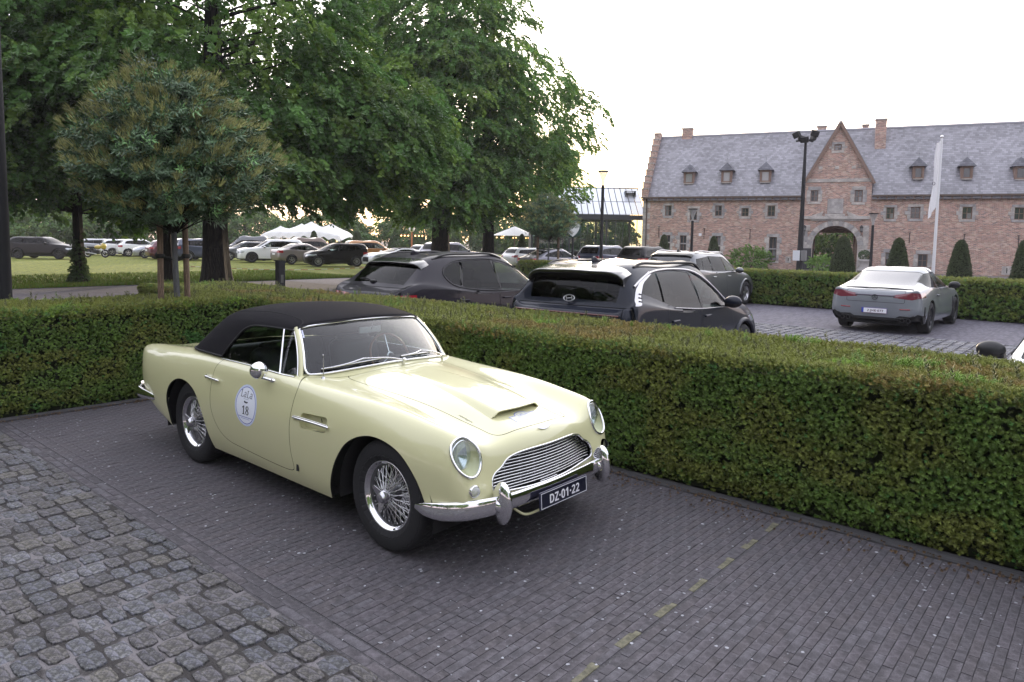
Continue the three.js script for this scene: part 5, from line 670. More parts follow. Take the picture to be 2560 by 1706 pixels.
  let body = clip(clip(shell, (v) => -doorF(v) - g), (v) => -bonF(v) - g); const ventR = (v) => (v.p.z > 0.5 ? vent(v.p.x, v.p.y) : -1);
  body = clip(body, (v) => -ventR(v));
  const both = (tr) => tr.concat(flip(tr));
  part(t, 'body', geom(both(body)), cream);
  part(t, 'inner_panel', geom(both(clip(liner, (v) => -ventR(v)))), blackM);
  const dr = clip(shell, (v) => doorF(v) - g), bn = clip(shell, (v) => bonF(v) - g);
  const doorR = part(t, 'door', geom(dr), cream), doorL = part(t, 'door', geom(flip(dr)), cream), hood = part(t, 'bonnet', geom(both(bn)), cream);
  // recessed vents with their chrome strakes
  for (const s of [1, -1]) {
    const pk = clip(shell, ventR), deep = push(pk, -0.05), f = (a) => (s > 0 ? a : flip(a)), wall = [];
    for (let i = 0, n = 64; i < n; i++) { const P = (k) => { const a = 2 * PI * k / n; let lo = 0, hi = 0.3; for (let q = 0; q < 24; q++) { const m = (lo + hi) / 2; if (vent(0.57 + Math.cos(a) * m, 0.678 + Math.sin(a) * m) > 0) lo = m; else hi = m; } const h = S.find(XY, [0.57 + Math.cos(a) * lo, 0.678 + Math.sin(a) * lo], 9.2, 2.5); return [h.p, h.p.clone().addScaledVector(h.n, -0.05)]; }; const [a, b] = P(i), [c, d] = P(i + 1), n1 = V(0, 0, 1), mk = (p) => ({ p, n: V().subVectors(V(0.57, 0.678, p.z), p).normalize(), u: 0, v: 0 }); wall.push([mk(a), mk(b), mk(c)], [mk(c), mk(b), mk(d)]); }
    const v = part(t, 'side_vent', geom(f(deep.concat(wall))), cream), at = (x, y, o) => { const h = S.find(XY, [x, y], 9.2, 2.5); return h.p.addScaledVector(h.n, o).multiply(V(1, 1, s)); };
    const st = pipe([at(0.352, 0.677, 0.007), at(0.45, 0.678, 0.010), at(0.6, 0.679, 0.013), at(0.745, 0.677, 0.012)], 0.0075, 20, 8); part(v, 'strake', merge([st, pipe([at(0.352, 0.688, 0.006), at(0.5, 0.690, 0.009), at(0.742, 0.688, 0.011)], 0.003, 16, 6), new THREE.SphereGeometry(0.009, 10, 8).translate(...at(0.745, 0.677, 0.012))]), chrome);
    part(v, 'vent_mesh', rod(at(0.63, 0.69, -0.03), at(0.63, 0.715, -0.02), 0.003), blackM);
    const bd = at(0.386, 0.338, 0.002); part(t, 'sill_badge', box(0.026, 0.048, 0.006, 0, 0, 0).rotateX(-0.1 * s).rotateZ(0.12).translate(...bd), blackM);
    // door handle
    const hp = [[-0.87, 0.781], [-0.83, 0.779], [-0.70, 0.775]].map(([x, y]) => at2(x, y, 0.022, s)); function at2(x, y, o, k) { const h = S.find(XY, [x, y], 6.5, 3); return h.p.addScaledVector(h.n, o).multiply(V(1, 1, k)); }
    part(s > 0 ? doorR : doorL, 'door_handle', merge([pipe(hp, 0.009, 16, 8), rod(hp[2], hp[2].clone().add(V(0.035, -0.002, -0.004 * s)), 0.009, 0.004), rod(at2(-0.86, 0.781, -0.005, s), at2(-0.86, 0.781, 0.024, s), 0.016), rod(at2(-0.73, 0.776, -0.005, s), at2(-0.73, 0.776, 0.02, s), 0.008)]), chrome);
  }
  // bonnet scoop: follows the bonnet and rises towards its open mouth
  const topAt = (x, z) => S.find(XZ, [x, Math.abs(z)], x < 0.7 ? 9.3 : x < 1.35 ? 11 : 12.6, 6).p;
  {
    const nx = 46, nz = 40, tr = [], vs = [], X0 = 0.62, X1 = 1.628;
    for (let i = 0; i <= nx; i++) { vs.push([]); for (let j = 0; j <= nz; j++) { const k = i / nx, x = lerp(X0, X1, k), w = lerp(0.15, 0.255, k), z = lerp(-w, w, j / nz), p = topAt(x, z), e = Math.abs(z) / w, rise = 0.04 * Math.pow(k, 1.35) * (1 - smoothstep(e, 0.66, 1.0)); vs[i].push({ p: V(x - 0.03 * e * e * k, p.y + rise - 0.0012 + (e < 0.97 ? 0.002 * k : 0), z), n: V(), u: 0, v: 0 }); } }
    for (let i = 0; i <= nx; i++) for (let j = 0; j <= nz; j++) { const a = vs[Math.min(i + 1, nx)][j].p.clone().sub(vs[Math.max(i - 1, 0)][j].p), b = vs[i][Math.min(j + 1, nz)].p.clone().sub(vs[i][Math.max(j - 1, 0)].p); vs[i][j].n = b.cross(a).normalize(); }
    for (let i = 0; i < nx; i++) for (let j = 0; j < nz; j++) tr.push([vs[i][j], vs[i + 1][j], vs[i + 1][j + 1]], [vs[i][j], vs[i + 1][j + 1], vs[i][j + 1]]);
    const sc = part(hood, 'bonnet_scoop', geom(tr), cream);
    const lip = vs[nx].slice(3, -3).map((v) => v.p.clone().add(V(0.001, -0.003, 0))); part(sc, 'scoop_lip', pipe(lip, 0.0045, 40, 8), cream);
    const mouth = []; for (let j = 3; j < nz - 3; j++) { const a = vs[nx - 5][j].p.clone().add(V(0, -0.004, 0)), b = vs[nx - 5][j + 1].p.clone().add(V(0, -0.004, 0)), c = topAt(a.x, a.z).setX(a.x), d = topAt(b.x, b.z).setX(b.x); c.z = a.z; d.z = b.z; c.y += 0.001; d.y += 0.001; const mk = (p) => ({ p, n: V(1, 0, 0), u: 0, v: 0 }); mouth.push([mk(a), mk(c), mk(b)], [mk(b), mk(c), mk(d)]); }
    part(sc, 'scoop_mouth', geom(mouth), blackM);
  }
  // lamps
  for (const s of [1, -1]) {
    const f = (a) => (s > 0 ? a : flip(a)), ring = [];
    for (let i = 0; i < 48; i++) { const a = 2 * PI * i / 48, c = Math.cos(-0.16), q = Math.sin(-0.16), dz = Math.cos(a) * HL.rz, dy = Math.sin(a) * HL.ry, h = S.find(YZ, [HL.y + dz * q + dy * c, HL.z + dz * c - dy * q], 13.6, 3.7); ring.push({ o: h.p.clone().addScaledVector(h.n, 0.003).multiply(V(1, 1, s)), i: h.p }); }
    const hl = part(t, 'headlight', pipe(ring.map((r) => r.o), 0.0085, 120, 8, true), chrome);
    const glass = clip(all, (v) => lamp(v.p)); part(hl, 'lamp_cover', geom(f(glass)), clearGlass);
    const bowl = [], C = V(1.70, 0.672, 0.63), mk = (p) => ({ p, n: V().subVectors(V(1.9, 0.67, 0.63), p).normalize(), u: 0, v: 0 });
    for (let i = 0; i < 48; i++) { const a = ring[i].i, b = ring[(i + 1) % 48].i, c = a.clone().lerp(C, 0.42).setX(1.705), d = b.clone().lerp(C, 0.42).setX(1.705); bowl.push([mk(a), mk(c), mk(b)], [mk(b), mk(c), mk(d)], [mk(c), mk(C), mk(d)]); }
    part(hl, 'lamp_bowl', geom(f(bowl)), cream);
    const turn = (gm) => gm.rotateZ(-PI / 2 + 0.06).translate(1.742, 0.672, 0.632 * s);
    part(hl, 'lamp_ring', turn(lathe([[0.076, -0.03], [0.088, -0.02], [0.09, 0.006], [0.084, 0.014], [0.076, 0.010]], 40)), chrome);
    part(hl, 'lamp_reflector', turn(lathe([[0.002, -0.03], [0.04, -0.022], [0.078, 0.004]], 32)), std([0.75, 0.77, 0.8], 0.12, 1));
    part(hl, 'lamp_lens', turn(lathe([[0.001, 0.026], [0.03, 0.023], [0.055, 0.016], [0.078, 0.006]], 32)), phys([0.9, 0.94, 0.96], { transmission: 0.85, roughness: 0.08, thickness: 0 }));
    const h = S.find(YZ, [0.492, 0.645], 15.6, 3.4), q = new THREE.Quaternion().setFromUnitVectors(V(0, 1, 0), h.n.clone().add(V(0.8, 0, 0)).normalize()), put = (gm) => { gm = gm.applyQuaternion(q).translate(h.p.x, h.p.y, h.p.z); return s > 0 ? gm : gm.applyMatrix4(new THREE.Matrix4().makeScale(1, 1, -1)); };
    const sl = part(t, 'side_lamp', put(lathe([[0.036, -0.012], [0.036, 0.006], [0.031, 0.014], [0.028, 0.01]], 24)), chrome); part(sl, 'lens', put(lathe([[0.001, 0.036], [0.014, 0.034], [0.024, 0.025], [0.029, 0.01]], 20)), phys([0.85, 0.87, 0.9], { transmission: 0.7, roughness: 0.15 }));
  }
  // grille: chrome surround, horizontal bars, upright bars, dark behind
  const front = (y, z) => { const h = S.find(YZ, [y, Math.abs(z)], 15, Math.abs(z) > 0.35 ? 5 : 6); return V(h.p.x, h.p.y, z); };
  {
    const inset = (y, z, d) => front(y, z).add(V(-d, 0, 0)), loop = smoothLoop(grilleLoop, 110);
    const gr = part(t, 'grille', pipe(loop.map(([z, y]) => inset(y * 0.985 + 0.0078, z * 0.985, 0.004)), 0.0075, 200, 6, true), chrome);
    const back = []; const mk = (p) => ({ p, n: V(1, 0, 0), u: 0, v: 0 });
    const cen = V(1.80, 0.52, 0); for (let i = 0; i < loop.length; i++) { const a = inset(loop[i][1], loop[i][0], 0.075), w = loop[(i + 1) % loop.length], b = inset(w[1], w[0], 0.075), a0 = inset(loop[i][1], loop[i][0], 0), b0 = inset(w[1], w[0], 0); back.push([mk(a), mk(b), mk(cen)], [mk(a0), mk(a), mk(b0)], [mk(b0), mk(a), mk(b)]); }
    part(gr, 'grille_back', geom(back), blackM);
    const inside = (z, y) => grille(z, y) > 0.004;
    for (let y = 0.418; y < 0.64; y += 0.0178) { let zm = 0; while (zm < 0.5 && inside(zm, y)) zm += 0.002; if (zm < 0.03) continue; const pts = []; for (let k = -8; k <= 8; k++) pts.push(inset(y, zm * k / 8, 0.022)); part(gr, 'grille_bar', pipe(pts, 0.0042, 24, 5), chrome); }
    const ups = []; for (const z of [-0.36, -0.24, -0.12, 0, 0.12, 0.24, 0.36]) { let a = 0.5, b = 0.5; while (inside(z, a)) a -= 0.004; while (inside(z, b)) b += 0.004; ups.push(rod(inset(a, z, 0.032), inset(b, z, 0.032), 0.003, 0.003, 5)); }
    ups.forEach((u) => part(gr, 'grille_upright', u, dullChrome));
  }
  // bumpers
  const blade = (path, hs, ds, n = 80) => {                     // swept half-round bar
    const c = new THREE.CatmullRomCurve3(path, false, 'centripetal'), pos = [], idx = [], m = 16, ev = (a, k) => { const q = k * (a.length - 1), i = Math.min(Math.floor(q), a.length - 2); return lerp(a[i], a[i + 1], q - i); };
    for (let i = 0; i <= n; i++) { const k = i / n, p = c.getPoint(k), tg = c.getTangent(k), o = V().crossVectors(tg, V(0, 1, 0)).normalize(); for (let j = 0; j < m; j++) { const a = 2 * PI * j / m, x = Math.cos(a), y = Math.sin(a); const q = p.clone().addScaledVector(o, (x > 0 ? x : x * 0.5) * ev(ds, k)).add(V(0, (y > 0 ? 1.25 : 0.8) * y * ev(hs, k), 0)); pos.push(q.x, q.y, q.z); } }
    for (let i = 0; i < n; i++) for (let j = 0; j < m; j++) { const a = i * m + j, b = i * m + (j + 1) % m; idx.push(a, b, a + m, b, b + m, a + m); }
    const gm = new THREE.BufferGeometry(); gm.setAttribute('position', new THREE.Float32BufferAttribute(pos, 3)); gm.setIndex(idx); gm.computeVertexNormals(); return gm;
  };
  const ovr = (x, y, z, h, d, w) => new THREE.SphereGeometry(1, 28, 20).scale(d, h, w).translate(x, y, z);
  const fp = [[1.545, 0.366, 0.80], [1.63, 0.368, 0.808], [1.74, 0.372, 0.78], [1.845, 0.378, 0.69], [1.91, 0.384, 0.57], [1.935, 0.386, 0.42], [1.95, 0.386, 0.2], [1.955, 0.386, 0]], full = fp.concat(fp.slice(0, -1).reverse().map(([x, y, z]) => [x, y, -z])).map((p) => V(...p)).reverse();
  const bf = part(t, 'front_bumper', blade(full, [0.014, 0.038, 0.052, 0.056, 0.052, 0.048, 0.046, 0.044, 0.046, 0.048, 0.052, 0.056, 0.052, 0.038, 0.014], [0.01, 0.025, 0.035, 0.04, 0.036, 0.032, 0.03, 0.03, 0.03, 0.032, 0.036, 0.04, 0.035, 0.025, 0.01], 140), chrome);
  for (const s of [1, -1]) { part(bf, 'overrider', merge([ovr(1.94, 0.405, 0.50 * s, 0.125, 0.07, 0.038), ovr(1.93, 0.392, 0.50 * s, 0.05, 0.045, 0.052)]), chrome); part(bf, 'bumper_bracket', rod(V(1.82, 0.38, 0.46 * s), V(1.92, 0.39, 0.49 * s), 0.03), dullChrome); }
  const rp = [[-1.80, 0.45, 0.80], [-1.95, 0.455, 0.825], [-2.15, 0.46, 0.825], [-2.32, 0.465, 0.76], [-2.42, 0.468, 0.6], [-2.46, 0.47, 0.3], [-2.47, 0.47, 0]], rear = rp.concat(rp.slice(0, -1).reverse().map(([x, y, z]) => [x, y, -z])).map((p) => V(...p));
  const br = part(t, 'rear_bumper', blade(rear, [0.012, 0.036, 0.05, 0.05, 0.05, 0.05, 0.05, 0.05, 0.05, 0.05, 0.036, 0.012], [0.01, 0.025, 0.035, 0.035, 0.035, 0.035, 0.035, 0.035, 0.035, 0.035, 0.025, 0.01], 100), chrome);
  for (const s of [1, -1]) part(br, 'overrider', ovr(-2.47, 0.49, 0.42 * s, 0.12, 0.06, 0.045), chrome);
  // number plate
  const plateT = drawn(512, 128, (c, w, h) => { c.fillStyle = '#141628'; c.fillRect(0, 0, w, h); c.strokeStyle = '#d8d8de'; c.lineWidth = 6; c.strokeRect(6, 6, w - 12, h - 12); c.fillStyle = '#e6e6ea'; c.font = 'bold 92px sans-serif'; c.textAlign = 'center'; c.textBaseline = 'middle'; c.save(); c.translate(w / 2, h / 2 + 5); c.scale(0.92, 1.06); c.fillText('DZ·01·22', 0, 0, 480); c.restore(); });
  const plate = part(t, 'number_plate', box(0.012, 0.106, 0.475, 0, 0, 0, 0.004).rotateZ(0.06).translate(2.0, 0.356, 0), std([0.03, 0.03, 0.06], 0.4)); part(plate, 'lettering', quad(0.467, 0.1).rotateY(PI / 2).rotateZ(0.06).translate(2.0075, 0.3562, 0), std([1, 1, 1], 0.35, 0, { map: plateT }));
  part(t, 'tow_bracket', merge([pipe([V(1.85, 0.30, 0.30), V(1.92, 0.275, 0.28), V(1.935, 0.27, 0.15), V(1.935, 0.27, -0.15), V(1.92, 0.275, -0.28), V(1.85, 0.30, -0.30)], 0.008, 40, 6)]), cream);
  // winged badge on the nose
  { const h = front(0.722, 0), sh = new THREE.Shape(); sh.moveTo(0, -0.008); sh.bezierCurveTo(0.03, -0.006, 0.05, 0.004, 0.062, 0.012); sh.bezierCurveTo(0.04, 0.010, 0.02, 0.008, 0.012, 0.008); sh.lineTo(-0.012, 0.008); sh.bezierCurveTo(-0.02, 0.008, -0.04, 0.010, -0.062, 0.012); sh.bezierCurveTo(-0.05, 0.004, -0.03, -0.006, 0, -0.008);
    part(hood.parent, 'nose_badge', new THREE.ExtrudeGeometry(sh, { depth: 0.004, bevelEnabled: true, bevelSize: 0.001, bevelThickness: 0.001, bevelSegments: 1 }).rotateY(PI / 2).rotateZ(0.75).translate(h.x + 0.002, h.y + 0.003, 0), dullChrome); }
  // stickers
  const sticker = (tris, f, o, uvOf, tex, parent, nm, lab) => part(parent, nm, geom(push(clip(tris, f), o), uvOf), std([1, 1, 1], 0.35, 0, { map: tex }), lab ? { label: lab } : undefined);
  const roundT = drawn(512, 512, (c, w) => { c.fillStyle = '#c9d2ea'; c.fillRect(0, 0, w, w); c.fillStyle = '#e6eaf4'; c.beginPath(); c.arc(256, 256, 236, 0, 7); c.fill(); c.strokeStyle = '#3a47a8'; c.lineWidth = 9; c.beginPath(); c.arc(256, 256, 226, 0, 7); c.stroke(); c.fillStyle = '#2b2b3c'; c.textAlign = 'center'; c.font = '118px serif'; c.fillText('LaLa', 256, 160); c.fillRect(196, 176, 120, 3); c.beginPath(); c.ellipse(236, 214, 26, 12, 0.2, 0, 7); c.ellipse(278, 216, 26, 10, -0.2, 0, 7); c.fill(); c.fillStyle = '#101018'; c.font = 'bold 150px serif'; c.fillText('18', 256, 368); c.fillStyle = '#4a55a8'; for (let i = 0; i < 26; i++) c.fillRect(96 + i * 12.4, 394 + (i % 3), 8 + (i % 4), 9); for (let i = 0; i < 16; i++) c.fillRect(150 + i * 13, 416 + (i % 2), 8 + (i % 3), 6); });
  sticker(dr, (v) => 0.151 - Math.hypot(v.p.x + 0.262, v.p.y - 0.654), 0.0012, (v) => [0.5 + (v.p.x + 0.262) / 0.302, 0.5 + (v.p.y - 0.654) / 0.302], roundT, doorR, 'race_number', 'round white sticker with the number 18');
  const rally = roundPoly([[1.655, -0.12], [1.655, 0.12], [1.715, 0.12], [1.715, -0.12]], 0.008), arcS = (x, z) => Math.max(rally(x, z), Math.min(0.052 - Math.hypot(x - 1.665, z * 0.75), 1));
  const rallyT = drawn(512, 256, (c, w, h) => { c.fillStyle = '#d5d7c8'; c.fillRect(0, 0, w, h); c.strokeStyle = '#5a66c0'; c.lineWidth = 9; c.strokeRect(26, 92, w - 52, h - 118); c.fillStyle = '#d5d7c8'; c.fillRect(140, 84, 232, 16); c.beginPath(); c.ellipse(256, 96, 118, 70, 0, PI, 0); c.stroke(); c.fillStyle = '#6a74c4'; c.textAlign = 'center'; c.font = '74px serif'; c.fillText('LaLa', 256, 118); c.fillRect(120, 140, 270, 4); for (let r = 0; r < 4; r++) for (let i = 0; i < 20 - r * 2; i++) c.fillRect(70 + r * 14 + i * 18, 158 + r * 18, 11 + (i + r) % 5, 7); });
  sticker(both(bn), (v) => (v.p.x > 1.6 && v.p.y > 0.7 ? arcS(v.p.x, v.p.z) : -1), 0.0012, (v) => [0.5 - v.p.z / 0.27, 0.5 - (v.p.x - 1.672) / 0.135], rallyT, hood, 'rally_plate', 'rally plate sticker on the bonnet');
  for (const s of [1, -1]) { const tx = drawn(256, 64, (c, w, h) => { c.clearRect(0, 0, w, h); c.fillStyle = '#1c1f3a'; c.font = 'italic 40px serif'; c.textAlign = 'center'; c.fillText('superleggera', 128, 42); });
    const m = std([1, 1, 1], 0.5, 0, { map: tx, transparent: true, alphaTest: 0.4 }), strip = clip(clip(s > 0 ? bn : flip(bn), (v) => 0.06 - Math.abs(v.p.x - 1.49)), (v) => 0.014 - Math.abs(Math.abs(v.p.z) - 0.345));
    part(hood, 'script_badge', geom(push(strip, 0.001), (v) => [0.5 + s * (v.p.x - 1.49) / 0.12, 0.5 - (Math.abs(v.p.z) - 0.345) / 0.03]), m); }
  // windscreen
  const base = new THREE.CatmullRomCurve3([[0.225, 0.912, 0.672], [0.30, 0.915, 0.60], [0.40, 0.938, 0.42], [0.465, 0.958, 0.2], [0.48, 0.964, 0], [0.465, 0.958, -0.2], [0.40, 0.938, -0.42], [0.30, 0.915, -0.60], [0.225, 0.912, -0.672]].map((p) => V(...p)));
  const topC = new THREE.CatmullRomCurve3([[-0.005, 1.222, 0.566], [0.02, 1.235, 0.50], [0.06, 1.252, 0.33], [0.085, 1.262, 0.15], [0.09, 1.264, 0], [0.085, 1.262, -0.15], [0.06, 1.252, -0.33], [0.02, 1.235, -0.50], [-0.005, 1.222, -0.566]].map((p) => V(...p)));
  const wsAt = (s, k) => { const p = base.getPoint(s).lerp(topC.getPoint(s), k); return p.add(V(0.022, 0.012, 0).multiplyScalar(4 * k * (1 - k))); };
  {
    const out = []; const add = (s, k) => out.push(wsAt(s, k)); const cr = 0.05;
    for (let i = 0; i <= 30; i++) add(lerp(0.012 + cr, 0.988 - cr, i / 30), 0.03); for (let i = 1; i < 8; i++) { const a = i / 8 * PI / 2; add(0.988 - cr + cr * Math.sin(a), 0.03 + 0.17 * (1 - Math.cos(a))); }
    for (let i = 0; i <= 10; i++) add(0.988, lerp(0.2, 0.93, i / 10)); for (let i = 1; i < 5; i++) { const a = i / 5 * PI / 2; add(0.988 - 0.02 * (1 - Math.cos(a)), 0.93 + 0.05 * Math.sin(a)); }
    for (let i = 0; i <= 30; i++) add(lerp(0.968, 0.032, i / 30), 0.98); for (let i = 1; i < 5; i++) { const a = i / 5 * PI / 2; add(0.032 - 0.02 * Math.sin(a), 0.98 - 0.05 * (1 - Math.cos(a))); }
    for (let i = 0; i <= 10; i++) add(0.012, lerp(0.93, 0.2, i / 10)); for (let i = 1; i < 8; i++) { const a = i / 8 * PI / 2; add(0.012 + cr * (1 - Math.cos(a)), 0.2 - 0.17 * Math.sin(a)); }
    const fr = part(t, 'windscreen', pipe(out.map((p) => p.clone().add(V(0.004, 0.004, 0))), 0.0085, 320, 8, true), chrome);
    part(fr, 'windscreen_seal', pipe(out.map((p) => p.clone().lerp(V(0.2, 1.09, 0), 0.022)), 0.008, 320, 6, true), blackM);
    const gl = []; for (let i = 0; i <= 60; i++) { gl.push([]); for (let j = 0; j <= 16; j++) { const s = lerp(0.015, 0.985, i / 60), k = lerp(0.03, 0.98, j / 16), e = 1e-3, n = wsAt(s + e, k).sub(wsAt(s - e, k)).cross(wsAt(s, k + e).sub(wsAt(s, k - e))).normalize(); if (n.x < 0) n.negate(); gl[i].push({ p: wsAt(s, k), n, u: s, v: k }); } }
    let tr = []; for (let i = 0; i < 60; i++) for (let j = 0; j < 16; j++) tr.push([gl[i][j], gl[i + 1][j], gl[i + 1][j + 1]], [gl[i][j], gl[i + 1][j + 1], gl[i][j + 1]]);
    const crn = (v) => { const s = Math.min(v.u, 1 - v.u), a = 0.012 + cr - s, b = 0.2 - v.v; return a > 0 && b > 0 ? 1 - Math.hypot(a / cr, b / 0.17) : 1; };
    tr = clip(tr, crn); part(fr, 'windscreen_glass', geom(tr), phys([0.80, 0.88, 0.88], { transmission: 1, roughness: 0, thickness: 0, ior: 1.62 }));
    const stT = drawn(128, 96, (c, w, h) => { c.fillStyle = '#c9cfe0'; c.fillRect(0, 0, w, h); c.fillStyle = '#7a82a8'; c.font = '40px serif'; c.textAlign = 'center'; c.fillText('LaLa', 64, 52); c.fillStyle = '#33384a'; c.fillRect(46, 66, 36, 7); });
    part(fr, 'windscreen_sticker', geom(push(clip(clip(tr, (v) => 0.016 - Math.abs(v.u - 0.041)), (v) => 0.085 - Math.abs(v.v - 0.845)), 0.002), (v) => [0.5 + (v.u - 0.041) / 0.032, 0.5 + (v.v - 0.845) / 0.17]), std([1, 1, 1], 0.4, 0, { map: stT }));
    // painted pillars and chrome posts
    for (const s of [1, -1]) { const p = (k, dx, dz) => { const q = wsAt(0.0, k); return V(q.x + dx, q.y, (q.z + dz) * s); }; part(t, 'windscreen_pillar', pipe([p(-0.02, -0.004, 0.012), p(0.3, -0.004, 0.010), p(0.7, -0.004, 0.008), p(1.0, -0.004, 0.006)], 0.017, 24, 10), cream); part(t, 'pillar_trim', pipe([p(-0.02, -0.034, 0.020), p(0.3, -0.030, 0.017), p(0.7, -0.028, 0.014), p(1.0, -0.026, 0.01)], 0.008, 24, 8), chrome); }
    // scuttle panel under the glass
    const cw = []; for (let i = 0; i <= 60; i++) { const b = base.getPoint(i / 60), a = wsAt(i / 60, 0.05), z = clamp(b.z * 1.02, -0.7, 0.7), fwd = topAt(b.x + 0.05, z); cw.push([a.clone().add(V(-0.01, -0.01, 0)), V(b.x + 0.02, b.y, b.z), V(b.x + 0.05, Math.max(fwd.y + 0.002, 0.5), z)]); }
    const st = []; const mk = (p) => ({ p, n: V(0.2, 1, 0).normalize(), u: 0, v: 0 }); for (let i = 0; i < 60; i++) for (let j = 0; j < 2; j++) st.push([mk(cw[i][j]), mk(cw[i][j + 1]), mk(cw[i + 1][j])], [mk(cw[i + 1][j]), mk(cw[i][j + 1]), mk(cw[i + 1][j + 1])]);
    part(t, 'scuttle', geom(st), cream);
    // wipers
    for (const [zs, s0, s1] of [[0.02, 0.55 - 0.055, 0.135], [-0.46, 0.80, 0.50]]) {
      const pv = base.getPoint(s0).add(V(0.045, 0.028, 0)), tip = wsAt(s1, 0.115).add(V(0.02, 0.016, 0)), mid = wsAt(lerp(s0, s1, 0.5), 0.15).add(V(0.022, 0.02, 0));
      const a = wsAt(lerp(s0, s1, 0.32), 0.13).add(V(0.014, 0.012, 0)), pts = [0.3, 0.5, 0.7, 0.85, 1].map((k) => wsAt(lerp(s0, s1, k), 0.105 - 0.02 * k).add(V(0.014, 0.012, 0)));
      const w = part(t, 'wiper', merge([rod(pv.clone().add(V(-0.02, -0.04, 0)), pv.clone().add(V(0.004, 0.01, 0)), 0.013, 0.012, 12), pipe([pv, pv.clone().lerp(mid, 0.4).add(V(0.006, 0.012, 0)), mid], 0.0052, 16, 6), pipe(pts.map((p) => p.clone().add(V(0.008, 0.008, 0))), 0.005, 20, 6), pipe([mid, pts[2].clone().add(V(0.012, 0.014, 0)), pts[3].clone().add(V(0.008, 0.008, 0))], 0.007, 12, 6)]), dullChrome);
      part(w, 'wiper_blade', pipe(pts, 0.006, 20, 5), rubber);
    }
  }
  { const h = topAt(0.372, 0.605); part(t, 'aerial', merge([rod(h.clone().add(V(0, -0.004, 0)), h.clone().add(V(0, 0.012, 0)), 0.017, 0.010, 14), rod(h, h.clone().add(V(0, 0.105, 0)), 0.004, 0.004), rod(h.clone().add(V(0, 0.1, 0)), h.clone().add(V(-0.002, 0.16, 0)), 0.0026), new THREE.SphereGeometry(0.0045, 8, 6).translate(h.x - 0.002, h.y + 0.162, h.z)]), dullChrome); }
  // fabric hood
  const weave = texture(128, 128, (u, v) => { const k = 0.5 + 0.3 * Math.sin(u * 128 * PI / 2) * Math.sin(v * 128 * PI / 2) + 0.2 * (hash2(u * 128, v * 128) - 0.5); return k; }, [18, 18], true);
  const cloth = phys([0.010, 0.0095, 0.012], { roughness: 0.95, specularIntensity: 0.35, bumpMap: weave, bumpScale: 0.0012 }), H = new Sheet([
    [[-0.78, 0.938, 0.74], [-1.12, 0.938, 0.722], [-1.43, 0.93, 0.645], [-1.575, 0.935, 0.44], [-1.605, 0.945, 0.22], [-1.61, 0.95, 0]],
    [[-0.755, 0.97, 0.735], [-1.08, 0.98, 0.71], [-1.375, 0.99, 0.62], [-1.49, 1.005, 0.42], [-1.51, 1.015, 0.2], [-1.51, 1.015, 0]],
    [[-0.66, 1.072, 0.706], [-0.93, 1.10, 0.674], [-1.2, 1.128, 0.575], [-1.29, 1.15, 0.39], [-1.30, 1.162, 0.2], [-1.3, 1.166, 0]],
    [[-0.57, 1.162, 0.672], [-0.76, 1.20, 0.640], [-1.0, 1.243, 0.535], [-1.06, 1.272, 0.37], [-1.07, 1.286, 0.19], [-1.07, 1.29, 0]],
    [[-0.47, 1.203, 0.655], [-0.58, 1.245, 0.62], [-0.72, 1.288, 0.515], [-0.75, 1.315, 0.36], [-0.76, 1.329, 0.18], [-0.76, 1.333, 0]],
    [[-0.3, 1.213, 0.640], [-0.35, 1.254, 0.605], [-0.4, 1.302, 0.505], [-0.42, 1.33, 0.35], [-0.42, 1.344, 0.18], [-0.42, 1.349, 0]],
    [[-0.13, 1.211, 0.614], [-0.13, 1.248, 0.58], [-0.13, 1.284, 0.49], [-0.13, 1.310, 0.34], [-0.13, 1.324, 0.17], [-0.13, 1.329, 0]],
    [[-0.01, 1.206, 0.588], [0.0, 1.238, 0.562], [0.02, 1.262, 0.475], [0.055, 1.280, 0.33], [0.075, 1.290, 0.17], [0.08, 1.293, 0]],
    [[0.0, 1.20, 0.585], [0.012, 1.224, 0.565], [0.035, 1.242, 0.475], [0.075, 1.258, 0.33], [0.097, 1.268, 0.17], [0.102, 1.271, 0]],
  ]);
  {
    let ht = H.mesh(14, 14, 0, 8, 0, 5, V(-0.5, 0.9, 0)); ht.forEach((tt) => tt.forEach((v) => { if (v.n.dot(V(v.p.x + 0.5, v.p.y - 0.8, v.p.z)) < 0) v.n.negate(); }));
    const rw = roundPoly([[1.04, -0.40], [1.04, 0.40], [1.20, 0.34], [1.20, -0.34]], 0.03), hole = (v) => (v.p.x < -1.0 ? rw(v.p.y, v.p.z) : -1);
    const roof = part(t, 'fabric_roof', geom(both(clip(ht, (v) => -hole(v))), (v) => [v.p.x + v.p.y * 0.5, v.p.z + v.p.y]), cloth);
    part(roof, 'rear_window', geom(both(clip(ht, hole))), phys([0.75, 0.8, 0.8], { transmission: 1, roughness: 0.05 }));
    part(roof, 'roof_lining', geom(both(clip(push(ht, -0.014), (v) => -hole(v)))), std([0.025, 0.024, 0.025], 0.95));
    for (const s of [1, -1]) { const ln = (u, v, o = 0.001) => { const p = H.at(u, v), c = V(-0.5, 0.9, 0); return p.add(V().subVectors(p, c).normalize().multiplyScalar(o)).multiply(V(1, 1, s)); }; part(roof, 'roof_seam', pipe([ln(2.6, 2.15), ln(3.3, 2.1), ln(4, 2.05), ln(5, 2.0), ln(6, 1.95), ln(6.7, 1.7), ln(7.2, 1.1), ln(7.5, 0.55)], 0.0028, 60, 5), blackM); part(roof, 'window_piping', pipe([0, 1, 2, 3, 4, 5, 6, 7].map((u) => ln(u, 0.02, 0.002)), 0.007, 60, 6), blackM); }
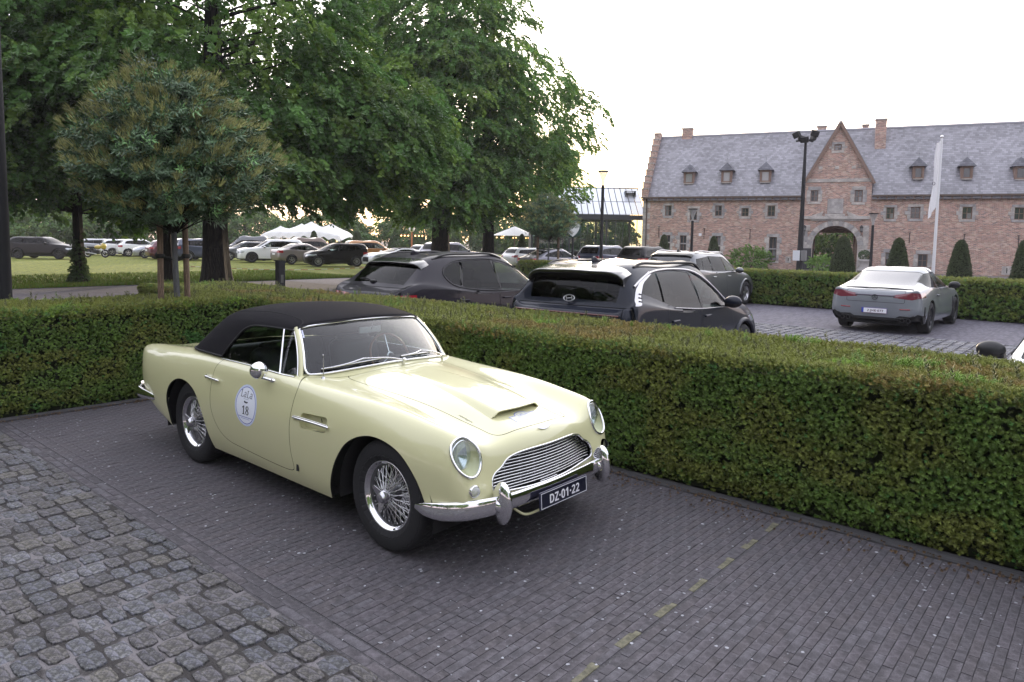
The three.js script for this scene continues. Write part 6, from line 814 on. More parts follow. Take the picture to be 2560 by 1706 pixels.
    part(roof, 'roof_edge', pipe([...Array(17).keys()].map((k) => { const v = Math.abs(k - 8) * 5 / 8, p = H.at(8, 5 - v); return V(p.x, p.y, p.z * Math.sign(8 - k || 1)); }), 0.009, 80, 6), blackM);
    part(roof, 'roof_hem', pipe([...Array(41).keys()].map((k) => { const p = H.at(0, 5 - Math.abs(k - 20) * 5 / 20); return V(p.x, p.y + 0.004, p.z * Math.sign(20 - k || 1)); }), 0.008, 120, 6), blackM);
  }
  // side windows with quarter-light posts
  for (const s of [1, -1]) {
    const lo = (x) => V(x, 0.925 - 0.012 * smoothstep(x, -0.3, 0.25), 0.728 - 0.02 * smoothstep(x, 0, 0.25)), hi = (u) => H.at(u, 0.02).add(V(0, 0, -0.006)), q = (p) => p.clone().multiply(V(1, 1, s)), tr = [], n = 24, mk = (p) => ({ p, n: V(0, 0.25, 0.97), u: 0, v: 0 });
    for (let i = 0; i < n; i++) { const f = (k) => [lo(lerp(-0.76, 0.2, k)), hi(lerp(0.3, 7.2, k))]; const [a, b] = f(i / n), [c, d] = f((i + 1) / n); tr.push([mk(a), mk(c), mk(b)], [mk(b), mk(c), mk(d)]); }
    const w = part(s > 0 ? doorR : doorL, 'door_window', geom(s > 0 ? tr : flip(tr)), phys([0.4, 0.44, 0.44], { transmission: 1, roughness: 0, thickness: 0 }));
    part(w, 'quarter_light_post', merge([rod(q(V(0.035, 0.915, 0.735)), q(V(-0.085, 1.212, 0.624)), 0.009, 0.007, 8)]), chrome);
    part(s > 0 ? doorR : doorL, 'waist_trim', pipe([-0.78, -0.5, -0.2, 0.05, 0.2].map((x) => q(lo(x).add(V(0, 0.0, 0.012)))), 0.006, 30, 6), chrome);
  }
  // door mirror
  { const c = V(-0.04, 0.945, 0.853), m = part(t, 'wing_mirror', new THREE.SphereGeometry(0.062, 36, 24, 0, 2 * PI, 0, PI * 0.62).rotateZ(-PI / 2 ).scale(0.85, 1, 1).rotateY(-0.35).translate(c.x, c.y, c.z), chrome), h = S.find(XY, [0.02, 0.872], 7.9, 3.6).p;
    part(m, 'mirror_stalk', merge([pipe([c.clone().add(V(0.02, -0.05, -0.01)), V(0.0, 0.885, 0.815), h.clone()], 0.011, 16, 10), new THREE.SphereGeometry(0.022, 16, 10).scale(1.5, 0.7, 0.8).translate(h.x, h.y, h.z)]), chrome);
    part(m, 'mirror_glass', new THREE.CircleGeometry(0.055, 32).rotateY(-PI / 2 - 0.35).translate(c.x - 0.019, c.y, c.z - 0.006), std([0.7, 0.72, 0.75], 0.03, 1)); }
  // wheels
  const treadB = texture(256, 64, (u, v) => { const z = Math.abs(((u * 40) % 1) - 0.5), gz = Math.abs(((v * 5 + Math.sin(u * 251) * 0.12) % 1) - 0.5); return gz > 0.42 || (z > 0.44 && (v < 0.2 || v > 0.8)) ? 0.2 : 0.8; }, [1, 1], true);
  const tyreM = std([0.014, 0.014, 0.016], 0.8, 0, { bumpMap: treadB, bumpScale: 0.006 });
  function wireWheel(x, z, s) {
    const ax = (gm) => { gm = gm.rotateX(PI / 2); return s > 0 ? gm : gm.applyMatrix4(new THREE.Matrix4().makeScale(1, 1, -1)); };
    const tp = []; for (const [r, y] of [[0.205, -0.06], [0.212, -0.072], [0.235, -0.082], [0.268, -0.088], [0.30, -0.085], [0.322, -0.078], [0.334, -0.066], [0.340, -0.05], [0.343, -0.02], [0.343, 0.02], [0.340, 0.05], [0.334, 0.066], [0.325, 0.075], [0.318, 0.0785], [0.314, 0.081], [0.29, 0.086], [0.268, 0.088], [0.252, 0.0865], [0.247, 0.0885], [0.242, 0.0855], [0.226, 0.078], [0.212, 0.068], [0.206, 0.058]]) tp.push([r, y]);
    const w = part(t, 'wheel', ax(lathe(tp, 96)), tyreM); w.position.set(x, 0.342, z); 
    part(w, 'rim', ax(lathe([[0.192, 0.044], [0.196, 0.05], [0.207, 0.056], [0.214, 0.066], [0.212, 0.072], [0.205, 0.068], [0.199, 0.058], [0.19, 0.05]], 80)), chrome); part(w, 'rim_well', ax(lathe([[0.192, 0.044], [0.184, 0.03], [0.181, 0.0], [0.18, -0.05], [0.19, -0.07]], 64)), std([0.22, 0.22, 0.23], 0.28, 1));
    const sp = [], nip = [], P = (r, a, y) => V(r * Math.cos(a), r * Math.sin(a), y * s);
    for (let i = 0; i < 20; i++) for (const d of [1, -1]) {
      const a = 2 * PI * (i + (d > 0 ? 0 : 0.5)) / 20; sp.push(rod(P(0.036, a, 0.078), P(0.18, a + d * 0.30, 0.028), 0.0022, 0.0022, 5)); nip.push(rod(P(0.17, a + d * 0.285, 0.031), P(0.18, a + d * 0.30, 0.028), 0.0045, 0.0045, 6));
      const b = a + 0.08; sp.push(rod(P(0.052, b, -0.015), P(0.18, b + d * 0.26, 0.005), 0.0022, 0.0022, 5)); nip.push(rod(P(0.172, b + d * 0.25, 0.003), P(0.18, b + d * 0.26, 0.005), 0.0045, 0.0045, 6));
      if (d > 0) { const c = a + 0.15; sp.push(rod(P(0.052, c, -0.02), P(0.18, c - 0.2, -0.035), 0.0022, 0.0022, 5)); }
    }
    part(w, 'spokes', sp.concat(nip), chrome, { kind: 'stuff' });
    part(w, 'hub', ax(lathe([[0.06, -0.06], [0.055, -0.02], [0.044, 0.0], [0.036, 0.04], [0.037, 0.085], [0.044, 0.09], [0.046, 0.098], [0.032, 0.112], [0.028, 0.122], [0.026, 0.126], [0.001, 0.128]], 32)), dullChrome);
    const ears = []; for (let k = 0; k < 3; k++) { const sh = new THREE.Shape(); sh.moveTo(-0.03, 0.02); sh.quadraticCurveTo(-0.016, 0.06, -0.012, 0.088); sh.quadraticCurveTo(0, 0.096, 0.012, 0.088); sh.quadraticCurveTo(0.016, 0.06, 0.03, 0.02); ears.push(new THREE.ExtrudeGeometry(sh, { depth: 0.008, bevelEnabled: true, bevelSize: 0.002, bevelThickness: 0.002, bevelSegments: 2 }).rotateX(0.18).rotateZ(k * 2 * PI / 3 + 0.9).translate(0, 0, 0.092)); }
    part(w, 'spinner', merge(ears.map((e) => (s > 0 ? e : e.applyMatrix4(new THREE.Matrix4().makeScale(1, 1, -1))))), dullChrome);
    part(w, 'brake_disc', ax(lathe([[0.001, -0.05], [0.15, -0.05], [0.15, -0.075], [0.001, -0.075]], 40)), std([0.05, 0.05, 0.05], 0.5, 0.6));
    part(t, 'wheel_arch', new THREE.CylinderGeometry(0.435, 0.435, 0.42, 40, 1, true, PI / 2 - 0.15, PI + 0.3).rotateX(PI / 2).translate(x, 0.30, (0.575) * s), blackM);
    part(t, 'wheel_arch', new THREE.CircleGeometry(0.435, 32, -0.15, PI + 0.3).translate(x, 0.30, 0.366 * s), blackM);
  }
  for (const s of [1, -1]) { wireWheel(1.2445, 0.69 * s, s); wireWheel(-1.2445, 0.685 * s, s); }
  part(t, 'floor_pan', merge([boxSpan(-2.0, 1.7, 0.20, 0.26, -0.42, 0.42), boxSpan(-0.8, 0.7, 0.205, 0.265, -0.74, 0.74)]), blackM);
  // cabin: seats, dashboard, steering wheel, mirror
  const hide = std([0.02, 0.02, 0.022], 0.45), seatG = () => merge([box(0.5, 0.16, 0.5, -0.25, 0.44, 0, 0.06), box(0.15, 0.56, 0.48, 0, 0, 0, 0.07).rotateZ(0.22).translate(-0.54, 0.74, 0), box(0.11, 0.10, 0.34, 0, 0, 0, 0.05).rotateZ(0.2).translate(-0.6, 1.0, 0)]);
  for (const s of [1, -1]) part(t, 'seat', seatG().translate(0, 0, 0.36 * s), hide);
  part(t, 'rear_bench', merge([box(0.4, 0.14, 1.0, -1.0, 0.52, 0, 0.05), box(0.12, 0.4, 1.0, 0, 0, 0, 0.05).rotateZ(0.3).translate(-1.24, 0.75, 0), boxSpan(-0.8, 0.35, 0.28, 0.4, -0.14, 0.14)]), hide);
  part(t, 'dashboard', merge([box(0.24, 0.10, 0.98, 0.27, 0.855, 0, 0.04), box(0.10, 0.2, 1.24, 0.14, 0.79, 0, 0.02), box(0.18, 0.06, 0.36, 0.18, 0.925, -0.37, 0.03)]), std([0.018, 0.018, 0.02], 0.6));
  { const q = new THREE.Euler(0, 0, 0.42), c = V(-0.10, 0.905, -0.37), place = (gm) => gm.rotateY(PI / 2).applyMatrix4(new THREE.Matrix4().makeRotationFromEuler(q)).translate(c.x, c.y, c.z); const w = part(t, 'steering_wheel', place(new THREE.TorusGeometry(0.195, 0.0105, 10, 60)), std([0.20, 0.09, 0.045], 0.35)); const ar = []; for (const a of [PI / 2, PI / 2 + 2.09, PI / 2 - 2.09]) ar.push(rod(V(0, 0, 0), V(Math.cos(a) * 0.19, Math.sin(a) * 0.19, 0), 0.008)); part(w, 'wheel_spokes', merge(ar.map(place).concat([place(new THREE.CylinderGeometry(0.035, 0.035, 0.03, 20).rotateX(PI / 2))])), dullChrome); part(w, 'steering_column', rod(c, V(0.25, 0.78, -0.37), 0.03), blackM); }
  { const c = V(0.03, 1.165, -0.06), m = part(t, 'rear_view_mirror', box(0.02, 0.052, 0.23, 0, 0, 0, 0.009).rotateY(0.12).translate(c.x, c.y, c.z), std([0.25, 0.27, 0.28], 0.35, 0.4)); part(m, 'mirror_stem', rod(V(0.05, 1.17, -0.06), V(0.085, 1.25, -0.05), 0.004), dullChrome); }
  for (const s of [1, -1]) part(t, 'tail_lamp', new THREE.SphereGeometry(0.04, 16, 12).scale(0.5, 1.6, 1).translate(-2.385, 0.66, 0.6 * s), phys([0.35, 0.02, 0.02], { roughness: 0.15, clearcoat: 1 }));
}
// ---------- parked cars: one smooth half shell each, cut into panels, glass and lamps ----------
function carNet(s) {
  const w = s.W / 2, T = s.tail, N = s.nose, b = s.belt, sl = s.sill ?? 0.24, tY = s.tailY, h = s.hip ?? b;
  const row = (xs, ys, zs) => xs.map((x, i) => [x, ys[i], zs[i]]), k = (f) => f.map((v) => v * w);
  return [
    row([T + 0.5, T + 0.22, T + 0.11, T + 0.08, T + 0.06, T + 0.05, T + 0.05, T + 0.05], Array(8).fill(sl + 0.06), k([0.9, 0.88, 0.76, 0.62, 0.48, 0.34, 0.17, 0])),
    row([T + 0.46, T + 0.16, T + 0.04, T + 0.015, T + 0.005, T, T, T], [sl, 0.40, 0.50, 0.52, 0.52, 0.52, 0.52, 0.52], k([0.93, 0.95, 0.88, 0.73, 0.57, 0.4, 0.2, 0])),
    row([T + 0.44, T + 0.15, T + 0.09, T + 0.06, T + 0.04, T + 0.03, T + 0.025, T + 0.025], [sl, 0.42, 0.70, tY - 0.06, tY - 0.05, tY - 0.05, tY - 0.05, tY - 0.05], k([0.94, 0.975, 0.95, 0.86, 0.69, 0.49, 0.25, 0])),
    row([T + 0.40, T + 0.24, T + 0.2, T + 0.17, lerp(T + 0.15, s.deckX, 0.4), s.deckX, s.deckX - 0.015, s.deckX - 0.02], [sl, 0.42, 0.72, h - 0.02, h + 0.01, s.deckY, s.deckY + 0.01, s.deckY + 0.015], k([0.955, 0.985, 0.975, 0.91, 0.83, 0.68, 0.36, 0])),
    row([lerp(T, s.roofR, 0.65), lerp(T, s.roofR, 0.6), lerp(T, s.roofR, 0.6), lerp(T, s.roofR, 0.65), lerp(T, s.roofR, 0.8), s.roofR, s.roofR - 0.03, s.roofR - 0.04], [sl, 0.42, 0.72, h + 0.01, lerp(h, s.roofRY, 0.30), s.roofRY - 0.05, s.roofRY - 0.005, s.roofRY], k([0.96, 1, 0.995, 0.96, 0.895, 0.70, 0.38, 0])),
    row([lerp(s.roofR, s.roofF, 0.3), lerp(s.roofR, s.roofF, 0.3), lerp(s.roofR, s.roofF, 0.3), lerp(s.roofR, s.roofF, 0.3), lerp(s.roofR, s.roofF, 0.32), lerp(s.roofR, s.roofF, 0.35), lerp(s.roofR, s.roofF, 0.36), lerp(s.roofR, s.roofF, 0.36)], [sl, 0.40, 0.70, lerp(h, b, 0.5), lerp(lerp(h, b, 0.5), s.H, 0.12), s.H - 0.07, s.H - 0.012, s.H - 0.004], k([0.955, 0.99, 0.985, 0.96, 0.92, 0.715, 0.39, 0])),
    row([lerp(s.roofR, s.roofF, 0.68), lerp(s.roofR, s.roofF, 0.68), lerp(s.roofR, s.roofF, 0.68), lerp(s.roofR, s.roofF, 0.68), lerp(s.roofR, s.roofF, 0.68), lerp(s.roofR, s.roofF, 0.7), lerp(s.roofR, s.roofF, 0.7), lerp(s.roofR, s.roofF, 0.7)], [sl, 0.40, 0.70, b + 0.005, lerp(b, s.H, 0.12), s.H - 0.068, s.H - 0.01, s.H], k([0.955, 0.985, 0.98, 0.955, 0.92, 0.71, 0.39, 0])),
    row([s.roofF + 0.18, s.roofF + 0.18, s.roofF + 0.18, s.roofF + 0.18, s.roofF + 0.16, s.roofF - 0.02, s.roofF + 0.05, s.roofF + 0.07], [sl, 0.40, 0.70, b, lerp(b, s.roofFY, 0.14), s.roofFY - 0.06, s.roofFY - 0.01, s.roofFY], k([0.955, 0.985, 0.98, 0.95, 0.915, 0.68, 0.38, 0])),
    row([s.cowl, s.cowl, s.cowl, s.cowl, s.cowl - 0.05, s.cowl, s.cowl + 0.12, s.cowl + 0.16], [sl, 0.40, 0.70, b - 0.03, b + 0.015, s.cowlY, s.cowlY + 0.02, s.cowlY + 0.025], k([0.955, 0.985, 0.98, 0.945, 0.89, 0.80, 0.42, 0])),
    row([lerp(s.cowl, N, 0.42), lerp(s.cowl, N, 0.42), lerp(s.cowl, N, 0.42), lerp(s.cowl, N, 0.42), lerp(s.cowl, N, 0.42), lerp(s.cowl, N, 0.44), lerp(s.cowl, N, 0.48), lerp(s.cowl, N, 0.5)], [sl, 0.42, 0.70, s.hoodY - 0.10, s.hoodY - 0.02, s.hoodY - 0.012, s.hoodY, s.hoodY + 0.01], k([0.955, 0.99, 0.985, 0.93, 0.84, 0.68, 0.36, 0])),
    row([N - 0.56, N - 0.42, N - 0.36, N - 0.34, N - 0.32, N - 0.28, N - 0.24, N - 0.22], [sl, 0.42, 0.66, s.noseY - 0.03, s.noseY + 0.025, s.noseY + 0.03, s.noseY + 0.045, s.noseY + 0.05], k([0.945, 0.97, 0.95, 0.88, 0.79, 0.62, 0.33, 0])),
    row([N - 0.52, N - 0.34, N - 0.2, N - 0.15, N - 0.12, N - 0.09, N - 0.06, N - 0.05], [sl, 0.42, 0.60, s.noseY - 0.12, s.noseY - 0.10, s.noseY - 0.08, s.noseY - 0.07, s.noseY - 0.07], k([0.935, 0.955, 0.91, 0.82, 0.70, 0.52, 0.28, 0])),
    row([N - 0.50, N - 0.3, N - 0.15, N - 0.09, N - 0.05, N - 0.02, N, N], [sl, 0.36, 0.44, 0.47, 0.47, 0.47, 0.47, 0.47], k([0.93, 0.93, 0.86, 0.74, 0.60, 0.43, 0.22, 0])),
    row([N - 0.48, N - 0.28, N - 0.17, N - 0.12, N - 0.1, N - 0.08, N - 0.07, N - 0.07], Array(8).fill(sl - 0.01), k([0.92, 0.88, 0.78, 0.64, 0.5, 0.36, 0.18, 0])),
  ];
}
const tint = phys([0.05, 0.055, 0.06], { transmission: 1, roughness: 0, thickness: 0, specularIntensity: 0.5 }), softTint = phys([0.4, 0.47, 0.45], { transmission: 1, roughness: 0, thickness: 0, specularIntensity: 0.5 }), carBlack = std([0.012, 0.012, 0.013], 0.5), clad = std([0.022, 0.022, 0.024], 0.75);
const redLamp = phys([0.30, 0.012, 0.02], { roughness: 0.12, clearcoat: 1 }), clearLamp = phys([0.5, 0.52, 0.55], { roughness: 0.1, clearcoat: 1, metalness: 0.4 }), alloy = std([0.5, 0.5, 0.52], 0.3, 0.9), darkAlloy = std([0.06, 0.06, 0.065], 0.35, 0.7), plateM = std([0.72, 0.72, 0.75], 0.5), carTyre = std([0.018, 0.018, 0.02], 0.85), seatM = std([0.022, 0.022, 0.024], 0.8);
const arcPoly = (x, r, yc, flat = 1) => (v) => (v.p.y < yc + r + 0.1 && Math.abs(v.p.z) > 0.35 ? r - Math.hypot((v.p.x - x) / flat, Math.max(v.p.y, yc - 0.02) - yc) : -1);
const tyreG = lathe([[0.62, -0.4], [0.7, -0.5], [0.85, -0.52], [0.95, -0.47], [1, -0.36], [1, 0.36], [0.95, 0.47], [0.85, 0.52], [0.7, 0.5], [0.64, 0.42]], 40).rotateX(PI / 2), rimLip = lathe([[0.52, 0.1], [0.6, 0.3], [0.66, 0.44], [0.70, 0.46], [0.7, 0.4]], 36).rotateX(PI / 2), rimBack = new THREE.CircleGeometry(0.66, 28).translate(0, 0, 0.02);
const spokeG = (n, w) => merge([...Array(n).keys()].map((i) => { const s = new THREE.Shape([[-w, 0.08], [w, 0.08], [w * 0.8, 0.66], [-w * 0.8, 0.66]].map((p) => new THREE.Vector2(...p))); return new THREE.ExtrudeGeometry(s, { depth: 0.07, bevelEnabled: false }).translate(0, 0, 0.30).rotateZ(2 * PI * i / n); }).concat([new THREE.CylinderGeometry(0.17, 0.17, 0.1, 16).rotateX(PI / 2).translate(0, 0, 0.34)]));
const spokes5 = spokeG(5, 0.1), spokes10 = spokeG(10, 0.05);
function carWheels(t, s) {
  for (const x of [s.wb / 2, -s.wb / 2]) for (const k of [1, -1]) {
    const w = part(t, 'wheel', tyreG, carTyre); w.position.set(x, s.wr, (s.W / 2 - 0.12) * k); w.scale.set(s.wr, s.wr, 0.24); if (k < 0) w.rotation.y = PI; if (s.steer && x > 0) w.rotation.y += s.steer;
    const rim = part(w, 'rim', rimLip, s.rim || alloy); part(w, 'brake', rimBack, carBlack); part(w, 'spokes', s.spokes === 10 ? spokes10 : spokes5, s.rim || alloy, { kind: 'stuff' });
  }
}
function buildCar(t, s) {                                       // t: the thing; s: shape and finish
  const S = new Sheet(carNet(s), true, 7), q = s.q || 7, all = S.mesh(q, q), P = s.paint, both = (a) => a.concat(flip(a)), add = (p, n, tr, m, e) => tr.length && part(p, n, geom(tr), m, e);
  const AF = arcPoly(s.wb / 2, s.wr + 0.055, s.wr, 1.03), AR = arcPoly(-s.wb / 2, s.wr + 0.055, s.wr, 1.03);
  let sh = clip(clip(all, (v) => -AF(v)), (v) => -AR(v));
  const sideF = sdPoly(s.win), winS = (v) => (v.v > 3.3 && v.v < 5.2 && v.p.y > 0.8 ? sideF(v.p.x, v.p.y) : -1);
  const ws = (v) => Math.min(v.u - 7.12, 7.92 - v.u, v.v - 5.06) * 0.3, rw = (v) => Math.min(v.u - (s.rw?.[0] ?? 3.14), (s.rw?.[1] ?? 3.86) - v.u, v.v - (s.rw?.[2] ?? 5.12)) * 0.3;
  const tl = s.tailLamp ? sdPoly(s.tailLamp) : null, hl = s.headLamp ? sdPoly(s.headLamp) : null, tlF = (v) => (tl && v.p.x < s.tail + (s.tailReach ?? 0.5) ? tl(v.p.z, v.p.y) : -1), hlF = (v) => (hl && v.p.x > s.nose - 0.75 ? hl(v.p.z, v.p.y) : -1);
  const gF = s.grille ? sdPoly(s.grille) : null, grF = (v) => (gF && v.p.x > s.nose - 0.4 ? gF(v.p.z, v.p.y) : -1), rb = s.rearBlack ? sdPoly(s.rearBlack) : null, rbF = (v) => (rb && v.p.x < s.tail + 0.45 ? rb(v.p.z, v.p.y) : -1);
  const lowF = (v) => (s.clad ? Math.max(0.30 - v.p.y, -1) : -1);
  add(t, 'inner_shell', both(clip(clip(clip(push(sh, -0.03), (v) => -winS(v)), (v) => -ws(v)), (v) => -rw(v))), carBlack);
  let body = sh; for (const f of [winS, ws, rw, tlF, hlF, grF, rbF, lowF]) body = clip(body, (v) => -f(v));
  for (const d of s.doors || []) { const df = sdPoly(d), f = (v) => (v.p.y < s.H - 0.1 && v.v < 4.9 && Math.abs(v.p.z) > 0.5 ? df(v.p.x, v.p.y) : -1), g = 0.0035, dt = clip(body, (v) => f(v) - g); body = clip(body, (v) => -f(v) - g); for (const k of [1, -1]) { const dr = add(t, 'door', k > 0 ? dt : flip(dt), P); if (!dr) continue; const hx = Math.min(...d.map((p) => p[0])) + 0.17, at = S.find(XY, [hx, s.handleY ?? s.belt - 0.13], 5, 2.6); part(dr, 'door_handle', box(0.19, 0.03, 0.035, 0, 0, 0, 0.012).translate(at.p.x, at.p.y, (at.p.z + 0.015) * k), s.handle || P); } }
  if (s.gate) { const f = (v) => (v.p.x < s.tail + 0.6 ? Math.min(s.gate[0] * s.W / 2 - Math.abs(v.p.z), v.p.y - s.gate[1], s.gate[2] - v.p.y) : -1), a = clip(body, (v) => f(v) - 0.004); body = clip(body, (v) => -f(v) - 0.004); add(t, 'tailgate', both(a), P); }
  if (s.bonnetSeam) { const f = (v) => (v.u > 8.25 && v.u < 10.6 ? v.v - 3.9 : -1), a = clip(body, (v) => f(v) - 0.03); body = clip(body, (v) => -f(v) - 0.03); add(t, 'bonnet', both(a), P); }
  if (s.roofM) { const f = (v) => (v.u > 4.02 && v.u < 7.05 ? v.v - 5.1 : -1), a = clip(body, f); body = clip(body, (v) => -f(v)); add(t, 'roof', both(a), s.roofM); }
  add(t, 'body', both(body), P);
  const glassIn = (a, d = -0.006) => push(a, d);
  let sg = clip(sh, winS); if (sg.length) { const cutsAt = s.pillars || [], fr = []; let last = -99; for (const c of [...cutsAt, [99, 0]]) { const lo = last, hi = c; const seg = clip(clip(sg, (v) => (lo === -99 ? 1 : v.p.x - lo[0] - (v.p.y - 1.2) * lo[1] - 0.028)), (v) => (hi[0] === 99 ? 1 : hi[0] + (v.p.y - 1.2) * hi[1] - 0.028 - v.p.x)); for (const k of [1, -1]) add(t, 'side_window', k > 0 ? glassIn(seg) : flip(glassIn(seg)), (hi[0] === 99 && !s.allDark) ? softTint : tint); last = c; } for (const c of cutsAt) { const f = (v) => 0.028 - Math.abs(v.p.x - c[0] - (v.p.y - 1.2) * c[1]); add(t, 'window_pillar', both(push(clip(sg, f), -0.002)), carBlack); } }
  add(t, 'windscreen', both(glassIn(clip(sh, ws))), s.allDark ? tint : softTint); add(t, 'rear_window', both(glassIn(clip(sh, rw))), s.rwM || tint);
  if (tl) { const a = clip(sh, tlF); for (const k of [1, -1]) add(t, 'tail_lamp', k > 0 ? a : flip(a), s.tailM || redLamp); } if (hl) { const a = clip(sh, hlF); for (const k of [1, -1]) add(t, 'headlamp', k > 0 ? a : flip(a), clearLamp); }
  if (gF) add(t, 'grille', both(push(clip(sh, grF), -0.012)), carBlack); if (rb) add(t, 'rear_diffuser', both(push(clip(sh, rbF), -0.002)), clad); if (s.clad) add(t, 'sill_cladding', both(clip(sh, lowF)), clad);
  if (s.arch) for (const x of [s.wb / 2, -s.wb / 2]) for (const k of [1, -1]) { const pts = []; for (let i = 0; i <= 20; i++) { const a = PI * i / 20, px = x + Math.cos(a) * (s.wr + 0.075) * 1.03, py = s.wr + Math.sin(a) * (s.wr + 0.075), h = S.find(XY, [px, Math.min(py, 0.9)], x > 0 ? 9.5 : 3.2, 2); pts.push(V(px, py, (h.p.z + 0.004) * k)); } part(t, 'arch_cladding', pipe(pts, s.arch, 40, 6), s.archM || clad); }
  carWheels(t, s);
  for (const x of [s.wb / 2, -s.wb / 2]) for (const k of [1, -1]) part(t, 'wheel_well', new THREE.CylinderGeometry(s.wr + 0.07, s.wr + 0.07, 0.34, 24, 1, true, PI / 2, PI).rotateX(PI / 2).translate(x, s.wr, (s.W / 2 - 0.24) * k), blackM);
  part(t, 'underbody', boxSpan(s.tail + 0.2, s.nose - 0.25, 0.19, 0.42, -s.W * 0.33, s.W * 0.33), blackM); part(t, 'cabin_floor', boxSpan(s.tail + 0.35, s.cowl - 0.1, 0.43, 0.55, -s.W * 0.4, s.W * 0.4), seatM);
  for (const k of [1, -1]) part(t, 'front_seat', merge([box(0.5, 0.2, 0.48, 0.05, 0.62, 0.37 * k, 0.06), box(0.14, 0.62, 0.46, 0, 0, 0, 0.06).rotateZ(0.2).translate(-0.24, 0.92, 0.37 * k), box(0.09, 0.2, 0.25, -0.33, Math.min(1.3, s.H - 0.28), 0.37 * k, 0.04)]), seatM);
  part(t, 'rear_seat', merge([box(0.14, 0.6, 1.2, 0, 0, 0, 0.06).rotateZ(0.2).translate(-1.05, 0.9, 0), box(0.08, 0.16, 0.24, -1.12, Math.min(1.24, s.H - 0.3), 0.4, 0.03), box(0.08, 0.16, 0.24, -1.12, Math.min(1.24, s.H - 0.3), -0.4, 0.03)]), seatM); part(t, 'dashboard', box(0.5, 0.22, s.W * 0.78, s.cowl - 0.3, s.cowlY - 0.14, 0, 0.06), seatM);
  for (const k of [1, -1]) { const mx = s.mirrorX ?? s.cowl - 0.42, my = s.belt + 0.08, m = part(t, 'wing_mirror', new THREE.SphereGeometry(1, 16, 12).scale(0.085, 0.085, 0.125).translate(mx, my, (s.W / 2 + 0.08) * k), s.mirrorM || P); part(m, 'mirror_foot', rod(V(mx + 0.02, my - 0.05, (s.W / 2 - 0.04) * k), V(mx, my - 0.05, (s.W / 2 + 0.06) * k), 0.03), carBlack); part(m, 'mirror_lower', new THREE.SphereGeometry(1, 14, 8, 0, 2 * PI, PI * 0.58, PI * 0.42).scale(0.088, 0.088, 0.128).translate(mx, my, (s.W / 2 + 0.08) * k), carBlack); }
  if (s.rails) for (const k of [1, -1]) { const pts = s.rails.map(([x, o]) => { let v = 5.25, u = 4; const h = S.find((p) => [p.x, p.z], [x, s.W / 2 * 0.665], lerp(4.2, 7, (x - s.roofR) / (s.roofF - s.roofR)), 5.2); return V(h.p.x, h.p.y + o, h.p.z * k); }); part(t, 'roof_rail', pipe(pts, 0.018, 40, 8), s.railM || carBlack); }
  if (s.fin) { const h = S.find(XZ, [s.fin, 0.001], 4.6, 6.8), sh2 = new THREE.Shape(); sh2.moveTo(-0.08, 0); sh2.quadraticCurveTo(-0.075, 0.06, -0.045, 0.065); sh2.quadraticCurveTo(0.03, 0.03, 0.11, 0); part(t, 'aerial_fin', new THREE.ExtrudeGeometry(sh2, { depth: 0.02, bevelEnabled: true, bevelSize: 0.012, bevelThickness: 0.012, bevelSegments: 2 }).translate(h.p.x, h.p.y - 0.006, -0.01), s.finM || P); }
  if (s.spoiler) { const [l, z, th, tilt] = s.spoiler, pos = [], n = 20, prof = [[0, 0.012], [-l, -0.02 - tilt], [-l - 0.015, -0.035 - tilt], [-l + 0.02, -th - tilt], [0, -0.05]], idx = [], m = prof.length; for (let i = 0; i <= n; i++) { const zz = lerp(-z, z, i / n), e = Math.abs(zz / z), bx = S.find((p) => [p.x, p.z], [s.roofR + 0.03, Math.abs(zz)], 4.1, 6 - e * 0.6); for (const [a, c] of prof) pos.push(s.roofR + 0.03 + a * (1 - 0.25 * e * e * e) , bx.p.y + c, zz); } for (let i = 0; i < n; i++) for (let j = 0; j < m; j++) { const a = i * m + j, c = i * m + (j + 1) % m; idx.push(a, c, a + m, c, c + m, a + m); } idx.push(0, 1, 2, 0, 2, 3, 0, 3, 4, n * m, n * m + 2, n * m + 1, n * m, n * m + 3, n * m + 2, n * m, n * m + 4, n * m + 3); const g = new THREE.BufferGeometry(); g.setAttribute('position', new THREE.Float32BufferAttribute(pos, 3)); g.setIndex(idx); g.computeVertexNormals(); part(t, 'roof_spoiler', g, s.spoilerM || P); }
  if (s.plate) for (const [x, y, n] of s.plate) { const m = part(t, 'number_plate', box(0.02, 0.115, 0.52, x, y, 0, 0.004), n && n !== true ? std([0.1, 0.15, 0.5], 0.5) : plateM); if (n && n !== true) part(m, 'lettering', quad(0.515, 0.11).rotateY(-PI / 2).translate(x - 0.0105, y, 0), std([1, 1, 1], 0.4, 0, { map: n })); }
  return S;
}
const cloth0 = std([0.014, 0.0135, 0.016], 0.92);
const P = { navy: paint([0.012, 0.015, 0.026], 0.0, { specularIntensity: 0.2, clearcoat: 0.45 }), violet: paint([0.014, 0.012, 0.019], 0.0, { specularIntensity: 0.2, clearcoat: 0.45 }), grey: paint([0.11, 0.115, 0.125], 0.45), nardo: paint([0.2, 0.215, 0.235], 0.1), white: paint([0.72, 0.73, 0.74]), black: paint([0.01, 0.009, 0.01], 0, { specularIntensity: 0.2, clearcoat: 0.45 }), taupe: paint([0.24, 0.21, 0.20], 0.4), orange: paint([0.36, 0.16, 0.045], 0.35), silver: paint([0.38, 0.39, 0.42], 0.6), blue: paint([0.05, 0.06, 0.10], 0.3), brown: paint([0.12, 0.08, 0.06], 0.35), mauve: paint([0.17, 0.165, 0.20], 0.4), red: paint([0.10, 0.02, 0.035], 0.3) };
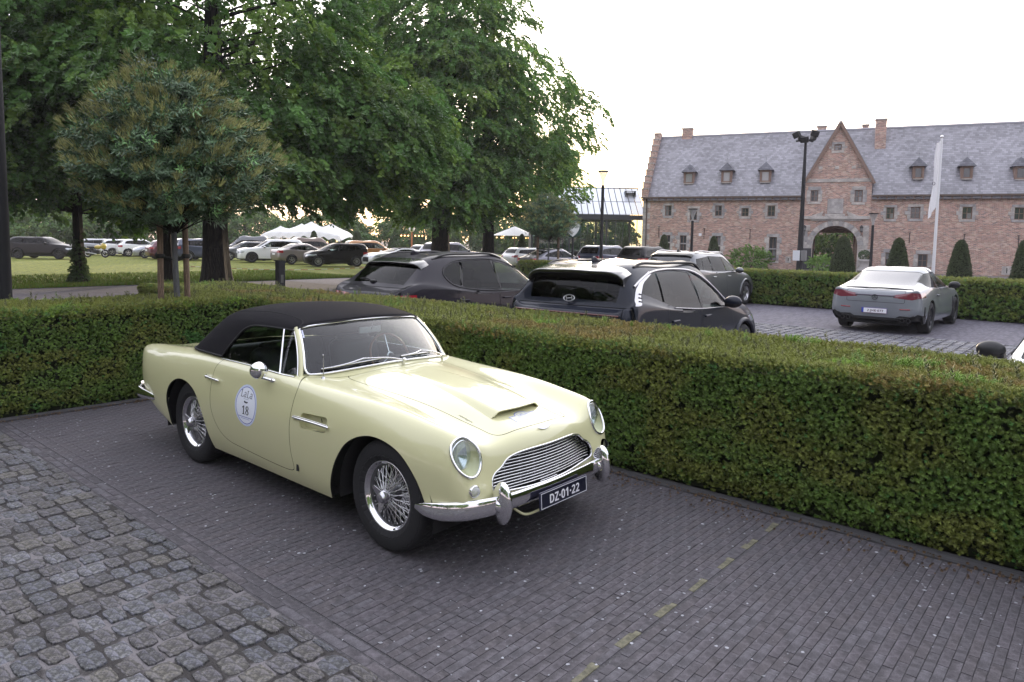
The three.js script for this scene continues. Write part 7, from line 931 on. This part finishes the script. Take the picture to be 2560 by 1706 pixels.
const suv = { H: 1.65, W: 1.865, wb: 2.68, tail: -2.24, nose: 2.24, wr: 0.36, belt: 1.03, hip: 1.14, tailY: 1.1, deckX: -2.06, deckY: 1.17, roofR: -1.84, roofRY: 1.60, roofF: 0.30, roofFY: 1.60, cowl: 1.02, cowlY: 1.05, hoodY: 1.04, noseY: 0.88, clad: true };
const smallWin = [[-1.72, 1.2], [-1.5, 1.47], [-0.6, 1.545], [0.1, 1.5], [0.84, 1.08], [-0.2, 1.1], [-1.2, 1.13]];
{
  const t = thing('dark_suv', 'dark blue sport utility car with oval rear emblem and silver pillar trim behind the hedge', 'car', [-5.13, -0.03, -9.0], 1.62);
  const S = buildCar(t, { ...suv, paint: P.navy, q: 11, win: [[-1.93, 1.36], [-1.7, 1.46], [-1.32, 1.545], [-0.62, 1.565], [-0.1, 1.52], [0.3, 1.37], [0.84, 1.05], [0.7, 1.02], [-0.19, 1.06], [-1.0, 1.12], [-1.5, 1.25]].map(([x, y]) => [x, y]), pillars: [[-1.27, 0.15], [-0.17, -0.25]], doors: [[[-0.15, 0.33], [0.95, 0.33], [1.0, 0.62], [0.88, 1.03], [-0.2, 1.06]], [[-0.17, 0.33], [-0.22, 1.07], [-1.22, 1.16], [-1.2, 0.86], [-0.98, 0.6], [-0.92, 0.33]]], rails: [[-1.66, -0.002], [-1.5, 0.03], [-1.0, 0.042], [-0.4, 0.042], [0.1, 0.03], [0.27, -0.002]], fin: -1.45, spoiler: [0.26, 0.68, 0.12, 0.02], spoilerM: blackGloss, gate: [0.82, 0.6, 1.16], headLamp: [[0.5, 0.7], [0.9, 0.74], [0.9, 0.84], [0.55, 0.8]], arch: 0.035, archM: P.navy, bonnetSeam: true, plate: [[-2.255, 0.72]], handleY: 0.95, fin: -1.5 });
  const at = (y, z) => S.find(YZ, [y, Math.abs(z)], 2.6, 6).p.multiply(V(1, 1, Math.sign(z) || 1));
  const strip = (y, z0, z1, r, m, n, o = 0.006) => part(t, n, pipe([...Array(17).keys()].map((i) => at(y, lerp(z0, z1, i / 16)).add(V(-o, 0, 0))), r, 40, 6), m);
  strip(1.075, -0.74, 0.74, 0.014, phys([0.09, 0.014, 0.012], { roughness: 0.2, clearcoat: 1 }), 'light_bar'); strip(1.055, -0.74, 0.74, 0.012, carBlack, 'light_bar_base', 0.002);
  for (const k of [1, -1]) for (const z of [0.5, 0.6]) part(t, 'tail_lamp', rod(at(0.99, z * k).add(V(-0.01, 0, 0)), at(0.88, (z - 0.1) * k).add(V(-0.01, 0, 0)), 0.022, 0.022, 6), clearLamp);
  const c = S.find(YZ, [1.24, 0.001], 3.2, 6.9).p, e = part(t, 'emblem', new THREE.TorusGeometry(0.075, 0.008, 8, 36).scale(1, 0.56, 1).rotateY(-PI / 2).rotateZ(-0.5).translate(c.x - 0.03, c.y, 0), alloy); part(e, 'emblem_letter', merge([rod(V(c.x - 0.03, c.y + 0.03, 0.035), V(c.x - 0.03, c.y - 0.03, 0.045), 0.006), rod(V(c.x - 0.03, c.y + 0.03, -0.045), V(c.x - 0.03, c.y - 0.03, -0.035), 0.006), rod(V(c.x - 0.03, c.y + 0.005, 0.04), V(c.x - 0.03, c.y - 0.005, -0.04), 0.006)]), alloy);
  for (const k of [1, -1]) {
    const pt = (x, y, o = 0.006) => { const h = S.find(XY, [x, y], lerp(3.6, 8, (x + 1.9) / 2.9), y > 1.4 ? 4.8 : 4.2); return h.p.addScaledVector(h.n, o).multiply(V(1, 1, k)); };
    part(t, 'window_trim', pipe([[-1.9, 1.40], [-1.68, 1.485], [-1.32, 1.56], [-0.62, 1.58], [-0.1, 1.535], [0.3, 1.39], [0.84, 1.07]].map(([x, y]) => pt(x, y)), 0.016, 60, 6), alloy); part(t, 'waist_trim', pipe([[0.8, 1.025], [-0.19, 1.05], [-1.0, 1.11]].map(([x, y]) => pt(x, y)), 0.006, 30, 6), alloy);
    const trim = sdPoly([[-2.08, 1.17], [-1.90, 1.37], [-1.66, 1.505], [-1.38, 1.575], [-1.34, 1.548], [-1.68, 1.44], [-1.85, 1.30], [-1.99, 1.13]]), pan = clip(S.mesh(11, 11, 3, 5, 3, 5.4), (v) => Math.min(trim(v.p.x, v.p.y), v.v - 3.2, v.p.z - 0.6, v.u - 3.55)); const tp = part(t, 'pillar_trim', geom(k > 0 ? push(pan, 0.008) : flip(push(pan, 0.008))), alloy); for (const f of [0.3, 0.5, 0.7]) part(tp, 'trim_slot', rod(pt(lerp(-2.02, -1.82, f), lerp(1.18, 1.38, f), 0.012), pt(lerp(-1.96, -1.76, f), lerp(1.17, 1.37, f), 0.012), 0.008, 0.005, 6), carBlack);
  }
}
{
  const t = thing('dark_estate_car', 'black violet sporty estate car with tinted windows, left of the dark blue car', 'car', [-9.1, -0.02, -9.3], 1.565);
  const S = buildCar(t, { ...suv, paint: P.violet, q: 11, W: 1.93, H: 1.66, wb: 2.81, tail: -2.34, nose: 2.42, belt: 1.0, hip: 1.12, tailY: 1.04, deckX: -2.1, deckY: 1.14, roofR: -1.62, roofRY: 1.56, roofF: 0.38, roofFY: 1.59, cowl: 1.2, cowlY: 1.02, hoodY: 1.02, clad: false, win: [[-1.36, 1.34], [-1.3, 1.44], [-1.08, 1.53], [-0.6, 1.57], [-0.14, 1.565], [0.36, 1.47], [0.98, 1.09], [0.86, 1.02], [0.1, 1.05], [-0.84, 1.11], [-1.2, 1.2]], pillars: [[-0.99, 0.3], [-0.05, -0.2]], doors: [[[-0.05, 0.33], [1.05, 0.33], [1.05, 0.62], [0.95, 1.0], [-0.1, 1.05]], [[-0.07, 0.33], [-0.12, 1.06], [-1.1, 1.14], [-1.15, 0.9], [-0.98, 0.6], [-0.95, 0.33]]], rails: [[-1.45, -0.004], [-1.2, 0.03], [-0.6, 0.04], [-0.1, 0.035], [0.2, -0.002]], fin: -1.25, spoiler: [0.2, 0.72, 0.06, 0.03], spoilerM: blackGloss, gate: [0.84, 0.5, 1.14], tailLamp: [[0.42, 0.965], [0.42, 1.02], [0.98, 1.05], [0.98, 0.95]], tailReach: 0.34, plate: [[-2.35, 0.7]], handleY: 0.92 });
  part(t, 'rear_wiper', merge([new THREE.SphereGeometry(0.05, 12, 8).scale(1, 0.6, 1.6).translate(-2.06, 1.22, -0.1), pipe([V(-2.07, 1.22, -0.05), V(-2.05, 1.25, -0.25), V(-2.04, 1.24, -0.45)], 0.012, 16, 6)]), carBlack);
  for (const k of [1, -1]) { const pt = (x, y, o = 0.004) => { const h = S.find(XY, [x, y], lerp(3.6, 8, (x + 1.6) / 2.7), y > 1.4 ? 4.8 : 4.2); return h.p.addScaledVector(h.n, o).multiply(V(1, 1, k)); }; part(t, 'window_trim', pipe([[-1.37, 1.34], [-1.31, 1.45], [-1.08, 1.545], [-0.6, 1.585], [-0.14, 1.58], [0.36, 1.485], [1.0, 1.08], [0.1, 1.04], [-0.84, 1.1], [-1.22, 1.19]].map(([x, y]) => pt(x, y)), 0.009, 120, 6, true), carBlack); }
}
{
  const pl = drawn(512, 112, (c, w, h) => { c.fillStyle = '#e4e5ea'; c.fillRect(0, 0, w, h); c.fillStyle = '#2a4fb0'; c.fillRect(0, 0, 46, h); c.strokeStyle = '#7a2a3a'; c.lineWidth = 5; c.strokeRect(3, 3, w - 6, h - 6); c.fillStyle = '#4a2030'; c.font = 'bold 74px sans-serif'; c.textBaseline = 'middle'; c.textAlign = 'center'; c.fillText('2·JHK·077', 280, 58, 440); });
  const t = thing('grey_coupe', 'pale grey coupe parked nose first against the far hedge', 'car', [-4.07, 0, -19.42], 1.563);
  const S = buildCar(t, { paint: P.nardo, q: 11, H: 1.42, W: 1.89, wb: 2.86, tail: -2.36, nose: 2.42, wr: 0.345, belt: 0.94, hip: 0.97, tailY: 0.96, deckX: -1.86, deckY: 1.02, roofR: -0.95, roofRY: 1.37, roofF: 0.05, roofFY: 1.375, cowl: 0.98, cowlY: 0.97, hoodY: 0.96, noseY: 0.8, win: [[-1.62, 1.05], [-1.42, 1.2], [-1.0, 1.31], [-0.5, 1.345], [0.0, 1.31], [0.66, 1.02], [0.5, 0.985], [-0.5, 0.985], [-1.4, 1.0]], pillars: [[-0.7, -0.45]], doors: [[[-0.85, 0.36], [0.9, 0.36], [0.98, 0.62], [0.76, 0.95], [-0.85, 0.96], [-0.92, 0.7]]], tailLamp: [[0.36, 0.80], [0.36, 0.86], [0.7, 0.925], [0.99, 0.92], [0.99, 0.84], [0.72, 0.765]], tailReach: 0.45, tailM: phys([0.17, 0.03, 0.045], { roughness: 0.12, clearcoat: 1 }), rearBlack: [[0, 0.2], [0.99, 0.2], [0.99, 0.42], [0.84, 0.46], [0.76, 0.40], [0.5, 0.41], [0.42, 0.36], [0, 0.36]], gate: [0.62, 0.69, 0.95], plate: [[-2.375, 0.50, pl]], rw: [3.1, 3.92, 5.05], rwM: phys([0.04, 0.04, 0.045], { roughness: 0.05, clearcoat: 1 }), rim: darkAlloy, spokes: 10, mirrorM: carBlack, handleY: 0.83, roofM: P.nardo });
  const at = (y, z, o = 0.006) => { const h = S.find(YZ, [y, Math.abs(z)], 2, 6); return V(h.p.x - o, h.p.y, z); };
  part(t, 'light_strip', pipe([...Array(13).keys()].map((i) => at(0.84, lerp(-0.4, 0.4, i / 12))), 0.016, 30, 6), std([0.10, 0.09, 0.12], 0.3)); part(t, 'boot_spoiler', pipe([...Array(13).keys()].map((i) => { const z = lerp(-0.7, 0.7, i / 12), h = S.find(YZ, [0.985, Math.abs(z)], 2.8, 6); return V(h.p.x - 0.03, h.p.y + 0.012 - 0.02 * (z / 0.7) ** 2, z); }), 0.014, 40, 6), carBlack);
  { const c = at(0.80, 0), e = part(t, 'star_emblem', new THREE.TorusGeometry(0.055, 0.006, 8, 30).rotateY(PI / 2).translate(c.x - 0.01, c.y, 0), darkAlloy); part(e, 'star', merge([0, 1, 2].map((k) => rod(V(c.x - 0.01, c.y, 0), V(c.x - 0.01, c.y + 0.05 * Math.cos(k * 2.094), 0.05 * Math.sin(k * 2.094)), 0.006, 0.003, 6))), darkAlloy); }
  for (const k of [1, -1]) { for (const z of [0.55, 0.67]) { const e = part(t, 'exhaust_pipe', lathe([[0.03, -0.05], [0.045, -0.05], [0.048, 0.01], [0.038, 0.01], [0.036, -0.05]], 18).rotateZ(PI / 2).translate(-2.34, 0.31, z * k), darkAlloy); } part(t, 'reflector', pipe([at(0.555, 0.5 * k), at(0.555, 0.6 * k), at(0.56, 0.7 * k)], 0.011, 10, 6), redLamp); const v = (x, y, o) => { const h = S.find(XY, [x, y], 2.2, 1.6); return h.p.addScaledVector(h.n, o).multiply(V(1, 1, k)); }; part(t, 'corner_vent', pipe([v(-2.10, 0.62, 0.0), v(-2.12, 0.52, 0.004), v(-2.10, 0.40, 0.0)], 0.018, 14, 6), carBlack); const w = (x, y) => { const h = S.find(XY, [x, y], 8.6, 2); return h.p.addScaledVector(h.n, 0.002).multiply(V(1, 1, k)); }; part(t, 'wing_vent', pipe([w(1.02, 0.72), w(0.99, 0.6), w(1.0, 0.46)], 0.016, 12, 6), carBlack); part(t, 'rear_haunch_trim', pipe([at(0.42, 0.78 * k), at(0.36, 0.6 * k), at(0.35, 0.4 * k)], 0.012, 12, 6), carBlack); }
}
{
  const t = thing('grey_suv', 'metallic dark grey sport utility car with silver roof rails parked against the far hedge', 'car', [-9.95, 0, -20.5], 1.57);
  buildCar(t, { ...suv, paint: P.grey, q: 9, W: 1.89, wb: 2.82, tail: -2.36, nose: 2.34, wr: 0.37, belt: 1.04, hip: 1.08, roofR: -1.8, roofRY: 1.6, roofF: 0.35, roofFY: 1.59, cowl: 1.05, cowlY: 1.04, hoodY: 1.03, noseY: 0.88, win: [[-1.95, 1.18], [-1.78, 1.47], [-0.9, 1.55], [0.1, 1.52], [0.86, 1.1], [0.7, 1.08], [-0.2, 1.1], [-1.2, 1.13]], pillars: [[-1.5, 0.3], [-0.9, -0.1], [0.0, -0.2]], doors: [[[0.02, 0.33], [1.02, 0.33], [1.04, 0.62], [0.9, 1.05], [-0.02, 1.07]], [[0, 0.33], [-0.04, 1.08], [-0.98, 1.12], [-1.05, 0.9], [-0.95, 0.6], [-0.9, 0.33]]], rails: [[-1.6, 0], [-1.4, 0.05], [-0.6, 0.055], [0.1, 0.04], [0.3, 0]], railM: alloy, fin: -1.4, finM: carBlack, spoiler: [0.16, 0.66, 0.06, 0.02], spoilerM: carBlack, tailLamp: [[0.5, 0.9], [0.5, 1.02], [0.98, 1.02], [0.98, 0.88]], tailReach: 0.4, gate: [0.84, 0.55, 1.14], rwM: phys([0.03, 0.03, 0.035], { roughness: 0.04, clearcoat: 1 }), handle: alloy, handleY: 0.95, arch: 0.03, archM: P.grey });
}
{
  const t = thing('white_car', 'pale car at the right edge, only its black mirror and windscreen pillar showing', 'car', [0.06, -0.04, -8.75], -1.6);
  buildCar(t, { ...suv, paint: P.white, q: 8, H: 1.4, W: 1.76, belt: 0.87, hip: 0.9, tail: -2.05, nose: 2.05, wb: 2.55, wr: 0.32, tailY: 0.92, deckX: -1.8, deckY: 0.98, roofR: -1.4, roofRY: 1.34, roofF: 0.15, roofFY: 1.35, cowl: 0.95, cowlY: 0.9, hoodY: 0.89, noseY: 0.76, win: [[-1.5, 1.02], [-1.3, 1.22], [-0.5, 1.3], [0.1, 1.27], [0.75, 0.93], [-0.4, 0.91]], pillars: [[-1.1, 0.2], [0, -0.2]], headLamp: [[0.5, 0.6], [0.9, 0.64], [0.9, 0.74], [0.55, 0.7]], mirrorM: carBlack, clad: false });
}
// cars on the lawn and in the yard behind
const saloon = { H: 1.46, W: 1.84, wb: 2.75, tail: -2.32, nose: 2.30, wr: 0.335, belt: 0.96, hip: 0.99, tailY: 0.95, deckX: -1.75, deckY: 1.02, roofR: -1.1, roofRY: 1.40, roofF: 0.1, roofFY: 1.41, cowl: 1.0, cowlY: 0.98, hoodY: 0.97, noseY: 0.8, win: [[-1.55, 1.06], [-1.3, 1.22], [-0.6, 1.36], [0.0, 1.34], [0.75, 1.02], [-0.4, 1.0]], pillars: [[-0.25, -0.1]] };
const wagon = { ...saloon, H: 1.47, deckX: -2.12, deckY: 1.05, roofR: -1.85, roofRY: 1.42, win: [[-1.95, 1.1], [-1.75, 1.32], [-0.6, 1.37], [0.0, 1.34], [0.75, 1.02], [-0.4, 1.0]], pillars: [[-1.2, 0.1], [-0.25, -0.1]] };
const hatch = { ...saloon, H: 1.5, W: 1.79, wb: 2.58, tail: -2.08, nose: 2.08, tailY: 1.0, deckX: -1.86, deckY: 1.06, roofR: -1.5, roofRY: 1.44, roofF: 0.15, roofFY: 1.45, win: [[-1.55, 1.12], [-1.4, 1.34], [-0.6, 1.41], [0.1, 1.38], [0.78, 1.04], [-0.4, 1.02]], pillars: [[-1.1, 0.2], [-0.2, -0.1]] };
const bigSuv = { ...suv, H: 1.72, W: 1.95, wb: 2.95, tail: -2.45, nose: 2.45, wr: 0.38, belt: 1.08, hip: 1.12, deckY: 1.17, roofRY: 1.66, roofFY: 1.66, hoodY: 1.08, noseY: 0.95, tailY: 1.1, roofR: -2.05, deckX: -2.28, roofF: 0.25, cowlY: 1.1, win: [[-2.05, 1.2], [-1.9, 1.5], [-0.8, 1.6], [0.1, 1.56], [0.85, 1.14], [-0.3, 1.14]], pillars: [[-1.2, 0.1], [-0.1, -0.1]] };
const base = { q: 5, tailLamp: [[0.5, 0.82], [0.5, 0.96], [0.98, 0.99], [0.98, 0.8]], tailReach: 0.4, headLamp: [[0.45, 0.66], [0.92, 0.7], [0.92, 0.84], [0.5, 0.78]], grille: [[0, 0.38], [0.42, 0.38], [0.4, 0.68], [0, 0.7]], plate: [[-2.0, 0.7]] };
const park = (label, kind, pos, turn, o) => { const t = thing('parked_car', label, 'car', pos, turn, 'cars parked on the lawn and in the yard behind'), s = { ...kind, ...base, ...o }; s.plate = [[s.tail - 0.008, 0.72]]; if (kind === suv || kind === bigSuv) s.tailLamp = [[0.55, 0.9], [0.55, 1.06], [0.98, 1.08], [0.98, 0.88]]; if (!s.win) s.win = smallWin; if (!s.pillars) s.pillars = [[-1.2, 0.1], [-0.1, -0.1]]; buildCar(t, s); return t; };
const lft = PI + 0.40;
park('white electric sport utility car with black upright grilles facing left on the lawn', { ...bigSuv, win: bigSuv.win }, [-48.6, 0, -28.6], -1.95, { paint: P.white, rim: darkAlloy, tailY: 1.05 });
park('dark plum crossover facing left on the lawn, silver ten-spoke wheels, nearest in its row', { ...suv }, [-40.2, 0, -28.4], -1.98, { paint: P.black, H: 1.56, nose: 2.08, tail: -2.08, wb: 2.54, roofRY: 1.5, roofFY: 1.5, roofF: 0.25, W: 1.76, win: smallWin.map(([x, y]) => [x * 0.95, y * 0.955]), spokes: 10 });
park('taupe fastback seen from behind between the white and the dark plum cars', saloon, [-44.6, 0, -29.0], 1.38, { paint: P.taupe, deckX: -1.9, tailY: 1.02, deckY: 1.08 });
park('dark grey hatchback half hidden between the thick trunk and the white electric car', hatch, [-53.5, 0, -29.2], -1.9, { paint: P.grey });
park('blue-black sport utility car just left of the thick trunk', suv, [-54.5, 0, -26.2], 1.45, { paint: P.blue });
park('dark maroon car glimpsed between the staked tree and the thick trunk', hatch, [-57.0, 0, -25.2], 1.4, { paint: P.red });
park('pale silver saloon facing left just behind the wooden stakes', saloon, [-60.0, 0, -25.6], -2.0, { paint: P.silver });
park('white hatchback with red tail lamps, right one of the two behind the slim tree', hatch, [-65.6, 0, -26.2], 1.35, { paint: P.white });
park('white estate with red tail lamps, left one of the two behind the slim tree', wagon, [-67.8, 0, -25.8], 1.35, { paint: P.white });
park('silver estate car at the left end of the row, seen from behind', wagon, [-69.9, 0, -24.9], 1.3, { paint: P.silver, rim: darkAlloy });
park('black off-road car alone on the lawn at the far left', bigSuv, [-60.5, 0, -17.3], 0.72, { paint: P.black, rim: darkAlloy, allDark: true, H: 1.6, roofRY: 1.54, roofFY: 1.54 });
park('tall dark green off-road car behind the roof of the white electric car', bigSuv, [-62.5, 0, -34.0], -2.2, { paint: P.grey, H: 1.9, roofRY: 1.88, roofFY: 1.86 });
park('white car with black roof in the back row behind the white electric car', bigSuv, [-55.5, 0, -34.6], -2.1, { paint: P.white });
park('brown luxury off-road car seen from behind below the white tent', bigSuv, [-53.2, 0, -35.8], 1.35, { paint: P.brown, H: 1.85, roofRY: 1.82, roofFY: 1.82 });
park('small white car in the back row below the right side of the white tent', hatch, [-50.0, 0, -36.8], -1.9, { paint: P.white });
park('bronze orange sport utility car catching warm light behind the dark plum crossover', bigSuv, [-45.5, 0, -35.8], 1.2, { paint: P.orange });
park('low white classic car with a black soft roof behind the dark estate car', saloon, [-37.5, 0, -31.4], -1.75, { paint: P.white, H: 1.34, roofRY: 1.28, roofFY: 1.28, roofM: cloth0, win: [[-1.2, 1.0], [-1.0, 1.15], [-0.6, 1.22], [0.0, 1.2], [0.7, 0.98], [-0.4, 0.97]] });
park('white compact car in the yard beyond the classic car', hatch, [-41.5, 0, -38.5], 1.5, { paint: P.white });
park('silver-grey pickup-like car left of the paired tree trunks', bigSuv, [-36.8, 0, -36.2], 1.45, { paint: P.mauve });
park('white estate car in the yard right of the paired tree trunks', wagon, [-30.8, 0, -38.2], 1.3, { paint: P.white });
park('grey-violet hatchback coupe in the yard, nearest right of the tree trunks', saloon, [-24.3, 0, -32.2], 1.3, { paint: P.mauve, H: 1.5, roofRY: 1.44, roofFY: 1.45, deckX: -1.9, deckY: 1.08, win: saloon.win.map(([x, y]) => [x, y * 1.03]) });
park('dark blue-grey off-road car behind the stakes of the round tree', bigSuv, [-24.6, 0, -38.2], 1.5, { paint: P.blue });
park('dark estate with tall red tail lamps in the yard before the glass pavilion', bigSuv, [-20.9, 0, -36.8], 1.55, { paint: P.black, tailLamp: [[0.6, 0.95], [0.55, 1.5], [0.98, 1.5], [0.98, 0.92]], tailReach: 0.6 });
park('silver coupe with a black side in the yard left of the manor corner', saloon, [-17.2, 0, -33.2], 1.5, { paint: P.silver });
// motorcycles at the far left, a parasol and a lamp post with bulbs beyond the cars
function motorcycle(label, x, z, turn, col) {
  const t = thing('motorcycle', label, 'motorcycle', [x, 0, z], turn), m = paint(col);
  for (const wx of [0.7, -0.68]) { const w = part(t, 'wheel', new THREE.TorusGeometry(0.27, 0.06, 10, 28).translate(wx, 0.33, 0), carTyre); part(w, 'rim', new THREE.TorusGeometry(0.2, 0.02, 6, 24).translate(wx, 0.33, 0), alloy); part(w, 'brake_disc', new THREE.CylinderGeometry(0.13, 0.13, 0.02, 18).rotateX(PI / 2).translate(wx, 0.33, 0.06), darkAlloy); }
  part(t, 'engine', box(0.5, 0.36, 0.3, 0.02, 0.45, 0, 0.06), darkAlloy); part(t, 'tank', new THREE.SphereGeometry(1, 16, 12).scale(0.3, 0.17, 0.16).translate(0.15, 0.85, 0), m); part(t, 'seat', box(0.6, 0.1, 0.26, -0.38, 0.84, 0, 0.04), seatM); part(t, 'fairing', new THREE.SphereGeometry(1, 14, 10).scale(0.22, 0.28, 0.2).translate(0.58, 0.92, 0), m); part(t, 'windshield', new THREE.SphereGeometry(0.2, 12, 8, 0, 2 * PI, 0, 1).rotateZ(-0.7).translate(0.55, 1.1, 0), softTint); part(t, 'fork', merge([rod(V(0.45, 1.0, 0.09), V(0.7, 0.33, 0.09), 0.025), rod(V(0.45, 1.0, -0.09), V(0.7, 0.33, -0.09), 0.025)]), alloy); part(t, 'handlebar', rod(V(0.4, 1.05, -0.34), V(0.4, 1.05, 0.34), 0.015), carBlack); part(t, 'exhaust_pipe', rod(V(0.1, 0.28, 0.16), V(-0.75, 0.42, 0.2), 0.04, 0.05), alloy); part(t, 'rear_mudguard', box(0.4, 0.05, 0.18, -0.78, 0.72, 0, 0.02), m);
}
motorcycle('red and yellow motorcycle at the far left edge beyond the black off-road car', -64.5, -15.6, 0.75, [0.4, 0.06, 0.03]); motorcycle('white motorcycle beside the red one at the far left edge', -64.8, -16.9, 0.75, [0.6, 0.6, 0.62]); motorcycle('yellow motorcycle in front of the black off-road car nose', -62.6, -21.4, 0.75, [0.5, 0.36, 0.04]);
{ const t = thing('parasol', 'white parasol with dark shade beneath, right of the paired tree trunks', 'parasol', [-49.3, 0, -57.6]); part(t, 'canopy', new THREE.ConeGeometry(2.4, 1.0, 8, 1, true).translate(0, 3.0, 0), phys([0.7, 0.7, 0.7], { transmission: 0.3, roughness: 1 })); part(t, 'pole', rod(V(0, 0, 0), V(0, 3.5, 0), 0.05), darkWood); part(t, 'base', new THREE.CylinderGeometry(0.4, 0.45, 0.15, 16).translate(0, 0.08, 0), stoneTint[2]); const b = part(t, 'bulb_string', new THREE.TorusGeometry(1.9, 0.015, 6, 30).rotateX(PI / 2).translate(0, 2.35, 0), carBlack); for (let k = 0; k < 8; k++) part(b, 'string_bulb', new THREE.SphereGeometry(0.07, 8, 6).translate(1.9 * Math.cos(k * 0.785), 2.28, 1.9 * Math.sin(k * 0.785)), std([0.9, 0.6, 0.3], 0.5, 0, { emissive: rgb(1, 0.55, 0.2), emissiveIntensity: 2 })); }
{ const t = thing('bulb_post', 'rusty orange post with white lamp and warm bulbs right of the tent', 'lamp post', [-57.8, 0, -50.6]); part(t, 'post', rod(V(0, 0, 0), V(0, 2.7, 0), 0.09, 0.09, 12), std([0.4, 0.15, 0.06], 0.8)); part(t, 'lamp_globe', new THREE.SphereGeometry(0.32, 16, 12).translate(0, 3.0, 0), std([0.75, 0.72, 0.7], 0.5)); part(t, 'cross_arm', rod(V(-1.1, 2.45, 0.6), V(1.1, 2.45, -0.6), 0.03), darkWood); for (let k = 0; k < 7; k++) part(t, 'string_bulb', new THREE.SphereGeometry(0.08, 8, 6).translate(-1.05 + k * 0.35, 2.3, 0.57 - k * 0.19), std([0.9, 0.6, 0.3], 0.5, 0, { emissive: rgb(1, 0.5, 0.16), emissiveIntensity: 3 })); }
scene.traverse((o) => { if (o.isMesh) { o.castShadow = true; o.receiveShadow = true; } });
renderer.render(scene, camera);
